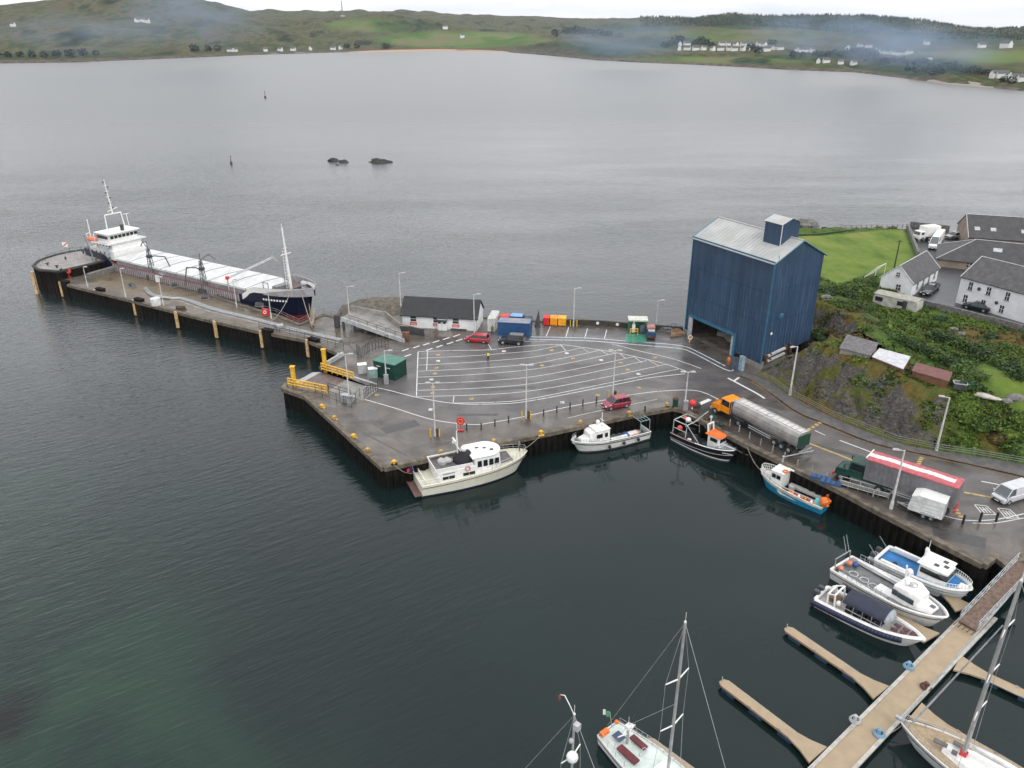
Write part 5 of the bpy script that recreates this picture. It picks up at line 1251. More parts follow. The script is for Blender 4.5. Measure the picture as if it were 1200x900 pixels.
mb = MB(); a, b = P(402, 415.5, .2), P(383, 427, .2); slabwall(mb, a-Vector((0, 0, .2)), b-Vector((0, 0, .2)), .7); mb.build('walkway_beam', lightgrey, root)
for (u, v, m_) in ((425, 437, lightgrey), (437.5, 442, mat('cabinet_green_grey', (.22, .32, .3), .5))):
    p = P(u, v); rt = E('control_box', 'grey control box beside the ferry ramp barrier' if u < 430 else 'pale green control box left of the green cabin', 'control box', p, .25); mb = MB(); mb.box((0, 0, .75), (1.35, .95, 1.5)); mb.build('box', m_, rt, bevel=.04); mb = MB(); mb.box((0, 0, 1.54), (1.45, 1.05, .08)); mb.build('lid', white, rt)
p = P(411, 470); rt = E('hydraulic_unit', 'grey hydraulic unit at the foot of the double lamp', 'machine', p, .3); mb = MB(); mb.box((-.8, 0, .6), (1.2, .9, 1.2)); mb.box((.3, -.2, .45), (.7, .7, .9)); mb.build('casing', steel, rt, bevel=.04)
# green cabin
root = E('green_cabin', 'dark green steel cabin with lighter green roof beside the lane markings', 'cabin', *((lambda a, b: (a, atan2(b.y-a.y, b.x-a.x)))(P(438.5, 440.5), P(463.5, 446.5))))
a, b, c = P(438.5, 440.5), P(463.5, 446.5), P(475, 438); lx = (b-a).length; ly = (c-b).length*1.0; hc = 2.6
mb = MB(); mb.box((lx/2, ly/2, hc/2), (lx, ly, hc)); mb.build('body', green, root)
mb = MB(); mb.box((lx/2, ly/2, hc+.06), (lx+.2, ly+.2, .14)); mb.build('roof', mat('pale_green_roof', (.06, .2, .15), .45, c2=(.035, .14, .1)), root)
mb = MB()
for i in range(int(lx/.3)): mb.box((.2+i*.3, -.02, hc/2), (.08, .05, hc-.2))
for i in range(int(ly/.3)): mb.box((lx+.02, .2+i*.3, hc/2), (.05, .08, hc-.2))
mb.build('corrugation', green, root); mb = MB(); mb.box((lx*.25, -.05, 1.9), (.7, .04, .08)); mb.box((lx*.7, -.05, 1.9), (.7, .04, .08)); mb.build('label_plate', white, root)
# ================================================================ CONTAINERS, BINS, KIOSK
def container(name, label, a, b, d, h, body, topm, cat='container', door=None):
    m_, r_, l_ = pose(a, b); root = E(name, label, cat, a, r_)
    mb = MB(); mb.box((l_/2, d/2, h/2), (l_-.1, d-.1, h-.1)); n = int(l_/.28)
    for i in range(n): mb.box((.2+i*(l_-.4)/(n-1), 0.01, h/2), (.12, .08, h-.3)); mb.box((.2+i*(l_-.4)/(n-1), d-.01, h/2), (.12, .08, h-.3))
    mb.build('corrugated_body', body, root)
    mb = MB()
    for x in (.06, l_-.06):
        for y in (.06, d-.06): mb.box((x, y, h/2), (.14, .14, h))
    for y in (.02, d-.02): mb.box((l_/2, y, h-.06), (l_, .12, .12)); mb.box((l_/2, y, .08), (l_, .12, .14))
    for x in (.02, l_-.02): mb.box((x, d/2, h-.06), (.12, d, .12)); mb.box((x, d/2, .08), (.12, d, .14))
    mb.build('frame', body, root); mb = MB(); mb.box((l_/2, d/2, h-.02), (l_-.2, d-.2, .05)); mb.build('roof', topm, root)
    return root
bcont = mat('blue_container', (.02, .105, .27), .5, c2=(.03, .07, .15), scale=1.5)
container('shipping_container', 'blue corrugated container with rusty grey roof beside the dark four wheel drive', P(583, 393.5), P(621, 395.5), 2.6, 2.6, bcont, mat('rusty_container_roof', (.34, .26, .24), .6, c2=(.14, .2, .28), scale=1))
container('site_cabin', 'pale cabin squeezed between the harbour office and the blue container', P(571.5, 388), P(580, 388.5), 4.6, 2.4, offwhite, mat('pale_grey_top', (.5, .52, .47), .6), 'cabin')
container('small_store', 'dark store box behind the blue container', P(585, 381), P(596, 382), 1.8, 1.7, bred, bred, 'store')
container('blue_store', 'bright blue topped store box behind the blue container', P(597, 382), P(612, 383), 2, 1.9, bluep, mat('light_blue_top', (.18, .36, .6), .5), 'store')
container('dark_store', 'dark box right behind the blue container', P(613, 383), P(622, 383.5), 2, 1.5, darkgrey, darkgrey, 'store')
for i, (u0, u1, m_, l_) in enumerate(((636.5, 643.5, bred, 'red waste bin, left of the row on the back quay'), (644.5, 652.8, mat('amber', (.8, .3, .01), .4), 'amber waste bin, middle of the row on the back quay'), (653.8, 662.8, mat('amber2', (.85, .38, .02), .4), 'amber waste bin, right of the row on the back quay'))):
    a, b = P(u0, 381.5+i*.3), P(u1, 382+i*.3); r_ = atan2(b.y-a.y, b.x-a.x); w = (b-a).length; root = E('waste_bin', l_, 'bin', a, r_, 'big waste bins on the back quay')
    mb = MB(); mb.slab([(0, .1), (0, 1.5), (w, 1.5), (w, .1)], 0, 1.1); mb.build('body', m_, root, bevel=.04)
    mb = MB(); mb.add([(-.03, -.05, 1.5), (w+.03, -.05, 1.5), (w+.03, 1.15, 1.75), (-.03, 1.15, 1.75), (-.03, 1.15, 1.45), (w+.03, 1.15, 1.45)], [(0, 1, 2, 3), (0, 3, 4), (1, 5, 2), (3, 2, 5, 4)]); mb.build('lid', m_, root)
    for x in (.15, w-.15): mb = MB(); mb.wheel((x, .15, .1), .1, .06); mb.build('wheel', [black, lightgrey], root)
# fish sculpture like dark net drape post
p = P(630, 383); mb = MB(); mb.tube((0, 0, 0), (0, 0, .3), .6, .5, 9); mb.tube((0, 0, .3), (.1, 0, 2.2), .5, .22, 8); mb.tube((.1, 0, 2.2), (.18, 0, 3.2), .22, .03, 8); o = mb.build('net_heap', mat('net_grey', (.06, .07, .065), .9), loc=p); tag(o, 'tall peaked heap of dark netting left of the red bin', 'net')
# fuel kiosk
a = P(736.5, 391), P(757.5, 391.5); r_ = atan2(a[1].y-a[0].y, a[1].x-a[0].x); w = (a[1]-a[0]).length
root = E('fuel_kiosk', 'open fronted green kiosk with pale canopy and yellow guarded pump on the back quay', 'kiosk', a[0], r_)
kg = mat('kiosk_green', (.05, .2, .13), .5)
mb = MB()
for x in (0, w):
    for y in (0, 1.8): mb.box((x, y, 1.25), (.12, .12, 2.5))
mb.build('frame', kg, root); mb = MB(); mb.box((w/2, .9, 2.55), (w+.3, 2.2, .3)); mb.build('canopy', mat('kiosk_canopy', (.6, .62, .55), .5), root, bevel=.03)
mb = MB(); mb.box((w/2, 1.85, 1.2), (w, .06, 2.3)); mb.build('back_panel', kg, root)
mb = MB(); mb.box((w*.28, .5, .9), (.55, .5, 1.6)); mb.box((w*.28, .5, 1.95), (.3, .2, .45)); mb.build('pump', white, root, bevel=.04)
mb = MB()
for x in (w*.08, w*.5): mb.tube((x, -.3, 0), (x, -.3, 1.1), .09)
mb.tube((w*.08, -.3, 1.05), (w*.5, -.3, 1.05), .08); mb.tube((w*.08, -.3, .6), (w*.5, -.3, .6), .08); mb.build('pump_guard', yellow, root)
mb = MB(); mb.box((w*.78, .8, .75), (.95, .8, 1.5)); mb.build('tank_cabinet', mat('slate_blue', (.1, .13, .16), .5), root, bevel=.04)
# skip
a, b = P(758, 397.5), P(768.5, 397.8); w = (b-a).length; root = E('rubbish_skip', 'blue skip with red and white top beside the fuel kiosk', 'skip', a, atan2(b.y-a.y, b.x-a.x))
mb = MB(); d = 3.2; mb.add([(0.1, .1, .1), (w-.1, .1, .1), (w-.1, d-.3, .1), (.1, d-.3, .1), (0, -.1, 1.4), (w, -.1, 1.4), (w, d, 1.4), (0, d, 1.4)], [(3, 2, 1, 0), (0, 1, 5, 4), (1, 2, 6, 5), (2, 3, 7, 6), (3, 0, 4, 7)]); mb.box((w/2, d/2, 1.0), (w-.1, d-.3, .05)); mb.build('body', bcont, root)
mb = MB(); mb.box((w/2, d*.72, 1.45), (w-.1, d*.5, .5)); mb.build('red_top', mat('pale_red', (.45, .2, .18), .6), root); mb = MB(); mb.box((w/2, .7, 1.3), (w-.4, .9, .25)); mb.build('waste', lightgrey, root)
mb = MB(); mb.box((w/2, -.13, .5), (w, .1, .5)); mb.build('front_lip', rust, root)
# covered heap and crates by the shed
p = P(785, 386); mb = MB(); mb.ball((0, 0, 0), (2.6, 1.3, 1.1), 12, 6, z0=0); mb.v = [tuple(Vector(q)*(1+.25*noise.noise((q[0]*1.6, q[1]*1.6, q[2]*2)))) for q in mb.v]; o = mb.build('tarpaulin_heap', mat('silver_tarp', (.22, .22, .24), .4, c2=(.06, .06, .065), scale=3), loc=p); tag(o, 'heap under a grey tarpaulin left of the blue shed', 'heap')
p = P(794, 394); root = E('timber_stack', 'stack of brown timber and pallets against the blue shed corner', 'timber stack', p, .3)
for i in range(5): mb = MB(); mb.box((0, .25*i, .3+.12*i), (2.8-.3*i, .22, .5)); mb.build('plank_bundle', mat('pale_brown_wood', (.3, .19, .12), .8, var=.25), root)
p = P(808, 401); root = E('yellow_valve', 'small yellow wheel topped stand beside the shed doorway', 'valve', p); mb = MB(); mb.tube((0, 0, 0), (0, 0, .9), .15, n=8); mb.build('stand', yellow, root); mb = MB(); mb.ring((0, -.2, .95), .35, .07, 'y'); mb.build('wheel', white, root)
# crash barrier by the shed front and blue gate bits
rail([(858, 433.5), (863, 434.2)], 'short blue rail beside the shed doorway', m=bluep, h=2.2, post=.8, rails=(1.1, .5), r=.06)
container('pale_cabinet', 'tall pale blue cabinet at the foot of the shed corner', P(865, 433), P(869, 435), .5, 2.4, mat('pale_blue_metal', (.3, .42, .48), .5), steel, 'cabinet')
# back wall of the quay
q = [P(u, v, 0) for u, v in ((636, 379), (700, 381), (735, 384), (800, 389))]
mb = MB()
for a, b in zip(q[:-1], q[1:]): slabwall(mb, a, b, .95, .4)
o = mb.build('quay_parapet', mat('dark_parapet', (.055, .05, .04), .8, c2=(.03, .03, .022), scale=2)); tag(o, 'low dark parapet along the back quay behind the parking bays', 'wall')
for i, (u, v) in enumerate(((679, 379), (700, 380.5), (723, 382))):
    p = P(u, v+1); mb = MB(); mb.tube((0, -.28, .55), (0, -.2, .55), .28, n=12); o = mb.build('white_marker', white, loc=p); tag(o, ('round white marker on the back parapet, left one', 'round white marker on the back parapet, middle one', 'round white marker on the back parapet, right one')[i], 'marker')
# ================================================================ PIER FURNITURE
def arm(u, v, label, h=8, s=1, ang=0):
    root = E('lattice_crane', label, 'crane', P(u, v), ang, 'grey loading arms on the pier')
    mb = MB()
    for sx in (-.6, .6):
        for sy in (-.5, .5): mb.tube((sx, sy, 0), (sx*.35, sy*.35, h*.8), .09)
    for k in range(5):
        t = k/5; w = .6*(1-t*.65); z = h*.8*t; z2 = h*.8*(t+.2); mb.tube((-w, -.4, z), (w*.9, -.4, z2), .05); mb.tube((w, .4, z), (-w*.9, .4, z2), .05); mb.tube((-w, -.4, z2), (w, -.4, z2), .05)
    mb.build('lattice_tower', mat('tower_grey', (.16, .17, .18), .5, .2), root)
    mb = MB(); mb.path([(0, 0, h*.55), (1.2*s, 0, h*.62), (3.6*s, .3, h*.6), (4.3*s, .4, h*.35), (4.5*s, .4, h*.15)], .13, 6); mb.path([(0, 0, h*.8), (-1.5*s, .8, h*.95), (-2.6*s, 1.4, h*.8)], .1, 6)
    mb.tube((0, 0, h*.6), (0, 0, h*.98), .1); mb.build('pipe_arm', mat('pipe_grey', (.12, .12, .13), .4, .3), root)
    mb = MB(); mb.box((0, 0, .5), (2.2, 1.6, 1.0)); mb.build('base_box', darkgrey, root); mb = MB(); mb.box((0, 0, h*.6), (.9, .9, .5)); mb.build('winch_box', darkgrey, root)
arm(180, 327, 'grey lattice loading arm nearest the ship bridge', 8.5, 1, -.2); arm(241, 343, 'grey lattice loading arm midway along the ship', 8.5, -1, -.2)
root = E('folded_gangway', 'pale folded gangway frame lying across the ship hatch covers', 'gangway', P(270, 350, 0), radians(18))
mb = MB(); tp = 3.6
mb.tube((0, 0, 0), (0, 0, 4.4), .12); mb.tube((0, 0, 4.2), (9.5, 5, 6.4), .12); mb.tube((0, .7, 4.2), (9.2, 5.7, 6.4), .12); mb.tube((9.5, 5, 6.4), (10.2, 5.2, 5.4), .1)
for i in range(9): t = i/8; mb.tube((9.5*t, 5*t, 4.2+2.2*t), (9.2*t, .7+5*t, 4.2+2.2*t), .06)
mb.build('frame', lightgrey, root); mb = MB(); mb.box((0, 0, 4.4), (.7, .9, .5)); mb.build('hinge', bred, root)
for u, v, l_ in ((189, 327, 'white cube tank behind, beside the nearer loading arm'), (183.5, 355, 'white drum tank near the seaward edge of the pier')):
    p = P(u, v+3); root = E('white_tank', l_, 'tank', p); mb = MB()
    if v < 340: mb.box((0, 0, .8), (1.7, 1.4, 1.5))
    else: mb.tube((0, 0, 0), (0, 0, 1.5), .95, n=14); mb.ball((0, 0, 1.5), (.95, .95, .18), 14, 3, z0=0)
    mb.build('body', offwhite, root); mb = MB(); mb.box((0, 0, .04), (2.1, 1.9, .12)); mb.build('pallet', woodb, root)
for u, v, l_ in ((155, 334, 'small dark winch on the open pier deck'), (205, 334, 'dark machinery pile between the loading arms'), (212, 361, 'rusty gear heap at the start of the pier fence'), (328, 383, 'tangle of pale chain and pipes above the sixth fender'), (305, 357, 'dark hose heap on the berth side of the pier'), (240, 349, 'dark valve set at the foot of the second loading arm')):
    p = P(u, v+2); root = E('deck_machinery', l_, 'machinery', p, random.random()*3)
    mb = MB(); mb.tube((-.6, 0, .45), (.6, 0, .45), .4, n=10); mb.build('drum', darkgrey if 'pale' not in l_ else lightgrey, root); mb = MB(); mb.box((0, 0, .1), (1.9, 1.1, .2)); mb.box((-.75, 0, .4), (.12, .8, .7)); mb.box((.75, 0, .4), (.12, .8, .7)); mb.build('bed', rust if 'rusty' in l_ else midgrey, root)
# pipe run down the pier
mb = MB(); pr = [P(u, v, .25) for u, v in ((170, 337), (178, 345), (200, 349), (215, 350), (250, 362), (300, 374), (345, 386), (400, 398))]
for k in (-.35, 0, .35): mb.path([p+Vector((k*.3, k, 0)) for p in spline(pr, 4)], .1, 5)
o = mb.build('pipe_run', steel); tag(o, 'bundle of pale pipes running along the pier deck', 'pipes')
mb = MB(); strip(mb, [p+Vector((0, 0, -.24)) for p in spline(pr[2:], 4)], 2.3); o = mb.build('pier_roadway', conc); tag(o, kind='structure')
for i, (u, v, vt) in enumerate(((80, 298, 275), (52, 306, 288))):
    pass
p = P(93, 297, HZ); 
root = E('signal_mast', 'grey signal mast leaning over the round pier head', 'mast', P(111, 306, HZ)); mb = MB(); h = 6.0; mb.tube((0, 0, 0), (-1.2, 0, h), .16, .1, 8); mb.build('mast', midgrey, root); mb = MB(); mb.box((0, 0, .4), (.8, .8, .8)); mb.build('base', midgrey, root)
root = E('warning_sign', 'small red and white sign board on a post on the round pier head', 'sign', P(79, 299, HZ), .1); mb = MB(); mb.tube((0, 0, 0), (0, 0, 2.2), .06); mb.build('post', steel, root); mb = MB(); mb.box((0, 0, 2.5), (1.2, .06, 1.1)); g_ = mb.build('board', white, root); mb = MB(); mb.box((0, -.04, 2.5), (1.5, .03, .22), ry=radians(-38)); mb.build('stripe', bred, g_)
for i, (u, v, vt) in enumerate(((92, 307, 286), (124, 302, 290))):
    p = P(u, v, HZ); h = HT(u, v, vt, HZ); mb = MB(); mb.tube((0, 0, 0), (0, 0, h), .06, .05); mb.box((0, 0, h), (.3, .2, .15)); o = mb.build('light_pole', steel, loc=p); tag(o, ('thin pole on the middle of the round pier head', 'thin pole at the ship side of the round pier head')[i], 'pole')
# small markers in the bay and skerries
for i, (u, v, r, sx, l_) in enumerate(((392, 187.5, 2.6, 1.5, 'dark skerry in the bay, leftmost'), (403, 189, 2.3, 1.5, 'dark skerry in the bay beside the leftmost one'), (395.5, 192.3, 1.1, 1.3, 'tiny skerry just in front of the left pair'), (445, 189, 3.2, 2.1, 'long low dark skerry in the bay, rightmost'))):
    p = P(u, v+1.2, WZ); mb = MB(); mb.ball((0, 0, -.2), (r*sx*.72, r*.6, r*.6), 14, 8, z0=-.3); mb.v = [tuple(Vector(q)*(1+.45*noise.noise((q[0]*.5+i*3, q[1]*.5, q[2]*.8)))) for q in mb.v]
    o = mb.build('skerry', mat('wet_rock', (.03, .028, .028), .6, c2=(.012, .012, .012)), loc=p); tag(o, l_, 'rock')
for i, (u, v) in enumerate(((311, 115), (271, 192))):
    p = P(u, v, WZ); root = E('channel_marker', ('thin dark marker buoy far out in the bay', 'thin dark marker buoy in the bay above the ship')[i], 'buoy', p); s = 1.6 if i == 0 else 1; mb = MB(); mb.tube((0, 0, -.5), (0, 0, 1.0*s), .6*s, .5*s, 9); mb.build('float', darkgrey, root); mb = MB(); mb.tube((0, 0, s), (.1, 0, 3.2*s), .16*s, .1*s); mb.ball((.1, 0, 3.2*s), .3*s, 6, 4); mb.build('staff', darkgrey, root)
# ================================================================ PEOPLE
def person(p, ang, label, top, legs, skin=(.45, .27, .2), bend=0.0, arms='down', h=1.75, hi=None):
    root = E('person', label, 'person', p, ang)
    k = h/1.75
    J = {'pel': (0, 0, .95), 'sp': (bend*.15, 0, 1.15), 'ch': (bend*.35, 0, 1.36), 'nk': (bend*.45, 0, 1.5), 'hd': (bend*.5, 0, 1.6), 'ht': (bend*.52, 0, 1.7)}
    for s, n in ((1, 'l'), (-1, 'r')):
        J[n+'hip'] = (0, s*.1, .9); J[n+'kn'] = (.05 if s > 0 else 0, s*.12, .5); J[n+'an'] = (-.02*s, s*.13, .1); J[n+'toe'] = (.15-.02*s, s*.14, .05)
        J[n+'sh'] = (bend*.37, s*.19, 1.42)
        if arms == 'fwd': J[n+'el'] = (.12+bend*.4, s*.24, 1.17); J[n+'ha'] = (.38+bend*.4, s*.15, 1.15)
        else: J[n+'el'] = (.02+bend*.45, s*.25, 1.15); J[n+'ha'] = (.12+bend*.45, s*.26, .9)
    Ed = [('pel', 'sp'), ('sp', 'ch'), ('ch', 'nk'), ('nk', 'hd'), ('hd', 'ht')]+[e for n in 'lr' for e in (('pel', n+'hip'), (n+'hip', n+'kn'), (n+'kn', n+'an'), (n+'an', n+'toe'), ('ch', n+'sh'), (n+'sh', n+'el'), (n+'el', n+'ha'))]
    R = dict(pel=.15, sp=.14, ch=.17, nk=.06, hd=.105, ht=.07)
    nm = list(J); me = bpy.data.meshes.new('body'); me.from_pydata([tuple(c*k for c in J[n]) for n in nm], [(nm.index(a), nm.index(b)) for a, b in Ed], [])
    o = bpy.data.objects.new('body', me); COL.objects.link(o); o.parent = root
    md = o.modifiers.new('skin', 'SKIN'); me.skin_vertices
    for i, n in enumerate(nm):
        r = R.get(n, {'hip': .1, 'kn': .07, 'an': .05, 'toe': .045, 'sh': .075, 'el': .055, 'ha': .04}.get(n[1:], .06)); me.skin_vertices[0].data[i].radius = (r*k, r*k)
        me.skin_vertices[0].data[i].use_root = (n == 'pel')
    o.modifiers.new('sub', 'SUBSURF').levels = 1; o.modifiers['sub'].render_levels = 1
    dg = bpy.context.evaluated_depsgraph_get(); ev = o.evaluated_get(dg); m2 = bpy.data.meshes.new_from_object(ev); o.modifiers.clear(); o.data = m2
    sk = mat('skin', (.45, .27, .2), .6); m2.materials.clear()
    for m_ in (sk, top, legs, black): m2.materials.append(m_)
    for f in m2.polygons:
        c = f.center/k; hand = abs(c.y) > .13 and c.x > .3+bend*.3 if arms == 'fwd' else (abs(c.y) > .2 and c.z < .95 and c.z > .8)
        f.material_index = 0 if c.z > 1.5 or hand else 1 if c.z > .93 else 2 if c.z > .12 else 3
        f.use_smooth = True
    mb = MB(); mb.ball(((bend*.52-.01)*k, 0, 1.64*k), (.115*k, .1*k, .12*k), 9, 5, z0=0); mb.build('hair', mat('dark_hair', (.04, .025, .015), .7), root, smooth=True)
    if hi:
        mb = MB(); mb.box((bend*.3*k, 0, 1.25*k), (.36*k, .46*k, .42*k), top=.85); mb.build('vest', hi, root, bevel=.05)
person(P(572, 423.5), 2.0, 'person in dark clothes and yellow vest standing on the lane markings', darkgrey, navy, hi=mat('hi_vis_yellow', (.7, .75, .06), .6))
person(P(853, 429), -2.4, 'person in orange overalls at the right side of the shed doorway', orange, mat('orange_dark', (.5, .12, .03), .7))
person(P(577, 391.5), -1.2, 'person in dark clothes between the pale cabin and the blue container', mat('olive', (.2, .2, .03), .7), navy)
# ================================================================ ROAD VEHICLES
def car(a, b, W, H, body, label, name='parked_car', kind='hatch', group=None, cat='car', z=0):
    m_, r_, L_ = pose(a, b); root = E(name, label, cat, (m_.x, m_.y, z), r_, group)
    h = H; x0, x1 = -L_/2, L_/2; w = W/2
    prof = {'hatch': dict(belt=.6, gx=(-.47, -.40, .14, .34), hood=.58), 'suv': dict(belt=.6, gx=(-.49, -.45, .08, .24), hood=.6), 'estate': dict(belt=.6, gx=(-.49, -.42, .1, .29), hood=.58), 'saloon': dict(belt=.62, gx=(-.38, -.2, .08, .27), hood=.62), 'van': dict(belt=.55, gx=(-.5, -.49, .26, .42), hood=.53), 'pickup': dict(belt=.6, gx=(-.1, -.06, .12, .26), hood=.6)}[kind]
    bz = h*prof['belt']; g0, g1, g2, g3 = [t*L_ for t in prof['gx']]
    # body shell by stations
    st = [(x0, .86, .32, bz*.92), (x0+.12, .95, .24, bz), (x0+L_*.16, 1, .2, bz), (g0*0+0, 1, .2, bz), (g3, 1, .2, bz), (x1-L_*.12, .98, .2, h*prof['hood']*.93), (x1-.12, .9, .22, h*prof['hood']*.78), (x1, .78, .34, h*.36)]
    mb = MB(); o_ = 0
    for x, kw, zb, zt in st:
        mb.v += [(x, -w*kw*.92, zb), (x, -w*kw, zb+.22), (x, -w*kw, zt-.14), (x, -w*kw*.9, zt), (x, w*kw*.9, zt), (x, w*kw, zt-.14), (x, w*kw, zb+.22), (x, w*kw*.92, zb)]
    for i in range(len(st)-1):
        for j in range(8): a_ = i*8+j; b_ = i*8+(j+1) % 8; mb.f.append([a_, b_, b_+8, a_+8][::-1]); mb.m.append(0)
    mb.f.append(list(range(8))); mb.m.append(0); mb.f.append([len(mb.v)-8+j for j in range(8)][::-1]); mb.m.append(0)
    ob_ = mb.build('body', body, root, bevel=.03)
    # cabin
    wt = w*.76; mb = MB(); zt = h-.05
    B8 = [(g0, -w*.9, bz-.03), (g3, -w*.9, bz-.03), (g3, w*.9, bz-.03), (g0, w*.9, bz-.03), (g1, -wt, zt), (g2, -wt, zt), (g2, wt, zt), (g1, wt, zt)]
    mb.add(B8, [(0, 1, 5, 4), (1, 2, 6, 5), (2, 3, 7, 6), (3, 0, 4, 7)]); mb.build('windows', glass if kind != 'van' else blueg, root)
    mb = MB(); mb.box(((g1+g2)/2, 0, zt+.03), (g2-g1+.1, wt*2+.06, .09), top=.92); mb.build('roof', body, root, bevel=.03)
    mb = MB()
    def pil(t, b_):
        for s in (-1, 1): mb.tube((b_, s*w*.905, bz-.03), (t, s*(wt+.01), zt), .05, n=4)
    pil(g1, g0); pil(g2, g3); pil((g1+g2)/2, (g0+g3)/2-.1)
    mb.build('pillars', body, root)
    if kind == 'van': mb = MB(); mb.slab([(x0+.1, bz-.02), (x0+.15, zt), (x1*.25, zt), (x1*.25, bz-.02)], -w*.93, w*.93, k=.87, kz=bz); mb.build('load_body', body, root)
    if kind == 'pickup': mb = MB(); mb.box((x0*.6, 0, bz+.03), (L_*.32, W*.8, .05)); mb.build('load_bed', black, root)
    rr = .33*h/1.5 if kind != 'van' else .34
    rr = min(.4, max(.3, rr))
    for sx in (x0+L_*.19, x1-L_*.18):
        for s in (-1, 1):
            mb = MB(); mb.tube((sx, s*(w-.2), rr), (sx, s*(w+.01), rr), rr, n=16); t_ = mb.build('wheel', black, root); mb = MB(); mb.tube((sx, s*(w-.05), rr), (sx, s*(w+.025), rr), rr*.58, n=12); mb.build('rim', steel, t_)
    for s in (-1, 1):
        mb = MB(); mb.box((x1-.1, s*w*.62, h*prof['hood']*.66), (.22, .34, .17)); mb.build('headlight', mat('headlight_glass', (.6, .62, .65), .15), root, bevel=.02)
        mb = MB(); mb.box((x0+.02, s*w*.72, bz*.8), (.08, .2, .25)); mb.build('tail_light', bred, root)
        mb = MB(); mb.box((g3-.25, s*(w+.08), bz+.08), (.14, .2, .14)); mb.build('door_mirror', body, root, bevel=.02)
    mb = MB(); mb.box((x1+.0, 0, .42), (.06, W*.5, .16)); mb.build('grille', black, root)
    mb = MB(); mb.box((x1+.035, 0, .36), (.02, .5, .11)); mb.build('number_plate', white, root)
    return root
car(P(573.5, 401.5), P(545.5, 399), 1.65, 1.45, red, 'bright red small hatchback parked in front of the harbour office', group=None)
car(P(614.5, 403.5), P(585, 401.5), 1.85, 1.8, mat('black_car_paint', (.012, .015, .022), .2, var=.1, coat=.5), 'dark blue black four wheel drive parked beside the blue container', name='parked_jeep', kind='suv')
car(P(736, 474), P(707, 479.5), 1.85, 1.6, mat('dark_red_paint', (.26, .015, .035), .25, var=.1, coat=.4), 'dark red estate car on the quay above the white workboat', kind='estate')
wv = mat('silver_white_paint', (.52, .53, .56), .3, var=.05, coat=.3)
car(P(1200, 579), P(1167, 589), 1.95, 1.9, wv, 'silver white van parked on the road at the right edge', name='parked_van', kind='van', cat='van')
car(P(1096, 336.5, GZ), P(1082, 347, GZ), 1.9, 1.5, mat('black_car_paint', (.012, .015, .022), .2), 'dark pickup parked beside the white gabled house', name='parked_pickup', kind='pickup', z=GZ+.03)
car(P(1160, 366.5, GZ), P(1128, 359.5, GZ), 1.85, 1.45, mat('black_green_paint', (.012, .02, .02), .2), 'dark saloon car below the two storey white building', kind='saloon', z=GZ+.03)
car(P(1129, 278, GZ), P(1109, 280, GZ), 1.8, 1.45, mat('silver_paint', (.5, .52, .54), .3, .3), 'silver car at the seaward end of the yard', kind='estate', z=GZ+.03)
car(P(1101, 280, GZ), P(1092, 293, GZ), 2.0, 2.4, white, 'white delivery van nose towards the camera in the yard', name='parked_van', kind='van', cat='van', z=GZ+.03)
def wheels(root, xs, W, r=.5, m=black, dual=False):
    for x in xs:
        for s in (-1, 1):
            mb = MB(); mb.tube((x, s*(W/2-.32), r), (x, s*W/2, r), r, n=18); t_ = mb.build('wheel', m, root); mb = MB(); mb.tube((x, s*(W/2-.05), r), (x, s*(W/2+.03), r), r*.5, n=12); mb.tube((x, s*(W/2), r), (x, s*(W/2+.1), r), r*.2, n=8); mb.build('rim', steel, t_)
# box lorry in the yard
m_, r_, l_ = pose(P(1096, 280, GZ), P(1071, 281.5, GZ)); root = E('box_lorry', 'white box lorry at the seaward corner of the yard', 'lorry', (m_.x, m_.y, GZ+.03), r_+.1)
mb = MB(); mb.box((-.9, 0, 2.05), (l_*.72, 2.3, 2.3)); mb.build('cargo_box', white, root, bevel=.04)
mb = MB(); mb.slab([(l_/2-2.0, .5), (l_/2-2.0, 2.2), (l_/2-.4, 2.2), (l_/2-.05, 1.3), (l_/2, .5)], -1.0, 1.0); mb.build('cab', white, root, bevel=.05); mb = MB(); mb.box((l_/2-.2, 0, 1.7), (.1, 1.8, .7), ry=-.35); mb.box((l_/2-1.0, 0, 1.7), (.8, 2.04, .55)); mb.build('cab_windows', glass, root)
mb = MB(); mb.box((0, 0, .6), (l_-.4, 1.2, .25)); mb.build('chassis', darkgrey, root); wheels(root, (l_/2-1.2, -l_/2+1.3), 2.1, .42)
# orange tug and tanker trailer
def tractor(a, b, body, label, name, fender, z=0, daycab=True, roofm=None, band=None):
    m_, r_, L_ = pose(a, b); root = E(name, label, 'lorry', (m_.x, m_.y, z), r_)
    return root, L_
ta, tb = P(935, 518), P(868, 481)           # tanker tail -> front, ground line of the axle
dirv = (tb-ta).normalized(); r_ = atan2(dirv.y, dirv.x); nrv = Vector((-dirv.y, dirv.x, 0))
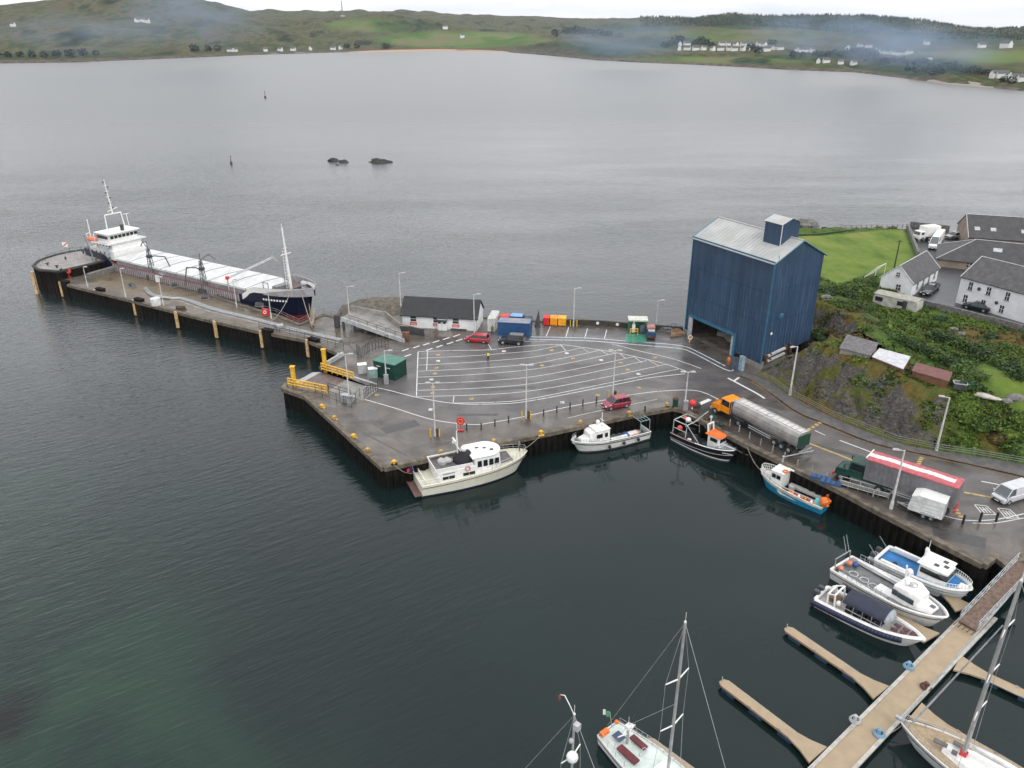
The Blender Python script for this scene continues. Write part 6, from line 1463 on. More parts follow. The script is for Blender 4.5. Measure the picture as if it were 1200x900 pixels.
# body ends from its roof outline
z_r = 3.4
f0 = (P(866.5, 464, z_r)+P(872, 466, z_r))/2; pts_roof = [P(871, 463.5, 3.5), P(948.5, 502.5, 3.5), P(938, 512, 2.9), P(862, 474, 2.9)]
fc = (pts_roof[0]+pts_roof[3])/2; bc = (pts_roof[1]+pts_roof[2])/2
fc.z = bc.z = 0; r_ = atan2(fc.y-bc.y, fc.x-bc.x); L_ = (fc-bc).length; c_ = (fc+bc)/2
print('tanker', L_, math.degrees(r_))
root = E('tanker_trailer', 'grey tanker trailer with white topped tank and three axles on the quay road', 'trailer', c_, r_)
tk = mat('tank_grey', (.33, .32, .31), .35, .25, var=.12, scale=1, stretch=(1, 1, 1)); tt = mat('tank_top_pale', (.56, .54, .51), .8, var=.06)
mb = MB(); hl = L_/2; sec = []
prof = [(-1.0, 1.35), (-1.2, 1.8), (-1.22, 2.3), (-1.14, 2.75), (-.95, 3.15), (-.85, 3.28), (.85, 3.28), (.95, 3.15), (1.14, 2.75), (1.22, 2.3), (1.2, 1.8), (1.0, 1.35)]
for x in (-hl, hl): mb.v += [(x, y, z) for y, z in prof]
n = len(prof)
for i in range(n): mb.f.append([i, (i+1) % n, n+(i+1) % n, n+i]); mb.m.append(1 if i == 5 else 0)
mb.f.append(list(range(n))[::-1]); mb.m.append(0); mb.f.append(list(range(n, 2*n))); mb.m.append(0)
mb.build('tank', [tk, tt], root, bevel=.03)
mb = MB()
for i in range(14): x = -hl+.3+i*(L_-.6)/13; mb.path([(x, y*1.01, z+.015) for y, z in prof[1:5]], .03, 4); mb.tube((x, -.6, 3.32), (x, .6, 3.32), .03, n=4)
mb.build('tank_bands', tk, root)
mb = MB(); mb.path([(-hl, -.62, 3.36), (hl, -.62, 3.36)], .05); mb.path([(-hl, .62, 3.36), (hl, .62, 3.36)], .05); mb.ring((0, 0, 3.34), .5, .04); mb.build('walkway_rail', lightgrey, root)
mb = MB(); mb.box((-.3, 0, 1.15), (L_-.4, 1.0, .3)); mb.box((hl-1.2, 0, .9), (.3, 1.6, .7)); mb.build('chassis', darkgrey, root)
mb = MB(); mb.box((-hl-.05, 0, 2.1), (.12, 2.2, 1.6)); mb.build('tail_panel', green, root); mb = MB(); mb.box((-hl-.5, 0, .9), (.15, 2.3, .2)); mb.build('rear_bumper', steel, root)
mb = MB()
for k in (.75, 1.05): mb.tube((-hl+4.2, 1.22, k), (hl-3.2, 1.22, k), .05); mb.tube((-hl+4.2, -1.22, k), (hl-3.2, -1.22, k), .05)
mb.build('side_guard', lightgrey, root)
mb = MB(); mb.path([(hl+.35, -1, 1.2), (hl+.35, -1, 3.1), (hl+.35, 1, 3.1), (hl+.35, 1, 1.2)], .06); mb.path([(hl, -1, 3.1), (hl+.35, -1, 3.1)], .05); mb.path([(hl, 1, 3.1), (hl+.35, 1, 3.1)], .05); mb.build('front_hoop', steel, root)
wheels(root, (-hl+1.1, -hl+2.3, -hl+3.5), 2.5, .5)
# orange cab in front
def shunter(c, r, label, body, group=None, offset=True, name='shunter_lorry', stripe=None):
    root = E(name, label, 'lorry', c, r)
    mb = MB(); mb.box((-1.2, 0, .75), (5.6, 1.0, .35)); mb.build('chassis', darkgrey, root, bevel=.03)
    mb = MB(); mb.slab([(1.0, .7), (1.0, 1.75), (2.3, 1.65), (2.55, 1.35), (2.6, .7)], -1.15, 1.15); mb.build('bonnet', body, root, bevel=.06)
    mb = MB(); yb0, yb1 = -1.15, 1.05
    mb.slab([(-.7, .9), (-.7, 1.85), (1.05, 1.85), (1.05, .9)], yb0, yb1); mb.build('cab_lower', body, root, bevel=.04)
    mb = MB(); mb.slab([(-.64, 1.85), (-.62, 2.75), (.85, 2.75), (1.0, 1.85)], yb0+.06, yb1-.06); mb.build('cab_windows', glass, root)
    mb = MB()
    for x, xt in ((-.66, -.64), (1.0, .86)):
        for y in (yb0+.04, yb1-.04): mb.tube((x, y, 1.85), (xt, y, 2.78), .09, n=4)
    mb.build('cab_pillars', body, root)
    mb = MB(); mb.box((.1, (yb0+yb1)/2, 2.84), (1.8, yb1-yb0+.05, .2), top=.92); mb.build('cab_roof', body, root, bevel=.05)
    mb = MB(); mb.box((2.7, 0, .65), (.25, 2.3, .35)); mb.build('bumper', stripe or lightgrey, root, bevel=.03)
    for s in (-1, 1):
        mb = MB(); mb.box((2.62, s*.85, .98), (.1, .28, .22)); mb.build('headlight', mat('headlight_glass', (.6, .62, .65), .15), root)
        mb = MB(); mb.path([(1.0, s*1.1, 2.4), (1.5, s*1.35, 2.5)], .04); mb.box((1.5, s*1.35, 2.2), (.1, .25, .5)); mb.build('mirror', body, root)
    mb = MB(); mb.tube((-.95, .8, .9), (-.95, .8, 2.9), .08); mb.build('exhaust_stack', darkgrey, root)
    mb = MB(); mb.box((-2.7, 0, 1.0), (1.3, .9, .14)); mb.tube((-2.7, 0, 1.05), (-2.7, 0, 1.12), .5, n=14); mb.build('fifth_wheel', darkgrey, root)
    mb = MB(); 
    for s in (-1, 1): mb.slab([(-2.0, 1.05), (-2.1, 1.15), (-3.5, 1.15), (-3.6, 1.0)], s*.75, s*1.25)
    mb.build('mudguards', body if stripe else darkgrey, root)
    wheels(root, (1.75, -2.7), 2.4, .5); return root
dv = Vector((cos(r_), sin(r_), 0)); of = c_+dv*(hl+1.35)
om = mat('works_orange', (.8, .26, .008), .35, var=.08)
shunter(of, r_, 'orange yard lorry cab coupled to the grey tanker trailer', om)
# green cab and striped tipper trailer
rf_ = [P(1025, 527.5, 4.0), P(1131.5, 560.5, 4.0), P(1124, 574, 4.0), P(1016, 538.5, 4.0)]
fc = (rf_[0]+rf_[3])/2; bc = (rf_[1]+rf_[2])/2; L2 = (fc-bc).length; r2 = atan2(fc.y-bc.y, fc.x-bc.x); c2 = (fc+bc)/2; c2.z = 0; h2 = L2/2; W2 = 2.5
print('striped', L2, (rf_[0]-rf_[3]).length)
root = E('striped_trailer', 'long grey trailer with red and white striped sheet over its top', 'trailer', c2, r2)
mb = MB(); mb.slab([(-h2, 1.35), (-h2, 3.95), (h2, 3.95), (h2, 1.2)], -W2/2, W2/2); mb.build('body', mat('trailer_grey', (.17, .17, .18), .45, .1, var=.1), root, bevel=.03)
mb = MB()
for i in range(int(L2/.5)):
    for s in (-1, 1): mb.box((-h2+.3+i*.5, s*(W2/2+.01), 2.6), (.04, .03, 2.3))
for s in (-1, 1): mb.box((0, s*(W2/2+.02), 1.36), (L2, .06, .12))
mb.build('side_ribs', mat('trailer_grey', (.17, .17, .18), .45), root)
mb = MB(); ns = 30; yy = [-W2/2-.05, -.45, .42, W2/2+.05]
for i in range(ns+1):
    x = -h2+L2*i/ns; sag = .05*abs(sin(i*1.7)); mb.v += [(x, yy[0], 3.86), (x, yy[0], 4.0), (x, yy[1]+.08*sin(i*.5), 4.12-sag), (x, yy[2]+.08*sin(i*.5), 4.12-sag), (x, yy[3], 4.0), (x, yy[3], 3.86)]
for i in range(ns):
    for j in range(5): a = i*6+j; mb.f.append([a, a+1, a+7, a+6][::-1]); mb.m.append(1 if j == 2 and i > 1 else 0)
mb.build('sheet', [mat('faded_red_sheet', (.46, .1, .12), .6, var=.12, scale=2), mat('sheet_white', (.68, .67, .66), .6, var=.08)], root)
mb = MB(); mb.tube((h2+.1, -1.3, 4.1), (h2+.1, 1.3, 4.1), .08); mb.build('sheet_bar', white, root)
mb = MB(); mb.box((-.4, 0, 1.05), (L2-.8, 1.0, .3)); mb.box((h2-2.6, 0, .7), (.25, 1.8, .9)); mb.build('chassis', darkgrey, root)
mb = MB(); mb.box((-h2-.05, 0, .9), (.15, 2.3, .3)); mb.build('rear_bumper', bred, root)
mb = MB()
for k in (.7, 1.0): mb.tube((-h2+4.4, 1.22, k), (h2-3.4, 1.22, k), .05)
mb.tube((-h2+4.4, 1.22, .7), (-h2+4.4, 1.22, 1.0), .05); mb.tube((h2-3.4, 1.22, .7), (h2-3.4, 1.22, 1.0), .05); mb.build('side_guard', lightgrey, root)
wheels(root, (-h2+1.1, -h2+2.4, -h2+3.7), 2.45, .5)
dv = Vector((cos(r2), sin(r2), 0)); shunter(c2+dv*(h2+.8), r2, 'dark green lorry cab with red bumper coupled to the striped trailer', green, stripe=bred)
# horse trailer
m_, r_, l_ = pose(P(1104, 612), P(1064, 599)); root = E('box_trailer', 'white twin axle box trailer with sloping nose on the quay edge', 'trailer', m_+Vector((.2, .35, 0)), r_)
hl = l_/2
mb = MB(); mb.slab([(-hl, .55), (-hl, 2.6), (hl-.9, 2.6), (hl-.2, 2.3), (hl, 1.2), (hl, .55)], -1.0, 1.0); mb.build('body', offwhite, root, bevel=.05)
mb = MB(); mb.slab([(-hl-.06, 2.6), (-hl-.06, 2.72), (hl-.9, 2.72), (hl-.15, 2.42), (hl-.2, 2.3), (hl-.9, 2.6)], -1.04, 1.04); mb.build('roof', white, root)
mb = MB()
for k in (1.05, 1.5, 1.95): mb.box((-.1, 1.01, k), (l_-.5, .03, .03)); mb.box((-.1, -1.01, k), (l_-.5, .03, .03))
mb.build('panel_ribs', lightgrey, root); mb = MB(); mb.box((-hl-.03, 0, 1.6), (.05, 1.7, 1.9)); mb.build('tail_door', lightgrey, root)
mb = MB(); mb.tube((hl, 0, .55), (hl+1.3, 0, .5), .06); mb.tube((hl, .6, .55), (hl+1.2, 0, .5), .05); mb.tube((hl, -.6, .55), (hl+1.2, 0, .5), .05); mb.tube((hl+1.2, 0, .05), (hl+1.2, 0, .7), .05); mb.build('drawbar', steel, root)
wheels(root, (-.75, .05), 2.1, .33)
mb = MB()
for s in (-1, 1): mb.slab([(-1.2, .6), (-1.0, .85), (.3, .85), (.5, .6)], s*.98, s*1.14)
mb.build('mudguards', lightgrey, root)
# loose things on the east quay
for i, (u, v, w, l_) in enumerate(((962, 562, 1, 'blue creel stack on the quay beside the turquoise boat, left'), (973, 568, 1, 'blue creel stack on the quay beside the turquoise boat, right'))):
    root = E('creel_stack', l_, 'creels', P(u, v), -.5)
    for k in range(4):
        mb = MB(); x = -.9+k*.6; 
        for dx_ in (-.25, .25):
            mb.path([(x+dx_, -.4, 0), (x+dx_, -.4, .35), (x+dx_, 0, .6), (x+dx_, .4, .35), (x+dx_, .4, 0)], .035, 4)
        for y, z in ((-.4, .05), (-.4, .35), (0, .6), (.4, .35), (.4, .05)): mb.tube((x-.25, y, z), (x+.25, y, z), .03, n=4)
        mb.box((x, 0, .22), (.42, .62, .36)); mb.build('creel', bcont, root)
root = E('folded_trestle', 'long grey steel trestle lying along the quay edge', 'trestle', P(1012, 575), radians(-34)); mb = MB()
for y in (-.5, .5):
    mb.tube((-2.8, y, .3), (2.8, y, .3), .05); mb.tube((-2.8, y, .8), (2.8, y, .8), .05)
    for k in range(6): mb.tube((-2.8+k*1.12, y, 0), (-2.8+k*1.12, y, .8), .04)
mb.build('frame', steel, root); mb = MB(); mb.box((0, 0, .32), (5.4, .9, .05)); mb.build('boards', mat('grey_board', (.2, .19, .17), .8), root)
root = E('boom_frame', 'grey A frame boom lying on the quay below the tanker wheels', 'boom', P(922, 541), radians(-10)); mb = MB(); mb.path([(-.6, -.5, .9), (1.2, 1.6, .3)], .07); mb.path([(-.6, -.5, .9), (3.6, 2.6, .5)], .07); mb.tube((1.2, 1.6, .3), (3.6, 2.6, .5), .06); mb.build('boom', steel, root); mb = MB(); mb.tube((-.6, -.5, 0), (-.6, -.5, .95), .12); mb.ball((-.6, -.5, .95), .16); mb.build('pivot', steel, root)
for i, (u, v, l_, k) in enumerate(((813, 480, 'heap of dark creels below the red round buoy', 0), (830, 492, 'heap of creels with green netting in front of the orange cab', 1), (848, 503, 'heap of creels beside the black boat wheelhouse', 0))):
    root = E('creel_heap', l_, 'creels', P(u, v), random.random()*3)
    for q_ in range(5):
        mb = MB(); cx, cy, cz_ = random.uniform(-1.1, 1.1), random.uniform(-.5, .5), random.choice((0, 0, .5)); 
        for dx_ in (-.28, 0, .28): mb.path([(cx+dx_, cy-.35, cz_), (cx+dx_, cy-.35, cz_+.35), (cx+dx_, cy, cz_+.5), (cx+dx_, cy+.35, cz_+.35), (cx+dx_, cy+.35, cz_)], .035, 4)
        mb.box((cx, cy, cz_+.2), (.5, .55, .34)); mb.build('creel', [darkgrey, mat('net_green', (.02, .12, .08), .8), rust][(q_+i) % 3], root)
root = E('round_buoy', 'big bright red round buoy on the creels beside the grey lamp cabinet', 'buoy', P(811, 479.5, .4)); mb = MB(); mb.ball((0, 0, .95), .52, 16, 12); mb.build('ball', bred, root, smooth=True); mb = MB(); mb.tube((0, 0, .0), (0, 0, .5), .1); mb.build('neck', white, root)
# ================================================================ BOATS
def hull(root, L, B, F0, F1, mats, deckz=None, draft=.6, full=.55, tw=.88, flare=.85, rake=.12, bul=.0, boot=.25, nst=22, sheer=1.6, deckm=None, bow_round=0, wlrake=0, inset=.1):
    """hull afloat at z = 0: x forward, stern at -L/2, stem head at +L/2.
    mats: below boot line, topsides, upper band. deckz: function of t or None (sheer minus bul)"""
    def hb(t):       # half beam at the sheer
        if t < full: return B/2*(tw+(1-tw)*sin(pi/2*min(1, t/full*1.15)))
        k = (t-full)/(1-full); return B/2*max(.015, (1-k**2.1))**(.62 if bow_round else .85)
    def sz(t): return F0+(F1-F0)*t**sheer
    def wb(t):
        k = max(0, (t-full*.6)/(1-full*.6)); return hb(t)*(flare)*(1-.42*k**1.5)
    mb = MB(); lev = 5; sts = []
    for i in range(nst+1):
        t = (i/nst); t = 1-(1-t)**1.25
        X = -L/2+L*t
        x_at = lambda z: X-(rake*L*(1-max(0, z)/F1)*t**6) if z < sz(t) else X
        h, w, s = hb(t), wb(t), sz(t)
        ring = [(X-rake*L*t**6*1.25, 0, -draft*(1-.3*t)), (X-rake*L*t**6*1.1, w*.75, -draft*.55), (x_at(0), w, 0), (x_at(boot), w+(h-w)*(boot/s), boot), (x_at(s*.72), w+(h-w)*.78, s*.72), (X, h, s)]
        sts.append(ring)
    nl = len(sts[0])
    for sgn in (1, -1):
        o = len(mb.v)
        for r in sts: mb.v += [(x, y*sgn, z) for x, y, z in r]
        for i in range(nst):
            for j in range(nl-1):
                a = o+i*nl+j; f = [a, a+nl, a+nl+1, a+1]; mb.f.append(f if sgn > 0 else f[::-1]); mb.m.append(0 if j < 3 else 1 if j == 3 else 2)
    tr = [(x, y, z) for x, y, z in sts[0]]; o = len(mb.v); mb.v += tr+[(x, -y, z) for x, y, z in tr]
    for j in range(nl-1): mb.f.append([o+j, o+j+1, o+nl+j+1, o+nl+j]); mb.m.append(0 if j < 3 else 1 if j == 3 else 2)
    hu = mb.build('hull', mats, root, smooth=False)
    # deck and bulwark inside
    mb = MB(); dz = deckz or (lambda t: sz(t)-bul)
    for i in range(nst+1):
        t = i/nst; t = 1-(1-t)**1.25; X = -L/2+L*t; X2 = X if i < nst else X-.12; X2 = max(X2, -L/2+.06); h = max(.01, hb(t)-inset); z = dz(t)
        mb.v += [(X2, h, sz(t)), (X2, h, z), (X2, -h, z), (X2, -h, sz(t))]
    for i in range(nst):
        for j in range(3): a = i*4+j; mb.f.append([a, a+4, a+5, a+1][::-1]); mb.m.append(0 if j == 1 else 1)
    mb.build('deck', [deckm or mats[-1], mats[-1]], root)
    mb = MB(); pt = []
    for i in range(nst+1):
        t = i/nst; t = 1-(1-t)**1.25; pt.append((-L/2+L*t, hb(t)-inset*.4, sz(t)+.02))
    for s in (1, -1): mb.path([(x, y*s, z) for x, y, z in pt], max(.05, inset*.55), 5)
    mb.tube((-L/2, -pt[0][1], pt[0][2]), (-L/2, pt[0][1], pt[0][2]), max(.05, inset*.55), n=5)
    mb.build('gunwale', mats[-1], root)
    return hb, sz, hu
def strake(root, L, hb, sz, drop, m, r=.06, t0=0, t1=.98, name='rubbing_strake', out=.02):
    mb = MB(); n = 24
    for s in (1, -1):
        pts = []
        for i in range(n+1): t = t0+(t1-t0)*i/n; pts.append((-L/2+L*t, s*(hb(t)*(1 if drop < .2 else .985)+out), sz(t)-drop))
        mb.path(pts, r, 5)
    mb.build(name, m, root)
def guard(root, L, hb, sz, t0, t1, h=.7, m=steel, n=9, r=.025, mid=True, name='guard_rail', close=True):
    mb = MB(); P1 = []; 
    for s in (1, -1):
        pts = []
        for i in range(n+1):
            t = t0+(t1-t0)*i/n; x = -L/2+L*t; y = s*max(.05, hb(t)-.12); z = sz(t); mb.tube((x, y, z), (x, y, z+h), r*1.1, n=4); pts.append((x, y, z+h))
        mb.path(pts, r, 4)
        if mid: mb.path([(x, y, z-h*.5) for x, y, z in pts], r*.8, 4)
        P1.append(pts)
    if close: mb.tube(P1[0][-1], P1[1][-1], r, n=4)
    mb.build(name, m, root)
def cabin(root, st, m, name='wheelhouse', bevel=.06):
    "loft of rectangular rings: (x, halfwidth bottom, z0, halfwidth top, z1)"
    mb = MB()
    for x, w0, z0, w1, z1 in st: mb.v += [(x, -w0, z0), (x, w0, z0), (x, w1, z1), (x, -w1, z1)]
    for i in range(len(st)-1):
        for j in range(4): a = i*4+j; b = i*4+(j+1) % 4; mb.f.append([a, b, b+4, a+4]); mb.m.append(0)
    mb.f.append([0, 1, 2, 3][::-1]); mb.m.append(0); k = len(mb.v)-4; mb.f.append([k, k+1, k+2, k+3]); mb.m.append(0)
    return mb.build(name, m, root, bevel=bevel)
def fender_ball(root, p, r, m, name='fender'):
    mb = MB(); mb.ball(p, r, 10, 8); mb.tube((p[0], p[1], p[2]+r*.8), (p[0], p[1], p[2]+r*1.5), .04); return mb.build(name, m, root, smooth=True)
def flag(root, p, h, cols, lean=.3):
    mb = MB(); mb.tube(p, (p[0]-lean, p[1], p[2]+h), .03); f_ = mb.build('flagstaff', steel, root)
    mb = MB(); a = (p[0]-lean, p[1], p[2]+h)
    n = 5
    for i in range(n+1): mb.v += [(a[0]-.15*i, a[1]+.07*sin(i*2), a[2]-.06*i), (a[0]-.15*i+.05, a[1]+.07*sin(i*2+.5), a[2]-.6-.05*i)]
    for i in range(n): mb.f.append([2*i, 2*i+2, 2*i+3, 2*i+1]); mb.m.append(i*len(cols)//n)
    mb.build('ensign', cols, f_)
def boat(name, label, a, b, cat='boat', group=None):
    m_, r_, L_ = pose(a, b); return E(name, label, cat, (m_.x, m_.y, WZ), r_, group), L_
# ---- cream motor yacht alongside
F = .0
root, L = boat('motor_yacht', 'cream motor yacht with black domed canopy and ensign moored along the quay', P(489, 562, -1.6), P(617, 530, -.9), 'yacht')
c5 = mat('cream_hull', (.7, .69, .58), .3, var=.04); cdk = mat('cream_deck', (.62, .6, .48), .6, var=.06); gdk = mat('grey_deck', (.13, .12, .125), .6, var=.15)
B = 4.9
hb, sz, _ = hull(root, L, B, 1.75, 2.6, [navy, c5, c5], bul=.12, full=.5, tw=.86, rake=.1, boot=.2, deckm=cdk, bow_round=1, inset=.12)
strake(root, L, hb, sz, .35, mat('brown_stripe', (.08, .04, .03), .5), .05)
mb = MB(); mb.box((-L/2-.45, 0, .42), (1.0, B*.82, .12)); mb.build('swim_platform', mat('brown_teak', (.14, .08, .07), .6), root)
# saloon and raised deck
hw_ = 1.95
cabin(root, [(-L*.36, hw_, 1.4, hw_*.97, 3.0), (-L*.02, hw_, 1.5, hw_*.97, 3.1)], white, 'saloon')
mb = MB(); mb.box((-L*.2, 0, 3.06), (L*.31, hw_*1.72, .06)); mb.build('sun_deck', gdk, root)
mb = MB()
for s in (-1, 1): mb.box((-L*.21, s*hw_*.93, 3.3), (L*.33, .08, .5))
mb.box((-L*.37, 0, 3.3), (.08, hw_*1.8, .5)); mb.build('deck_coaming', white, root)
cabin(root, [(-L*.03, hw_, 1.5, hw_*.95, 3.9), (L*.12, hw_, 1.6, hw_*.92, 4.0), (L*.215, hw_*.82, 2.2, hw_*.6, 3.8)], white, 'wheelhouse')
mb = MB(); n = 20; pts = []
for i in range(n): 
    a = -pi/2+pi*i/(n-1); pts.append((L*.11+1.95*cos(a)*1.0, 1.95*sin(a)))
pts = [(-L*.05, -1.95)]+pts+[(-L*.05, 1.95)]
mb.prism(pts, 3.98, 4.12); mb.ball((L*.08, 0, 4.1), (1.7, 1.7, .22), 14, 3, z0=0); mb.build('wheelhouse_roof', white, root, bevel=.04)
mb = MB()
for x, y in ((L*.04, .3), (L*.1, -.1), (L*.15, -.75)): mb.box((x, y, 4.3), (.45, .35, .05))
mb.build('roof_hatch', glass, root)
mb = MB()
for s in (-1, 1):
    for k in range(4): mb.box((L*.015+k*.78, s*(hw_*.975), 3.15), (.58, .06, .85), top=.92)
for y in (-.7, 0, .7): mb.box((L*.2, y, 3.2), (.08, .58, .7), ry=-.35)
mb.build('wheelhouse_windows', glass, root)
for s in (-1, 1):
    for x in (-L*.29, -L*.235, -L*.11, -L*.055):
        mb = MB(); mb.box((x, s*(hw_+.005), 2.15), (.75, .05, .4)); mb.build('side_window', glass, root)
    mb = MB(); mb.ring((-L*.095, s*(hw_+.08), 2.95), .3, .07, 'y', 14); mb.build('lifebuoy', [mat('lifebuoy_red_white', (.6, .25, .22), .5)], root)
    mb = MB()
    for k in range(8): mb.box((-L*.31+.2*k, s*(hw_+.015), 2.75), (.13, .02, .12))
    mb.build('name_lettering', darkgrey, root)
mb = MB(); mb.ball((-L*.085, 0, 3.05), (1.45, 1.5, 1.5), 14, 7, z0=0); mb.build('black_canopy', mat('black_canvas', (.014, .014, .017), .8), root, smooth=True)
mb = MB(); mb.box((-L*.25, .2, 3.3), (1.5, .7, .5), .5); mb.ball((-L*.28, .3, 3.4), (.5, .4, .45)); mb.ball((-L*.22, .0, 3.4), (.6, .35, .35)); mb.build('covered_tender', mat('grey_cover', (.42, .42, .42), .6), root)
mx_ = -L*.135
mb = MB(); mb.tube((mx_, 0, 3.0), (mx_-.1, 0, 7.4), .12, .07); mb.tube((mx_, .9, 5.1), (mx_, -1.1, 5.1), .06); mb.tube((mx_, 0, 7.4), (mx_-.1, 0, 8.6), .03); mb.tube((mx_, .9, 3.1), (mx_, 0, 5), .04); m_ = mb.build('mast', white, root)
mb = MB(); mb.ball((mx_+.4, -1.1, 5.35), .4, 12, 8); mb.build('radar_dome', white, m_, smooth=True); mb = MB(); mb.ball((mx_-.2, .8, 5.45), .28, 10, 8); mb.box((mx_-.3, .5, 6.0), (.25, 1.1, .12)); mb.build('radar', white, m_, smooth=True)
mb = MB(); mb.box((L*.26, 0, 2.42), (2.4, 2.5, .14), top=.9); mb.build('fore_hatch_deck', gdk, root)
guard(root, L, hb, sz, .62, .985, .75); guard(root, L, hb, sz, .0, .16, .8, close=False, m=white, name='stern_rail')
flag(root, (-L/2, .9, 1.8), 1.3, [mat('flag_navy', (.02, .02, .12), .6), bred])
mb = MB(); mb.box((-L*.46, 0, 1.75), (.1, B*.75, .9)); mb.build('transom_rail', white, root)
for i in range(3): fender_ball(root, (-L*.25+i*L*.22, B/2+.2, 1.0), .25, white)
def worldpt(root, p):
    c, s = cos(root.rotation_euler.z), sin(root.rotation_euler.z); return Vector((root.location.x+p[0]*c-p[1]*s, root.location.y+p[0]*s+p[1]*c, root.location.z+p[2]))
def rope_(a, b, label, sag=.5, r=.035):
    mb = MB(); n = 12; pts = [a.lerp(b, i/n)+Vector((0, 0, -sag*4*(i/n)*(1-i/n))) for i in range(n+1)]; mb.path(pts, r, 4); o = mb.build('mooring_rope', rope); tag(o, label, 'rope'); return o
pr = worldpt(root, (L*.44, .2, 2.55)); person(pr, root.rotation_euler.z+pi*.9, 'person in grey standing on the foredeck of the cream motor yacht', mat('grey_jacket', (.2, .21, .22), .8), darkgrey, bend=.2)
rope_(worldpt(root, (-L*.49, 1.4, 1.8)), P(462, 545, .45), 'mooring rope from the cream yacht stern to the quay corner bollard')
rope_(worldpt(root, (L*.48, .3, 2.6)), P(634, 510, .45), 'mooring rope from the cream yacht bow to a yellow bollard', .1)
# ---- white workboat
root, L = boat('workboat', 'white workboat with forward wheelhouse and long open green deck', P(754, 501, -2.0), P(670, 517, -1.3), 'fishing boat')
B = 4.0
hb, sz, _ = hull(root, L, B, 1.35, 2.0, [darkgrey, white, white], deckz=lambda t: .75+.8*sst(.5, .62, t), full=.55, tw=.93, rake=.1, deckm=mat('green_grey_deck', (.1, .15, .13), .5, c2=(.05, .06, .06)), bow_round=1, inset=.14)
strake(root, L, hb, sz, .28, black, .06); strake(root, L, hb, sz, .02, darkgrey, .05, t1=.6, name='gunwale_strip')
cabin(root, [(L*.05, 1.35, .8, 1.2, 3.1), (L*.2, 1.35, 1.2, 1.15, 3.15), (L*.3, 1.0, 1.8, .75, 2.75)], white)
cabin(root, [(L*.24, 1.2, 1.3, .9, 2.2), (L*.4, .65, 1.6, .4, 2.05)], white, 'fore_cabin')
mb = MB(); mb.box((L*.14, 0, 3.2), (L*.2, 2.6, .1), top=.9); mb.build('roof', white, root, bevel=.03)
mb = MB()
for s in (-1, 1): mb.box((L*.19, s*1.27, 2.35), (.9, .08, .6)); mb.box((L*.1, s*1.28, 2.35), (.45, .08, .6))
mb.box((L*.262, .42, 2.6), (.08, .65, .6), ry=-.5); mb.box((L*.262, -.42, 2.6), (.08, .65, .6), ry=-.5); mb.build('windows', glass, root)
mb = MB(); mb.tube((L*.1, 0, 3.2), (L*.1, 0, 5.2), .06); mb.tube((L*.1, -.5, 4.1), (L*.1, .5, 4.1), .04); m_ = mb.build('mast', white, root); mb = MB(); mb.ball((L*.14, -.3, 3.75), .3, 10, 6); mb.ball((L*.11, .4, 3.55), .2, 8, 6); mb.tube((L*.13, -.3, 3.2), (L*.13, -.3, 3.6), .08); mb.build('radar', white, m_, smooth=True)
mb = MB(); hx = -L*.43
for x in (-L*.49, -L*.36):
    for s in (-1, 1): mb.tube((x, s*1.6, 1.3), (x, s*1.5, 3.2), .06)
    mb.tube((x, -1.5, 3.2), (x, 1.5, 3.2), .06)
for s in (-1.5, -.5, .5, 1.5): mb.tube((-L*.49, s, 3.2), (-L*.36, s, 3.2), .05)
for k in (.4, .8): mb.tube((-L*.49+k*1.3, -1.5, 3.2), (-L*.49+k*1.3, 1.5, 3.2), .03)
mb.build('stern_frame', mat('teal_grey_frame', (.2, .28, .28), .5), root)
mb = MB(); mb.box((-L*.08, 1.2, 1.35), (2.8, .45, .35)); mb.box((-L*.3, .8, 1.1), (1.6, .9, .6)); mb.build('deck_box', offwhite, root, bevel=.04)
mb = MB(); mb.tube((-L*.2, .7, .8), (-L*.2, .7, 1.5), .38, n=12); mb.build('blue_drum', bluep, root); mb = MB(); mb.box((L*.0, -.9, 1.0), (.8, .7, .5)); mb.build('winch', offwhite, root, bevel=.05)
mb = MB(); mb.ball((-L*.36, .6, 1.1), (.7, .45, .3)); mb.ball((-L*.3, 1.3, 1.2), (.5, .2, .2)); mb.build('orange_gear', mat('coral', (.6, .2, .13), .6), root)
mb = MB(); mb.ring((-L*.475, -1.75, 1.7), .33, .12, 'y', 14); mb.build('lifebuoy', mat('coral_red', (.65, .08, .06), .5), root)
guard(root, L, hb, sz, .72, .98, .55)
for i in range(3): fender_ball(root, (L*.1-i*L*.2, B/2+.22, .9), .24, black)
# white flecks: pale tyres' marks on the wall are left to the wall itself
# ---- black boat with orange wheelhouse roof
root, L = boat('fishing_boat', 'black hulled fishing boat with orange wheelhouse roof and gantry of pale tubes', P(794, 503, -2.0), P(864, 528, -1.2), 'fishing boat')
B = 3.7; blk = mat('black_hull', (.012, .013, .018), .3, var=.1)
hb, sz, _ = hull(root, L, B, 1.25, 2.1, [white, blk, blk], deckz=lambda t: .6+.9*sst(.66, .74, t), full=.55, tw=.85, rake=.1, boot=.22, deckm=mat('dark_deck', (.03, .03, .033), .7), bow_round=1, inset=.14)
strake(root, L, hb, sz, .0, white, .08, t0=.45, name='white_rail'); strake(root, L, hb, sz, .02, mat('pinkish_rail', (.45, .3, .25), .6), .07, t1=.45, name='worn_rail'); strake(root, L, hb, sz, .75, lightgrey, .035)
mb = MB(); q = [(L*.25, -1.45), (L*.25, 1.45), (L*.36, 1.2), (L*.44, .7), (L*.48, 0), (L*.44, -.7), (L*.36, -1.2)]; mb.prism(q, 1.85, 1.98); mb.build('whaleback', mat('whaleback_grey', (.2, .24, .25), .5), root)
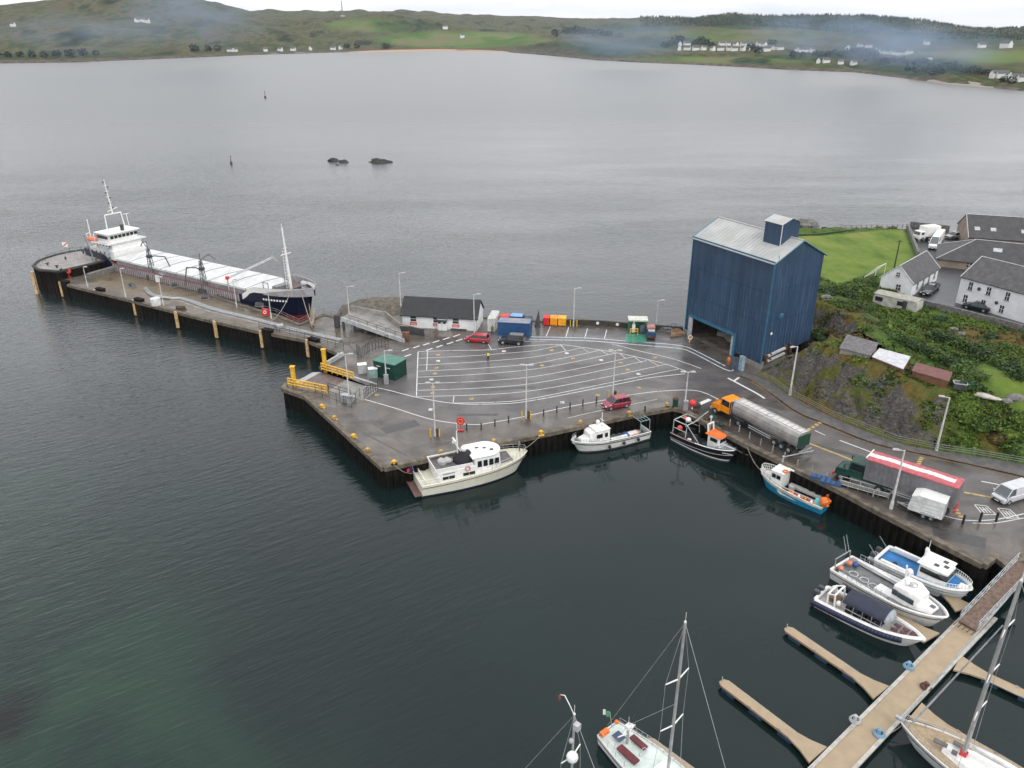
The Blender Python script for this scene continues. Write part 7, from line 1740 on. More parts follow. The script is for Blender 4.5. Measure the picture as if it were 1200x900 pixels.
mb = MB(); mb.tube((L*.27, 0, 2.0), (L*.47, 0, 2.02), .07); mb.tube((L*.3, 1.3, 2.0), (L*.3, -1.3, 2.0), .05); mb.build('white_trim', white, root)
cabin(root, [(L*.08, .95, .8, .95, 3.1), (L*.27, .95, 1.4, .85, 3.1)], white)
mb = MB()
for s in (-1, 1): mb.box((L*.18, s*.96, 2.6), (1.1, .08, .5))
for y in (-.55, 0, .55): mb.box((L*.275, y, 2.65), (.08, .42, .5))
mb.build('windows', glass, root)
mb = MB(); mb.box((L*.165, 0, 3.22), (L*.25, 2.3, .16), top=.88); mb.ball((L*.165, 0, 3.28), (.7, .7, .22), 10, 4, z0=0); mb.build('orange_roof', mat('orange_roof_paint', (.85, .15, .015), .4, var=.1), root, bevel=.03)
mb = MB(); mb.path([(L*.06, -.6, 2.9), (L*.04, -.6, 4.3), (L*.04, .6, 4.3), (L*.06, .6, 2.9)], .12); mb.tube((L*.04, 0, 4.3), (L*.04, 0, 5.2), .05); mb.build('arch', white, root)
mb = MB(); tubes = mat('pale_tube', (.42, .46, .44), .5)
x0, x1 = -L*.47, -L*.24
for s in (-1, 1):
    mb.path([(x0, s*1.45, 1.2), (x0, s*1.4, 3.3), (x1, s*1.4, 3.3), (x1, s*1.6, 1.2)], .07); mb.tube((x0, s*1.45, 2.2), (x1, s*1.5, 2.2), .05); mb.tube((x1, s*1.4, 3.3), (0, s*1.5, 1.3), .05)
mb.tube((x0, -1.4, 3.3), (x0, 1.4, 3.3), .07); mb.tube((x1, -1.4, 3.3), (x1, 1.4, 3.3), .07); mb.tube((x1, 0, 3.3), (-L*.1, 1.2, 5.2), .07); mb.tube((x0, 0, 3.3), (x1, 0, 3.3), .05)
mb.build('gantry', tubes, root)
mb = MB(); mb.ball((x0+.6, -.7, 2.0), .4); mb.ball((x0+.5, .4, 3.2), .3); mb.build('red_float', mat('coral_red', (.65, .08, .06), .5), root)
mb = MB(); mb.ball((x0+1.3, .1, 3.3), .4); mb.ball((x1+.3, -1.0, 1.1), (.35, .3, .15)); mb.build('white_float', white, root)
mb = MB()
for k in range(6): mb.box((x0+1+random.uniform(-.5, 4.2), random.uniform(-1, 1), .95), (.7, .5, .5), random.random()*3)
mb.build('deck_gear', darkgrey, root)
mb = MB(); mb.tube((L*.0, .5, 4.9), (L*.0, .5, .8), .1); mb.ball((0, .5, 4.9), .22); mb.build('davit', lightgrey, root)
mb = MB()
for k in range(7): mb.box((L*.36+k*.17, -1.18+k*.085, 1.45), (.11, .03, .12), .42)
mb.build('registration', white, root)
rope_(worldpt(root, (L*.46, .2, 2.0)), P(905, 530, .3), 'slack rope from the black fishing boat bow up to the quay posts', .8)
# ---- turquoise boat
root, L = boat('creel_boat', 'turquoise and white creel boat with orange floats and gear along its side', P(970, 589, -2.1), P(892, 549, -1.3), 'fishing boat')
B = 3.5; tq = mat('turquoise', (.015, .24, .42), .35, var=.08)
hb, sz, _ = hull(root, L, B, 1.0, 1.9, [tq, tq, mat('ivory', (.66, .64, .58), .4)], deckz=lambda t: .5+.9*sst(.6, .7, t), full=.52, tw=.9, rake=.1, deckm=mat('dark_deck', (.03, .03, .033), .7), bow_round=1, inset=.14)
iv = mat('ivory', (.66, .64, .58), .4)
cabin(root, [(L*.12, 1.15, .7, 1.05, 2.9), (L*.26, 1.15, 1.2, .95, 2.9), (L*.32, .85, 1.5, .65, 2.4)], white); cabin(root, [(L*.28, 1.0, 1.1, .8, 1.95), (L*.42, .5, 1.5, .35, 1.85)], white, 'fore_cabin')
mb = MB(); mb.box((L*.2, -.1, 3.0), (L*.2, 2.4, .12), top=.92); mb.box((L*.1, -.9, 3.05), (.9, .9, .15)); mb.build('roof', white, root, bevel=.03)
mb = MB()
for s in (-1, 1): mb.box((L*.17, s*1.12, 2.35), (.5, .06, .5)); mb.box((L*.24, s*1.1, 2.35), (.5, .06, .5))
mb.build('windows', glass, root)
mb = MB(); mb.ring((L*.12, .4, 3.15), .3, .1); mb.build('lifebuoy', orange, root); guard(root, L, hb, sz, .8, .98, .8, r=.035, m=white)
mb = MB(); mb.box((-L*.16, -.35, 1.15), (L*.46, .75, .25)); mb.build('sorting_table', mat('grey_table', (.4, .4, .37), .6), root); mb = MB(); mb.box((-L*.12, .6, 1.0), (L*.5, .12, .1)); mb.box((-L*.18, 1.1, 1.3), (L*.55, .12, .1)); mb.box((L*.0, .3, 1.2), (.6, .5, .5)); mb.build('pale_rails', lightgrey, root)
cols_ = [orange, mat('amber', (.8, .3, .01), .4), bred, white]
for k in range(9): fender_ball(root, (-L*.02-k*.42, 1.15+.1*sin(k), 1.05), .22, cols_[k % 4], 'float')
for x, y, m_ in ((-L*.5, .9, orange), (-L*.47, -1.0, orange)):
    mb = MB(); mb.ball((x, y, 1.6), (.62, .6, .62), 12, 8); mb.v = [tuple(Vector(q)*(1+.06*noise.noise((q[0]*4, q[1]*4, q[2]*4)))) for q in mb.v]; mb.build('net_bag', m_, root)
mb = MB(); mb.box((-L*.42, 1.0, 1.3), (1.1, .6, .8), .3, top=.6); mb.build('blue_tarp', mat('aqua_tarp', (.12, .5, .55), .6), root); mb = MB(); mb.ball((-L*.49, .1, 1.3), .3); mb.build('white_float', white, root)
mb = MB()
for k in range(5): mb.tube((-L*.45+k*1.2, -1.4, 1.0), (-L*.45+k*1.2, -1.4, 1.9), .05)
mb.tube((-L*.45, -1.4, 1.9), (-L*.45+4.8, -1.4, 1.9), .05); mb.build('side_rail', white, root)
rope_(worldpt(root, (L*.48, .3, 1.8)), P(874, 519, .3), 'rope from the turquoise boat bow up to the quay', .5); rope_(worldpt(root, (-L*.48, -.9, 1.1)), P(1020, 592, .1), 'slack rope from the turquoise boat stern along the dark wall', .9)
# ---- marina boats
# white catamaran style cabin boat with blue deck
root, L = boat('cabin_boat', 'white cabin boat with bright blue open deck nearest the quay wall', P(1034, 648, -2.0), P(1138, 692, -1.6), 'boat')
B = 3.9; bd = mat('bright_blue_deck', (.03, .17, .42), .5, var=.12)
hb, sz, _ = hull(root, L, B, 1.2, 1.75, [white, white, white], deckz=lambda t: .85+.65*sst(.42, .5, t), full=.6, tw=.95, rake=.08, deckm=bd, bow_round=1, inset=.3, boot=.3)
strake(root, L, hb, sz, .3, lightgrey, .06); strake(root, L, hb, sz, .55, mat('pale_blue_stripe', (.3, .42, .55), .4), .04)
cabin(root, [(-L*.03, 1.55, .9, 1.35, 2.9), (L*.15, 1.55, 1.2, 1.35, 3.0), (L*.27, 1.3, 1.5, 1.0, 2.75)], white)
cabin(root, [(-L*.01, 1.5, 2.1, 1.44, 2.65), (L*.16, 1.5, 2.1, 1.44, 2.65), (L*.283, 1.25, 2.05, 1.05, 2.6)], glass, 'wrap_windows', .02)
mb = MB(); mb.box((L*.1, 0, 3.0), (L*.33, 2.95, .12), top=.93); mb.build('roof', white, root, bevel=.05); mb = MB()
for x, y in ((L*.17, .6), (L*.12, -.6), (L*.21, -.2)): mb.box((x, y, 3.09), (.45, .45, .05))
mb.build('roof_hatch', glass, root)
mb = MB(); mb.tube((-L*.03, 0, 3.0), (-L*.04, 0, 4.2), .2, .1); mb.ball((-L*.03, 0, 3.9), .25); mb.tube((-L*.03, .3, 3.0), (-L*.03, .3, 5.0), .03); mb.build('mast', white, root)
guard(root, L, hb, sz, .74, .98, .65, r=.03, m=white)
mb = MB(); mb.box((L*.42, 0, 1.66), (1.0, 1.1, .12), top=.8); mb.build('anchor_locker', white, root)
for s in (-1, 1): mb = MB(); mb.box((-L*.25, s*1.6, 1.3), (L*.38, .35, .5)); mb.build('side_bench', white, root, bevel=.05)
mb = MB(); mb.box((-L*.54, 0, .6), (1.1, 2.6, .3)); mb.build('stern_step', lightgrey, root)
for s in (-1, 1):
    mb = MB(); mb.box((-L*.57, s*.65, 1.0), (.7, .55, .55), top=.8); mb.tube((-L*.58, s*.65, -.3), (-L*.58, s*.65, .8), .16); mb.build('outboard', darkgrey, root, bevel=.08)
    mb = MB(); mb.tube((-L*.5, s*1.2, 1.2), (-L*.62, s*1.2, 2.3), .03); mb.build('rod', steel, root)
mb = MB(); mb.ball((-L*.3, -1.0, 1.1), (.35, .3, .45)); mb.build('blue_bag', navy, root)
# big white workboat with grey deck
root, L = boat('passenger_launch', 'large white launch with grey deck and rounded wheelhouse between two other boats', P(986, 660, -2.0), P(1109, 727, -1.7), 'boat')
B = 4.3
hb, sz, _ = hull(root, L, B, 1.25, 1.95, [white, white, white], deckz=lambda t: .8+.85*sst(.5, .56, t), full=.55, tw=.93, rake=.1, deckm=mat('mid_grey_deck', (.17, .175, .18), .6, var=.15), bow_round=1, inset=.2, boot=.15)
strake(root, L, hb, sz, .3, darkgrey, .05)
cabin(root, [(L*.06, 1.5, .9, 1.25, 3.1), (L*.19, 1.5, 1.5, 1.2, 3.2), (L*.29, 1.15, 1.8, .8, 2.9)], white, bevel=.1); cabin(root, [(L*.22, 1.45, 1.5, 1.1, 2.2), (L*.4, .75, 1.7, .5, 2.1)], white, 'fore_cabin', .08)
mb = MB()
for s in (-1, 1): mb.box((L*.19, s*1.42, 2.4), (1.6, .09, .55)); mb.box((L*.09, s*1.42, 2.45), (.55, .09, .6))
mb.box((L*.262, .42, 2.75), (.08, .62, .6), ry=-.55); mb.box((L*.262, -.42, 2.75), (.08, .62, .6), ry=-.55); mb.box((L*.37, 0, 2.17), (.45, .45, .05)); mb.build('windows', blueg, root)
mb = MB(); mb.tube((L*.1, 0, 3.1), (L*.08, 0, 5.0), .09); mb.tube((L*.1, -.9, 3.6), (L*.1, .9, 3.6), .05); m_ = mb.build('mast', white, root)
mb = MB(); mb.ball((L*.1, .4, 4.2), .35, 10, 8); mb.ball((L*.14, -.5, 3.5), .22); mb.build('radar_dome', white, m_, smooth=True); mb = MB(); mb.ring((L*.17, .1, 3.25), .4, .04); mb.box((L*.15, -.1, 3.28), (.5, .4, .06)); mb.build('roof_fitting', lightgrey, root)
mb = MB()
for x in (-L*.36, -L*.25): mb.ring((x, -.1, .86), .45, .04)
mb.ring((-L*.15, -.3, .86), .5, .04); mb.build('deck_rings', offwhite, root)
mb = MB(); mb.box((-L*.02, -.6, 1.2), (1.9, 1.2, .6)); mb.build('engine_box', white, root, bevel=.05)
for s in (-1, 1): mb = MB(); mb.box((-L*.18, s*1.8, 1.2), (L*.5, .35, .4)); mb.build('side_locker', offwhite, root, bevel=.04)
mb = MB(); mb.path([(-L*.49, -1.3, 1.2), (-L*.5, -1.3, 2.3), (-L*.5, 1.3, 2.3), (-L*.49, 1.3, 1.2)], .06); mb.path([(-L*.5, .6, 2.2), (-L*.56, .6, 4.0)], .04); mb.path([(-L*.5, 1.1, 2.2), (-L*.56, 1.1, 4.0)], .04); mb.build('stern_frame', steel, root)
for p_, m_ in (((-L*.46, -.8, 1.2), mat('coral', (.6, .2, .13), .6)), ((-L*.45, .6, 1.3), mat('coral', (.6, .2, .13), .6)), ((-L*.41, 1.0, 1.2), bluep)): fender_ball(root, p_, .32, m_, 'float')
guard(root, L, hb, sz, .08, .5, .8, close=False, r=.025)
# navy sided rib
root, L = boat('rigid_inflatable', 'navy tubed tour boat with dark blue canopy and twin outboards', P(963, 694, -2.1), P(1083, 752, -1.9), 'boat')
B = 3.2
hb, sz, _ = hull(root, L, B, .95, 1.55, [white, white, white], deckz=lambda t: .65+.5*sst(.7, .8, t), full=.55, tw=.95, rake=.12, deckm=mat('pale_deck', (.45, .43, .42), .6), inset=.35, boot=.15)
n = 26
for s in (1, -1):
    mb = MB(); pts = []
    for i in range(n+1):
        t = -.02+.86*i/n; pts.append((-L/2+L*t, s*(hb(max(0, t))+.02), sz(max(0, t))-.28))
    for i in range(n): mb.tube(pts[i], pts[i+1], .33, n=10)
    mb.build('side_tube', mat('navy_tube', (.012, .017, .05), .5), root, smooth=True)
mb = MB(); rr_ = 1.15
for i in range(13):
    for j, x in enumerate((-L*.24, L*.16)): a = pi*i/12; mb.v.append((x, rr_*1.1*cos(a), 2.1+.62*sin(a)))
for i in range(12): mb.f.append([2*i, 2*i+1, 2*i+3, 2*i+2]); mb.m.append(0)
mb.build('canopy', mat('navy_canvas', (.02, .026, .05), .7), root, smooth=True)
mb = MB(); mb.ball((L*.16, 0, 2.1), (.55, 1.2, .6), 14, 5, z0=0); mb.build('windscreen', mat('hazy_glass', (.3, .33, .36), .2), root, smooth=True)
mb = MB()
for k in range(5):
    x = -L*.22+k*L*.09
    for s in (-1, 1): mb.tube((x, s*1.25, .9), (x, s*1.25, 2.15), .035)
for s in (-1, 1): mb.tube((-L*.24, s*1.25, 1.6), (L*.2, s*1.25, 1.5), .035)
mb.build('canopy_frame', steel, root)
for k in range(5): 
    mb = MB(); mb.box((-L*.2+k*L*.075, .45, 1.1), (.5, .5, .8)); mb.box((-L*.2+k*L*.075, -.45, 1.1), (.5, .5, .8)); mb.build('seat_row', black, root, bevel=.08)
mb = MB(); mb.path([(-L*.31, -1.1, .9), (-L*.33, -1.0, 2.3), (-L*.33, 1.0, 2.3), (-L*.31, 1.1, .9)], .1); mb.path([(-L*.39, -1.0, .9), (-L*.4, -.9, 2.0), (-L*.4, .9, 2.0), (-L*.39, 1.0, .9)], .1); mb.tube((-L*.33, -1, 2.3), (-L*.4, -.9, 2.0), .08); mb.tube((-L*.33, 1, 2.3), (-L*.4, .9, 2.0), .08); mb.build('stern_arch', white, root)
mb = MB(); mb.ball((-L*.42, 1.0, 1.5), .3); mb.ball((-L*.28, -1.0, 1.6), .28); mb.build('white_fender', white, root); mb = MB(); mb.box((-L*.37, .2, 1.05), (1.3, .9, .3)); mb.build('brown_locker', woodb, root, bevel=.04)
for s in (-1, 1): mb = MB(); mb.box((-L*.53, s*.45, 1.15), (.75, .6, .65), top=.75); mb.tube((-L*.54, s*.45, -.4), (-L*.54, s*.45, .9), .18); mb.build('outboard', mat('outboard_grey', (.05, .055, .07), .4), root, bevel=.1)
mb = MB()
for k in range(3):
    for s in (-1, 1): mb.box((L*.24+k*.8, s*(.42-k*.1), 1.28+.1*k), (.6, .42, .06), s*-.15)
mb.build('bow_seats', mat('maroon', (.09, .03, .035), .6), root)
# ---- pontoons
pd = mat('pontoon_deck', (.34, .265, .175), .75, var=.05, scale=.9, bump=.1)
pe = mat('pontoon_edge', (.42, .41, .37), .6, var=.12)
pf = mat('float_blue', (.025, .06, .11), .5)
PZ = -2.6
mL0, mL1, mR0, mR1 = P(947, 900, PZ), P(1138, 710, PZ), P(1005, 900, PZ), P(1166, 724, PZ)
ax = (mL1-mL0).normalized(); nr_ = Vector((ax.y, -ax.x, 0)); wP = (mR0-mL0).dot(nr_)
c = mL0-ax*12; lenP = (mL1-c).length; rP = atan2(ax.y, ax.x)
root = E('main_pontoon', 'wide tan decked main pontoon with pale edges running up to the gangway', 'pontoon', (c.x, c.y, PZ), rP)
mb = MB(); mb.box((lenP/2, -wP/2, -.08), (lenP, wP-.5, .16)); mb.build('deck', pd, root)
for s in (0, 1): mb = MB(); mb.box((lenP/2, -.14 if s == 0 else -wP+.14, -.02), (lenP, .3, .2)); mb.build('edge_beam', pe, root)
mb = MB()
k = 1.5
while k < lenP-2: mb.box((k+1.2, -wP/2, -.45), (2.6, wP-.3, .55)); k += 3.4
mb.build('floats', pf, root)
mb = MB()
for k in range(5):
    for y in (-.15, -wP+.15): mb.tube((6+k*6, y-.0, .1), (6.4+k*6, y, .1), .05)
mb.build('cleats', steel, root)
def finger(tip, rootpt, label, w=1.0, side_=1, far=True, fl=1.8):
    a = P(*tip, PZ); b = P(*rootpt, PZ); m_, r_, l_ = pose(b, a); ro = E('pontoon_finger', label, 'pontoon', (b.x, b.y, PZ-.01), r_, 'finger pontoons')
    mb = MB(); q = [(0, -w/2-fl*.4), (1.2, -w/2-.25), (2.4, -w/2), (l_-.4, -w/2), (l_, -w/4), (l_, w/4), (l_-.4, w/2), (2.4, w/2), (1.2, w/2+.25), (0, w/2+fl*.4)]; mb.prism(q, -.18, 0); mb.build('deck', pd, ro)
    for s in (-1, 1): mb = MB(); mb.tube((2.4, s*w/2, -.04), (l_-.4, s*w/2, -.04), .06, n=4); mb.build('edge', woodb if s > 0 else pe, ro)
    k = 2.8; 
    while k < l_-.8: mb = MB(); mb.box((k, 0, -.38), (1.3, w*.96, .4)); mb.build('float', pf, ro); k += 2.9
    mb = MB(); mb.tube((l_-.1, 0, 0), (l_-.1, 0, .45), .05)
    for k in (.35, .65): mb.tube((l_*k-.15, w/2-.1, .07), (l_*k+.15, w/2-.1, .07), .04)
    mb.build('cleats', steel, ro); return ro
finger((845, 797), (959, 884), 'tan finger pontoon at the bottom, lowest one left of the main pontoon')
finger((921, 735), (1033, 811), 'tan finger pontoon with no boat, second up on the left of the main pontoon')
finger((988, 678), (1092, 747), 'tan finger pontoon between the navy tour boat and the large white launch')
finger((1050, 650), (1131, 713), 'short tan finger pontoon between the white launch and the cabin boat')
finger((1230, 826), (1122, 776), 'tan finger pontoon running off the right edge, upper one')
finger((1220, 918), (1073, 832), 'tan finger pontoon under the sailing yacht at the right')
finger((757, 866), (905, 975), 'tan finger pontoon beside the ketch at the bottom')
# service pedestals
for u, v, m_, l_ in ((1064, 783, mat('pale_blue_fitting', (.18, .32, .45), .4), 'pale blue service pedestal on the left pontoon edge'), (1029, 862, mat('pale_blue_fitting', (.18, .32, .45), .4), 'pale blue service pedestal on the right pontoon edge near the bottom'), (1001, 846, lightgrey, 'small grey post on the left pontoon edge'), (1084, 807, rust, 'brown coiled hose bin on the right pontoon edge')):
    p = P(u, v, PZ); ro = E('service_post', l_, 'service post', p); mb = MB(); mb.tube((0, 0, 0), (0, 0, .7), .16, .14, 8); mb.build('post', m_, ro); mb = MB(); mb.tube((0, 0, .7), (0, 0, .8), .2, .1, 8); mb.ring((.1, .1, .12), .42, .08); mb.ring((.1, .1, .22), .36, .08); mb.build('hose_and_cap', m_, ro)
# gangway
ga, gb_ = P(1134, 733, -2.3), P(1194, 671, .1); gm = (ga+gb_)/2; gl = (gb_-ga).length; dG = Vector((gb_.x-ga.x, gb_.y-ga.y, 0)).normalized(); gb2 = gb_+(gb_-ga)*.15
root = E('gangway', 'brown decked gangway with metal rails sloping from the quay to the pontoon', 'gangway')
nG = Vector((-dG.y, dG.x, 0))*.85
mb = MB(); th = Vector((0, 0, .15)); mb.add([ga-nG, ga+nG, gb2+nG, gb2-nG, ga-nG-th, ga+nG-th, gb2+nG-th, gb2-nG-th], [(0, 1, 2, 3)[::-1], (4, 5, 6, 7), (0, 4, 5, 1), (1, 5, 6, 2), (2, 6, 7, 3), (3, 7, 4, 0)]); mb.build('deck', mat('gangway_brown', (.18, .12, .09), .7, var=.2, scale=3), root)
mb = MB(); ng = 9
for s in (-1, 1):
    for k in (1.05, .6, .15): mb.tube(ga+nG*s+Vector((0, 0, k)), gb2+nG*s+Vector((0, 0, k)), .04, n=5)
    for i in range(ng+1): c = ga.lerp(gb2, i/ng)+nG*s; mb.tube(c, c+Vector((0, 0, 1.05)), .04, n=5)
    for i in range(ng): c = ga.lerp(gb2, i/ng)+nG*s; d_ = ga.lerp(gb2, (i+1)/ng)+nG*s; mb.tube(c, d_+Vector((0, 0, 1.05)), .025, n=4)
mb.build('handrails', steel, root)
mb = MB()
for i in range(5): c = ga-dG*.3+nG*(-1+.5*i); mb.tube(c, c-dG*.7, .05, n=4)
mb.build('toe_rollers', rust, root)
# ---- sailing boats
def sailboat(name, label, a, heading, L, B, mats, deckm, masts, cock, mirrored=1, F_=1.2, furl=True):
    ro = E(name, label, 'sailing boat', (a.x, a.y, WZ), heading)
    hb, sz, _ = hull(ro, L, B, F_*.95, F_*1.2, mats, bul=.06, full=.48, tw=.62, rake=.1, deckm=deckm, inset=.1, boot=.15, draft=.7)
    strake(ro, L, hb, sz, .25, navy, .03)
    zt = F_*1.05
    cabin(ro, [(-L*.12, B*.3, zt-.1, B*.25, zt+.5), (L*.1, B*.28, zt-.1, B*.23, zt+.45), (L*.24, B*.15, zt, B*.1, zt+.25)], white, 'coachroof', .08)
    return ro, hb, sz
def rig(ro, x, h, base, B, L, hb, sz, spread=(.42, .7), fore=None, aft=None, r=.13, name='mast', m=None):
    mb = MB(); m = m or mat('mast_alloy', (.42, .42, .42), .4, .3, var=.1)
    mb.tube((x, 0, base), (x, 0, h), r, r*.75, 10); ms = mb.build(name, m, ro)
    mb = MB()
    for k in spread:
        for s in (-1, 1): mb.tube((x, 0, base+(h-base)*k), (x-.15, s*B*.33, base+(h-base)*k+.15), .06, .045, 6)
    mb.build('spreaders', white, ms)
    mb = MB(); t = (x+L/2)/L
    for s in (-1, 1):
        y = s*(hb(min(.95, max(.05, t)))-.1); pts = [(x, 0, h)]+[(x-.15, s*B*.33, base+(h-base)*k+.15) for k in spread[::-1]]+[(x-.2, y, sz(max(0.05, min(.95, t))))]; mb.path(pts, .018, 3)
    if fore is not None: mb.tube((x, 0, h), fore, .02, n=3)
    if aft is not None: mb.tube((x, 0, h), aft, .02, n=3)
    mb.build('rigging', m, ms)
    mb = MB(); mb.tube((x, 0, h), (x, 0, h+.9), .02, n=4); mb.ball((x, 0, h+.1), .1, 6, 4); mb.build('masthead_aerial', white, ms); return ms
# ketch at the bottom
st_, fw = P(712, 853, -2.0), P(827, 955, -2.0); m_, r_, l_ = pose(st_, fw); Lk = 13.5; dK = (fw-st_).normalized(); cK = st_+dK*Lk/2
pg = mat('pale_green_deck', (.6, .68, .64), .5, var=.06)
root, hb, sz = sailboat('ketch', 'white two masted ketch with pale deck and maroon cockpit cushions at the bottom', cK, r_, Lk, 3.8, [navy, white, white], pg, None, None)
def solvemast(root, foot_u, top):
    "mast height whose truck is seen at row top"
    return top
def along(root, u, z):
    "x on the boat's centreline seen in column u at height z"
    lo, hi = -12, 12
    for _ in range(50):
        m = (lo+hi)/2
        if proj(worldpt(root, (m, 0, z)))[0] < u: lo = m
        else: hi = m
    return (lo+hi)/2
def mtop(root, x, vt):
    lo, hi = 1, 45
    for _ in range(50):
        m = (lo+hi)/2
        if proj(worldpt(root, (x, 0, m)))[1] > vt: lo = m
        else: hi = m
    return (lo+hi)/2
def place_mast(root, ut, vt):
    "centreline position and height of a mast whose truck is at ut, vt"
    x = 0; h = 10
    for _ in range(60): x = along(root, ut, h); h = mtop(root, x, vt)
    return x, h
xm, hm = place_mast(root, 803, 730); xz, hz_ = place_mast(root, 736.5, 850)
print('ketch masts', xm, hm, xz, hz_)
rig(root, xm, hm, 1.6, 3.8, Lk, hb, sz, (.36, .66), fore=(Lk*.5, 0, 1.6), aft=(-Lk*.5, 0, 1.5)); rig(root, xz, hz_, 1.4, 3.0, Lk, hb, sz, (.55,), aft=(xm, 0, hm*.55), r=.13, name='mizzen_mast')
mb = MB(); mb.tube((xz, 0, hz_), (xm, 0, hm), .018, n=3); mb.build('triatic_stay', darkgrey, root)
mb = MB(); mb.ball((xz, .35, hz_-.3), .22); mb.box((xz, 0, hz_-.1), (.35, .5, .3)); mb.build('masthead_radar', white, root)
mb = MB(); mb.box((-Lk*.28, -.75, 1.45), (1.9, .6, .18), .0); mb.box((-Lk*.3, .75, 1.45), (1.5, .5, .18)); mb.build('maroon_cushions', mat('maroon_cushion', (.13, .025, .03), .7), root)
mb = MB(); mb.box((-Lk*.4, -.1, 1.5), (.85, .75, .08)); mb.build('solar_panel', mat('solar_blue', (.04, .06, .13), .2), root)
mb = MB(); mb.ring((-Lk*.22, 0, 1.9), .4, .03, 'x'); mb.build('steering_wheel', steel, root); guard(root, Lk, hb, sz, .02, .95, .65, r=.022, n=12)
flag(root, (-Lk*.48, .2, 1.3), 1.5, [mat('flag_green', (.1, .4, .2), .6), white]); mb = MB(); mb.box((-Lk*.47, -.8, 1.6), (.4, .8, .3)); mb.ball((-Lk*.47, .6, 1.8), .2); mb.build('stern_gear', orange, root)
for k in range(2): fender_ball(root, (-Lk*.2+k*3, 2.0, .8), .2, white)
# neighbour at the far bottom left: only its mast reaches into view
m0 = P(672.5, 915, -2.0); root, hb, sz = sailboat('sloop', 'small sloop whose slim mast with white radar ball shows at the bottom edge', m0+Vector((-.5, -3.4, 0)), radians(-42), 10.5, 3.2, [navy, white, white], offwhite, None, None)
xs_, hs_ = place_mast(root, 673, 838); print('sloop', xs_, hs_)
ms = rig(root, xs_, hs_, 1.5, 3.2, 10.5, hb, sz, (.62,), fore=(5.2, 0, 1.6), aft=(-5.2, 0, 1.4), r=.1)
mb = MB(); mb.ball((xs_+.35, -.5, hs_-3.2), .42, 12, 8); mb.build('radar_ball', white, ms, smooth=True); mb = MB(); mb.box((xs_+.4, -.2, hs_-.6), (.4, .4, .5)); mb.ball((xs_, -.2, hs_-2.2), .2); mb.build('radar_reflector', lightgrey, ms)
mb = MB(); mb.path([(xs_, 0, hs_), (xs_-.4, 0, hs_+.6), (xs_-1.0, .2, hs_+.9), (xs_-1.4, .3, hs_+.6)], .035); mb.build('bent_aerial', white, ms)
mb = MB(); mb.box((xs_-1.5, .3, hs_+.3), (.05, .25, .4)); mb.build('burgee', [mat('dull_red', (.25, .05, .05), .6)], ms)
# sloop at the right
b0, b1 = P(1053, 845, -1.8), P(1128, 889, -1.8); dS = (b1-b0).normalized(); r_ = atan2(-dS.y, -dS.x); Ls = 13.5; cS = b0+dS*Ls/2
root, hb, sz = sailboat('cruising_yacht', 'white cruising yacht with tan teak deck and tall grey mast at the lower right', cS, r_, Ls, 4.1, [lightgrey, offwhite, white], teak, None, None, F_=1.35)
xm, hm = along(root, 1130, 1.8), 19.0; xm = Ls/2-4.9
rig(root, xm, 18.5, 1.7, 4.1, Ls, hb, sz, (.28, .5, .75), fore=(Ls*.5-.2, 0, 1.6), aft=(-Ls*.5, 0, 1.6), r=.17)
mb = MB(); mb.tube((Ls*.5-.2, .0, 1.7), (xm+.25, 0, 17.5), .1, .05, 6); mb.build('furled_genoa', offwhite, root); mb = MB(); mb.tube((Ls*.5-.9, 0, 1.7), (xm+.2, 0, 14.5), .09, .05, 6); mb.build('furled_staysail', lightgrey, root)
mb = MB(); mb.tube((xm-.2, 0, 2.9), (xm-5.0, 0, 3.0), .12); mb.ball((xm-2.6, 0, 3.1), (2.3, .25, .25), 10, 6); mb.build('boom_with_sail', offwhite, root)
for x, y, w in ((xm+1.6, .35, 1.0), (xm+.6, -.5, .7), (xm+.5, .5, .4)): mb = MB(); mb.box((x, y, 2.0), (w, .45, .08), .1); mb.build('deck_hatch', mat('hatch_grey', (.1, .1, .1), .3), root)
mb = MB(); mb.box((xm, 0, 1.95), (.5, .5, .3)); mb.ring((xm, 0, 2.1), .25, .05); mb.build('red_halyards', bred, root)
mb = MB(); mb.box((Ls*.495, 0, 1.75), (.7, .35, .18)); mb.path([(Ls*.42, -.6, 1.6), (Ls*.45, -.4, 2.2), (Ls*.5, 0, 2.3), (Ls*.45, .4, 2.2), (Ls*.42, .6, 1.6)], .03); mb.build('pulpit', steel, root)
mb = MB(); mb.ball((xm-3.4, 0, 1.9), (.9, 1.1, .8), 12, 6, z0=0); mb.build('sprayhood', white, root, smooth=True)
guard(root, Ls, hb, sz, .06, .96, .6, r=.018, n=10)
rope_(worldpt(root, (Ls*.47, -.5, 1.3)), P(1033, 861, PZ+.1), 'thin mooring rope from the cruising yacht bow to the pontoon', .4)

# ================================================================ CARGO SHIP
sb, bw_ = P(118, 300, -1.0), P(371, 349, 1.2)
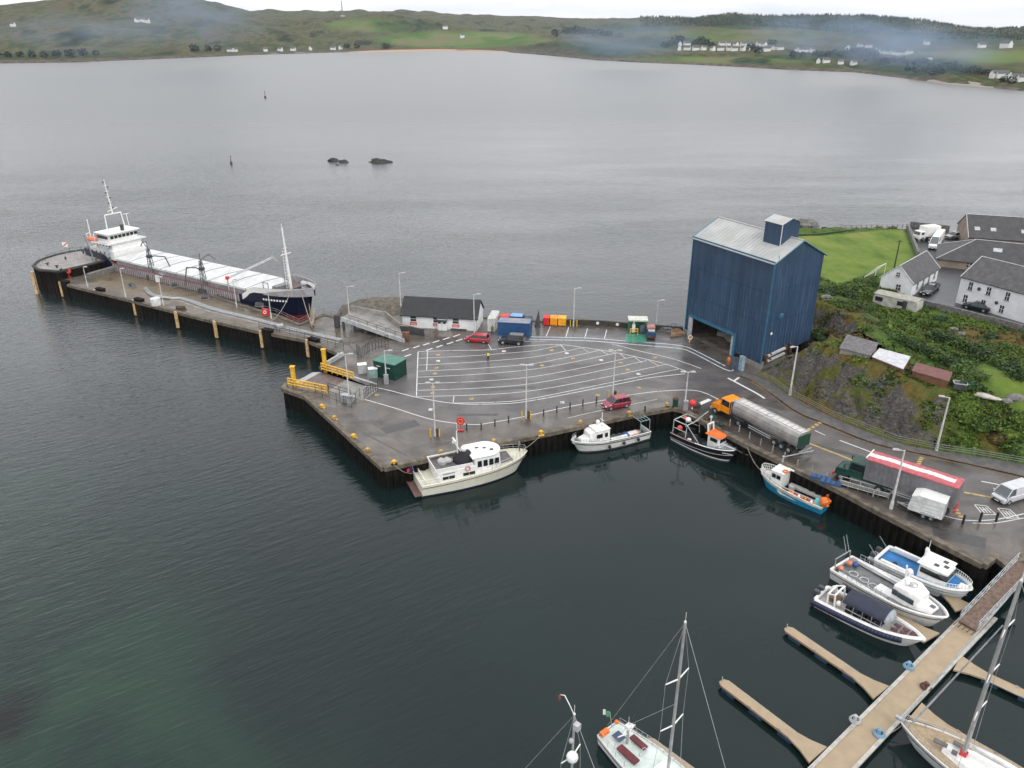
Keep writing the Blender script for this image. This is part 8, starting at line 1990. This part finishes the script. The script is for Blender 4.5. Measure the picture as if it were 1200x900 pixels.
# hull: stern at upper left, bow right
S0 = P(121, 298, 1.0); S1 = P(370.5, 350, 2.0)
m_, r_, Ls = pose(S0, S1); print('ship', Ls, math.degrees(r_))
root = E('cargo_ship', 'cargo ship with white hatch covers, navy bow and white bridge, berthed at the pier', 'ship', (m_.x, m_.y, WZ+.7), r_)
B = 10.5; L = Ls
nvy = mat('ship_navy', (.006, .009, .028), .35, var=.15); boot_ = mat('boot_red', (.25, .02, .03), .5); shg = mat('ship_grey_side', (.34, .35, .38), .5, c2=(.24, .22, .22), scale=1.2)
def shb(t): return B/2*(min(1, .8+.2*t/.12) if t < .12 else 1 if t < .8 else max(.02, (1-((t-.8)/.2)**2.3))**.75)
def ssz(t): return 4.3+(2.0*sst(.78, .83, t))+.5*max(0, t-.83)/.17+(1.7*sst(.17, .13, t))
mb = MB(); nst = 60
ts = [i/nst for i in range(nst+1)]; sts = []
for t in ts:
    X = -L/2+L*t; s = ssz(t); h = shb(t); k = max(0, (t-.8)/.2); rk = 3.2*k**3; w = h*(1-.45*k**1.3)
    sts.append([(X-rk*1.05, 0, -2), (X-rk, w*.95, -1.0), (X-rk*.85, w, .0), (X-rk*.75, w+(h-w)*.25, .9), (X-rk*.3, w+(h-w)*.75, s-1.1), (X, h, s)])
for sgn in (1, -1):
    o = len(mb.v)
    for r in sts: mb.v += [(x, y*sgn, z) for x, y, z in r]
    for i in range(nst):
        for j in range(5):
            a = o+i*6+j; f = [a, a+6, a+7, a+1]; mb.f.append(f if sgn > 0 else f[::-1]); mb.m.append(0 if j < 3 else 1 if j == 3 else (2 if ts[i] > .77 else 1))
o = len(mb.v); tr = sts[0]; mb.v += list(tr)+[(x, -y, z) for x, y, z in tr]
for j in range(5): mb.f.append([o+j, o+j+1, o+6+j+1, o+6+j]); mb.m.append(1)
mb.build('hull', [boot_, nvy, white], root)
mb = MB()
for i in range(nst+1):
    t = ts[i]; X = -L/2+L*t; h = max(.02, shb(t)-.15); z = 3.3+(1.7*sst(.78, .83, t))+(1.6*sst(.17, .13, t)); X2 = min(X, L/2-.25); mb.v += [(X2, h, ssz(t)-.02), (X2, h, z), (X2, -h, z), (X2, -h, ssz(t)-.02)]
for i in range(nst):
    for j in range(3): a = i*4+j; mb.f.append([a, a+4, a+5, a+1][::-1]); mb.m.append(0 if j == 1 else 1)
mb.build('deck', [mat('ship_deck', (.2, .1, .08), .7, c2=(.12, .12, .13), scale=1), shg], root)
# bulwark stays along the side facing the pier
mb = MB()
n = 62
for i in range(n):
    t = .17+.6*i/n; X = -L/2+L*t
    for s in (-1, 1): mb.add([(X, s*(B/2+.02), 2.6), (X+.12, s*(B/2+.02), 2.6), (X+.12, s*(B/2+.02), 4.2), (X, s*(B/2+.02), 4.2), (X, s*(B/2+.16), 2.6), (X+.12, s*(B/2+.16), 2.6), (X+.12, s*(B/2+.1), 4.2), (X, s*(B/2+.1), 4.2)], [(0, 3, 7, 4), (4, 7, 6, 5), (5, 6, 2, 1)] if s < 0 else [(4, 7, 3, 0), (5, 6, 7, 4), (1, 2, 6, 5)])
mb.build('side_frames', mat('frame_rust', (.2, .1, .11), .6, c2=(.1, .07, .08)), root)
mb = MB()
for s in (-1, 1): mb.box((-L*.03, s*(B/2+.05), 3.4), (L*.6, .02, 1.7)); 
mb.build('grey_bulwark', shg, root)
mb = MB()
for s in (-1, 1): mb.tube((-L*.33, s*(B/2+.08), 4.35), (L*.28, s*(B/2+.08), 4.35), .1, n=5)
mb.build('red_rail', mat('dull_red', (.25, .05, .05), .6), root)
# coaming and hatch covers
hx0, hx1 = -L*.325, L*.335; hwid = 4.35
mb = MB(); mb.box(((hx0+hx1)/2, 0, 4.1), (hx1-hx0, hwid*2, 1.8)); mb.build('hatch_coaming', shg, root)
hcov = mat('hatch_white', (.66, .67, .665), .5, c2=(.5, .51, .505), scale=.5, stretch=(1.6, .5, 1))
mb = MB()
for s in (-1, 1):
    mb.add([(hx1, s*hwid, 3.2), (hx1+2.5, s*2.6, 3.4), (hx1+2.5, s*2.6, 5.0), (hx1, s*hwid, 5.0)], [(0, 1, 2, 3) if s < 0 else (3, 2, 1, 0)])
mb.build('coaming_end', shg, root)
npan = 9; wp = (hx1+2.3-hx0)/npan
for i in range(npan):
    x0 = hx0+i*wp+.1; x1 = x0+wp-.2; mb = MB(); w0 = hwid+.25; w1 = w0 if i < npan-1 else 2.9
    mb.add([(x0, -w0, 4.95), (x1, -w1, 4.95), (x1, w1, 4.95), (x0, w0, 4.95), (x0, -w0, 5.35), (x1, -w1, 5.35), (x1, w1, 5.35), (x0, w0, 5.35), (x0, 0, 5.6), (x1, 0, 5.6)], [(3, 2, 1, 0), (0, 1, 5, 4), (2, 3, 7, 6), (4, 5, 9, 8), (8, 9, 6, 7), (1, 2, 6, 9, 5), (3, 0, 4, 8, 7)])
    hc = mb.build('hatch_cover', hcov, root); mb = MB(); mb.tube((x1+.1, -w1, 5.3), (x1+.1, 0, 5.58), .11, n=4); mb.tube((x1+.1, 0, 5.58), (x1+.1, w1, 5.3), .11, n=4); mb.build('joint', midgrey, hc)
# superstructure aft
sx = -L*.345
mb = MB(); mb.box((sx-3.6, 0, 5.7), (9.0, B*.82, 2.2)); mb.build('poop_house', white, root, bevel=.08)
mb = MB(); mb.box((sx-.9+.02, 0, 6.3), (.6, B*.96, 1.9)); mb.build('front_bulkhead', mat('grey_bulkhead', (.4, .43, .48), .5), root)
mb = MB(); mb.box((sx-3.4, 0, 7.4), (6.4, B*.7, 1.6)); mb.build('deck_house', white, root, bevel=.06)
cabin(root, [(sx-5.6, B*.31, 7.9, B*.32, 10.0), (sx-1.8, B*.34, 7.9, B*.36, 10.1), (sx-.9, B*.31, 7.9, B*.34, 10.1)], white, 'bridge', .05)
mb = MB(); mb.box((sx-3.2, 0, 8.1), (6.8, B*.92, .16)); mb.build('bridge_wing_deck', offwhite, root)
mb = MB(); mb.box((sx-3.2, 0, 10.2), (5.4, B*.76, .18)); mb.build('bridge_roof', white, root)
mb = MB()
for i in range(7): mb.box((sx-.9+.04, -B*.28+i*B*.094, 9.4), (.14, .74, .65))
for s in (-1, 1):
    for i in range(4): mb.box((sx-1.9-i*1.0, s*B*.352, 9.35), (.8, .12, .65))
mb.build('bridge_windows', glass, root)
mb = MB()
for s in (-1, 1):
    for i in range(5): mb.box((sx-1.2-i*1.2, s*B*.352, 7.5), (.4, .06, .4)); mb.box((sx-1.0-i*1.6, s*B*.412, 5.9), (.4, .06, .4))
mb.build('portholes', glass, root)
mb = MB(); xm_ = sx-3.2
mb.path([(xm_, -2.2, 10.2), (xm_-.2, -2.0, 14.0), (xm_-.2, 2.0, 14.0), (xm_, 2.2, 10.2)], .14, 6); mb.tube((xm_-.2, 0, 14.0), (xm_-.9, 0, 21.5), .18, .07); 
for k in range(5): mb.tube((xm_-.4-.1*k, -.5, 15.4+k*1.2), (xm_-.4-.1*k, .5, 15.4+k*1.2), .05)
mb.tube((xm_, 3.3, 10.2), (xm_-.3, 3.3, 13.4), .07); mb.tube((xm_-.3, 2.6, 13.4), (xm_-.3, 4.0, 13.4), .07); mb.tube((xm_-.5, -1, 14.6), (xm_-.5, 1.6, 15.2), .09); m_ = mb.build('signal_mast', white, root)
mb = MB()
for k in range(6): mb.ball((xm_-.3-.11*k, .35*(-1)**k, 15.3+k*1.15), .2, 6, 4)
mb.build('mast_lamps', darkgrey, m_)
mb = MB(); mb.tube((sx-1.9, .6, 10.2), (sx-1.9, .6, 11.6), .4, .45, 10); mb.build('funnel_top', darkgrey, root); mb = MB(); mb.box((sx-6.9, -1.0, 8.2), (1.8, 2.4, 2.8), top=.85); mb.build('funnel', white, root, bevel=.1)
mb = MB(); mb.ball((sx-7.2, -B*.36, 8.4), (1.8, .75, .7), 12, 8); mb.build('lifeboat', mat('lifeboat_orange', (.75, .16, .06), .5), root, smooth=True); mb = MB(); mb.path([(sx-8.6, -B*.36, 6.8), (sx-8.6, -B*.4, 9.6), (sx-8.0, -B*.36, 9.8)], .1); mb.path([(sx-5.8, -B*.36, 6.8), (sx-5.8, -B*.4, 9.6), (sx-6.2, -B*.36, 9.8)], .1); mb.tube((sx-9.2, -B*.28, 6), (sx-9.2, -B*.28, 12.6), .16, .1); mb.build('davits', white, root)
mb = MB()
for s in (-1, 1):
    for k in (1.0, .5): mb.tube((-L*.49, s*B*.42, 6.0+k), (sx, s*B*.47, 6.0+k), .05, n=4)
    for i in range(9): x = -L*.49+i*(sx+L*.49)/8; mb.tube((x, s*B*.44, 6.0), (x, s*B*.44, 7.0), .05, n=4)
    for k in (1.0, .5): mb.tube((sx-6.4, s*B*.45, 8.1+k), (sx+.2, s*B*.45, 8.1+k), .045, n=4)
mb.build('stern_railing', lightgrey, root)
# forecastle
mb = MB(); xf = L*.405; mb.tube((xf, 0, 5), (xf-.6, 0, 17.5), .3, .14, 8); mb.tube((xf-.4, -1.3, 12.4), (xf-.4, 1.3, 12.4), .09); mb.tube((xf-.45, -.5, 13.6), (xf-.45, .5, 13.6), .06); mb.tube((xf-.6, 0, 17.5), (xf-.6, 0, 18.3), .06)
for k in range(14): mb.tube((xf-.9, -.22, 5+k*.6), (xf-.9, .22, 5+k*.6), .04, n=4)
mb.tube((xf-.95, -.25, 5), (xf-.95, -.25, 13), .05); mb.tube((xf-.95, .25, 5), (xf-.95, .25, 13), .05)
mb.build('foremast', white, root)
mb = MB(); mb.tube((xf+1.6, -1.4, 5.4), (xf+1.6, 1.4, 5.4), .55, n=12); mb.tube((xf+1.0, -2.0, 5.3), (xf+1.0, -.8, 5.3), .4, n=10); mb.box((xf+2.4, 0, 5.3), (1.2, 1.6, .7)); mb.build('windlass', black, root)
mb = MB(); mb.tube((xf+2.6, .7, 5), (xf+2.6, .7, 6.7), .35, n=10); mb.ball((xf+2.8, .7, 6.8), (.75, .55, .55)); mb.build('ventilator', lightgrey, root, smooth=True)
mb = MB(); mb.path([(xf-4.8, -2.8, 5), (xf-4.8, -2.8, 6.7), (xf-3.4, -2.8, 6.7), (xf-3.4, -2.8, 5)], .09); mb.path([(xf-4.8, 2.8, 5), (xf-4.8, 2.8, 6.7), (xf-3.4, 2.8, 6.7), (xf-3.4, 2.8, 5)], .09); mb.box((xf-2.4, 0, 5.5), (1.4, 4.2, 1.0)); mb.build('hatch_gear', midgrey, root)
mb = MB()
for k in range(4): mb.ball((xf-3.6+k*.8, -3.5, 5.3), (.4, .35, .3))
mb.build('rope_coils', mat('rope_tan', (.35, .25, .15), .9), root)
mb = MB()
for k in range(9):
    t = .87+k*.0085; y = -(shb(t)*.985+.02); y2 = -(shb(t+.0085)*.985+.02); X = -L/2+L*t; mb.box((X-.35, y+.02, 4.1), (.36, .06, .34), atan2(y2-y, L*.0085))
mb.build('bow_lettering', white, root)
rope_(worldpt(root, (L*.46, -1.2, 6.2)), P(366, 384, .4), 'mooring rope from the ship bow to the leaning white pole', .3, .06); rope_(worldpt(root, (L*.44, -2.4, 6.0)), P(318, 376, .3), 'mooring rope from the ship bow back along the pier', .8, .06)
# ================================================================ VILLAGE AND FAR THINGS
farw = mat('far_render', (.72, .72, .7), .8, var=.05); farr = mat('far_slate', (.12, .115, .12), .8, var=.2)
wf_ = mat('far_window', (.05, .055, .06), .3)
far = []
for x in range(12): far.append((793+x*9.2+random.uniform(-1.5, 1.5), 58.4+x*.12+random.uniform(-.3, .3)))
far += [(793, 53.8), (801, 53.5), (841, 53.8), (848, 54.2), (857, 54.6), (866, 54.4), (872, 54.6), (884, 54), (890, 54.2), (896, 57.6), (904, 57.8), (909, 58.2), (928, 61), (934, 61), (940, 61.3), (946, 60.8), (955, 73.5), (964, 73.2), (981, 74.8), (996, 76), (986, 58), (1000, 55.6), (1010, 56), (1022, 61), (1028, 62.5), (1034, 63), (1040, 63.6), (1046, 64), (1052, 63.8), (1058, 63), (1076, 52), (1140, 55.6), (1168, 56), (1083, 70), (1164, 90), (1172, 91), (1180, 92.5), (1190, 94), (1198, 95),
        (32, 31), (174, 26), (180, 26), (186, 26.5), (275, 60.5), (281, 60.3), (316, 60), (333, 59.4), (348, 59), (368, 58.8), (394, 58.3), (524, 33.5), (543, 43.5), (403, 57.5)]
side_w = ['left', 'middle', 'right']
for i, (u, v) in enumerate(far):
    p = on_hill(u, v+.6); D = math.hypot(p.x, p.y); w = D/FPX
    big = 1.35 if u > 1160 else 1.0
    if u < 560: big = .8
    Lh, Wh, he = (7.6 if i % 3 else 5.6)*w*.9*big/1.0, 5.0*w*.7*big, 2.9*w*big
    if big > 1: Lh *= 1.15
    hr = he+2.2*w*big
    zone_ = 'on the far hillside at left' if u < 240 else 'on the shore road across the bay at left' if u < 460 else 'on the far green fields' if u < 600 else 'in the village row across the bay' if u < 900 else 'in the far village right of the dark trees' if u < 965 else 'in the smoky part of the far village' if u < 1100 else 'on the far right fields' if v < 80 else 'near the far beach at the right edge'
    root = E('far_house', f'small white house {zone_}', 'house', (p.x, p.y, p.z-.5), random.uniform(-.5, .5)+(0 if i % 4 else pi/2), 'white houses across the bay ' + zone_)
    mb = MB(); mb.prism([(-Lh/2, -Wh/2), (Lh/2, -Wh/2), (Lh/2, Wh/2), (-Lh/2, Wh/2)], -2, he); mb.add([(-Lh/2, -Wh/2, he), (-Lh/2, Wh/2, he), (-Lh/2, 0, hr)], [(0, 2, 1)]); mb.add([(Lh/2, -Wh/2, he), (Lh/2, Wh/2, he), (Lh/2, 0, hr)], [(0, 1, 2)]); mb.build('wall', farw, root)
    mb = MB(); o_ = .3; mb.add([(-Lh/2-o_, -Wh/2-o_, he), (Lh/2+o_, -Wh/2-o_, he), (Lh/2+o_, 0, hr+.2), (-Lh/2-o_, 0, hr+.2), (Lh/2+o_, Wh/2+o_, he), (-Lh/2-o_, Wh/2+o_, he)], [(0, 1, 2, 3), (3, 2, 4, 5)]); mb.box((-Lh*.4, 0, hr+.4), (.9, .9, 1.6)); mb.build('roof', farr, root)
# far trees
fl_ = [mat('far_leaf', (.045, .075, .03), .8, c2=(.018, .036, .016), scale=.3), mat('far_leaf_dark', (.022, .045, .02), .8, c2=(.009, .022, .011), scale=.3)]
ft = [(785, 51), (792, 49), (811, 51.5), (817, 50.5), (823, 52), (829, 54), (775, 55), (781, 53), (874, 58), (879, 60), (884, 62), (897, 52), (900, 54), (950, 64), (957, 65), (964, 66), (972, 64), (980, 66), (988, 62), (994, 63), (1001, 61), (1008, 62), (1014, 63), (1018, 66), (1004, 68), (1012, 70), (1022, 72), (1032, 74), (1042, 72), (1052, 72), (1060, 75), (1070, 77), (1078, 74), (1086, 80), (1094, 82), (1102, 78), (1110, 80), (1118, 82), (1126, 84), (1134, 85), (1142, 86), (1150, 87), (1158, 88), (1100, 86), (1090, 87), (1080, 84), (1070, 84), (1060, 82), (1175, 95), (1185, 97), (935, 66), (925, 66), (662, 39), (668, 38.5), (674, 39), (680, 38.5), (686, 39.5), (692, 41), (700, 41), (706, 42), (712, 42), (650, 42),
      (5, 66), (18, 66), (32, 66), (46, 66), (60, 66), (75, 65.5), (90, 65), (105, 64.5), (120, 64), (235, 60), (250, 59.5), (262, 59), (410, 56), (422, 56), (455, 56)]
for i, (u, v) in enumerate(ft):
    p = on_hill(u, v+1.5); D = math.hypot(p.x, p.y); w = D/FPX; r = (4.2+random.random()*1.6)*w*.9; zone_ = 'on the far left shore' if u < 500 else 'on the wooded knoll across the bay' if u < 760 else 'behind the far village row' if u < 930 else 'in the smoky wood across the bay'
    root = E('far_tree', f'small rounded dark green tree {zone_}', 'tree', (p.x, p.y, p.z-.5), 0, 'trees across the bay ' + zone_)
    mb = MB(); rr = random.Random(i)
    for _ in range(110):
        a = rr.random()*2*pi; k = rr.random()**.4; zz = rr.random(); q = sqrt(1-(zz-.45)**2*2.2) if abs(zz-.45) < .67 else .2
        c = Vector((cos(a)*r*q*k*rr.uniform(.8, 1.15), sin(a)*r*.7*q*k, r*(.25+zz*1.15*rr.uniform(.8, 1.1)))); s = r*rr.uniform(.1, .26)
        d_ = Vector((rr.uniform(-1, 1), rr.uniform(-1, 1), rr.uniform(-1, 1))).normalized(); e_ = d_.cross(Vector((rr.uniform(-1, 1), rr.uniform(-1, 1), 1))).normalized(); mb.add([c-d_*s, c+e_*s, c+d_*s, c-e_*s], [(0, 1, 2, 3)])
    mb.build('crown', fl_[i % 2], root); mb = MB(); mb.tube((0, 0, -1), (0, 0, r*.7), r*.08, r*.04, 5); mb.build('trunk', woodb, root)
# the far forest: one mass of conifers
mb = MB(); rr = random.Random(3)
for _ in range(5200):
    u = rr.uniform(745, 1215); top = lerp(R4, u) if u < 1045 else lerp(R4, u)+6; low = lerp([(745, 30), (800, 29), (860, 30), (900, 33), (960, 38), (1000, 43), (1060, 50), (1200, 52)], u)
    v = rr.uniform(top+.3, max(top+1, low)); 
    if u < 800 and v > 33: continue
    p = on_hill(u, v) if rr.random() < .0 else None
    d = None
    # walk the surface between the third and fourth ridges
    k, t = 4, rr.random()
    p = hz(u, k, t)
    if proj(p)[1] > low+2: continue
    w = math.hypot(p.x, p.y)/FPX; h = w*rr.uniform(1.4, 2.6); r = h*.32; a0 = rr.random()*6
    mb.add([p+Vector((cos(a0+q*2.1)*r, sin(a0+q*2.1)*r, 0)) for q in range(3)]+[p+Vector((0, 0, h))], [(0, 1, 3), (1, 2, 3), (2, 0, 3)])
o = mb.build('conifer_forest', fl_[1]); tag(o, 'dark conifer plantation covering the far hill at right', 'forest', kind='stuff')
# radio mast on the hill
p = on_hill(408, 20); D = math.hypot(p.x, p.y); w = D/FPX; root = E('radio_mast', 'tiny lattice radio mast on the far hill at left of centre', 'mast', p)
mb = MB(); h = 15*w
for s in (-1, 1): mb.tube((s*w*.7, 0, 0), (s*.2*w, 0, h), .22*w, .16*w, 4)
for k in range(8): t = k/8; mb.tube((-w*.7*(1-t)-.1, 0, h*t), (w*.7*(1-t)+.1, 0, h*(t+.12)), .12*w, n=4)
mb.build('lattice', midgrey, root); mb = MB(); mb.box((0, 0, w*.6), (4*w, 2*w, 1.4*w)); mb.build('hut', lightgrey, root)
# ================================================================ SMOKE WISPS AND AIR
def smoke(name, c, r, dens, label, seed, col=(.52, .68, .95), rot=0, thr=.5):
    mb = MB(); mb.ball((0, 0, 0), r, 20, 12); o = mb.build(name, None, loc=c, smooth=True) if False else None
    m = bpy.data.materials.new(name); m.use_nodes = True; t = m.node_tree; t.nodes.clear(); l = t.links.new
    out_ = t.nodes.new('ShaderNodeOutputMaterial'); pv = t.nodes.new('ShaderNodeVolumePrincipled'); l(pv.outputs[0], out_.inputs['Volume'])
    pv.inputs['Color'].default_value = (*col, 1); pv.inputs['Anisotropy'].default_value = .2
    tc = t.nodes.new('ShaderNodeTexCoord'); mp = t.nodes.new('ShaderNodeMapping'); mp.inputs['Location'].default_value = (seed, seed*2, 0); mp.inputs['Scale'].default_value = (1.6/r[0], 1.6/r[1], 1.6/r[2])
    l(tc.outputs['Object'], mp.inputs[0]); nz_ = t.nodes.new('ShaderNodeTexNoise'); nz_.inputs['Scale'].default_value = 1.1; nz_.inputs['Detail'].default_value = 3; nz_.inputs['Distortion'].default_value = .6; l(mp.outputs[0], nz_.inputs['Vector'])
    mr = t.nodes.new('ShaderNodeMapRange'); l(nz_.outputs['Fac'], mr.inputs[0]); mr.inputs[1].default_value = thr-.1; mr.inputs[2].default_value = .75; mr.inputs[3].default_value = 0; mr.inputs[4].default_value = dens
    m2 = t.nodes.new('ShaderNodeMapping'); m2.inputs['Scale'].default_value = (1/r[0], 1/r[1], 1/r[2]); l(tc.outputs['Object'], m2.inputs[0]); ln_ = t.nodes.new('ShaderNodeVectorMath'); ln_.operation = 'LENGTH'; l(m2.outputs[0], ln_.inputs[0])
    m3 = t.nodes.new('ShaderNodeMapRange'); m3.interpolation_type = 'SMOOTHSTEP'; l(ln_.outputs['Value'], m3.inputs[0]); m3.inputs[1].default_value = .98; m3.inputs[2].default_value = .15
    mu = t.nodes.new('ShaderNodeMath'); mu.operation = 'MULTIPLY'; l(mr.outputs[0], mu.inputs[0]); l(m3.outputs[0], mu.inputs[1]); l(mu.outputs[0], pv.inputs['Density'])
    o = mb.build(name, m, loc=c); o.rotation_euler.y = rot; tag(o, label, 'smoke', kind='stuff'); return o
def sm(u, v, ru, rv, D, dens, label, seed, rot=0, thr=.45):
    p = PD(u, v, D); w = D/FPX; smoke('smoke_wisp', p, (ru*w, ru*w*.35, rv*w), dens/w, label, seed, rot=rot, thr=thr)
K = .02
sm(1010, 46, 110, 34, 980, K*1.9, 'blue smoke drifting over the right part of the far village', 1)
sm(1085, 60, 95, 30, 700, K*1.9, 'blue smoke drifting over the wood beside the far village', 2.3)
sm(735, 46, 100, 28, 1250, K*1.6, 'blue smoke over the wooded knoll across the bay', 3.7)
sm(915, 36, 60, 28, 1250, K*1.6, 'faint smoke rising in front of the far forest', 5.1)
sm(230, 20, 100, 38, 1400, K*1.5, 'faint smoke over the far left hill', 6.4)
sm(100, 40, 120, 26, 1250, K*.7, 'thin blue smoke over the far left slope', 7.9)
hm_ = bpy.data.materials.new('haze'); hm_.use_nodes = True; t = hm_.node_tree; t.nodes.clear()
o_ = t.nodes.new('ShaderNodeOutputMaterial'); pv = t.nodes.new('ShaderNodeVolumePrincipled'); t.links.new(pv.outputs[0], o_.inputs['Volume'])
pv.inputs['Density'].default_value = .00004; pv.inputs['Color'].default_value = (.8, .87, 1, 1); pv.inputs['Anisotropy'].default_value = .3
mb = MB(); mb.box((0, 7850, 150), (18200, 16700, 420)); o = mb.build('haze', hm_); tag(o, 'thin pale haze over the whole bay', 'haze', kind='stuff')
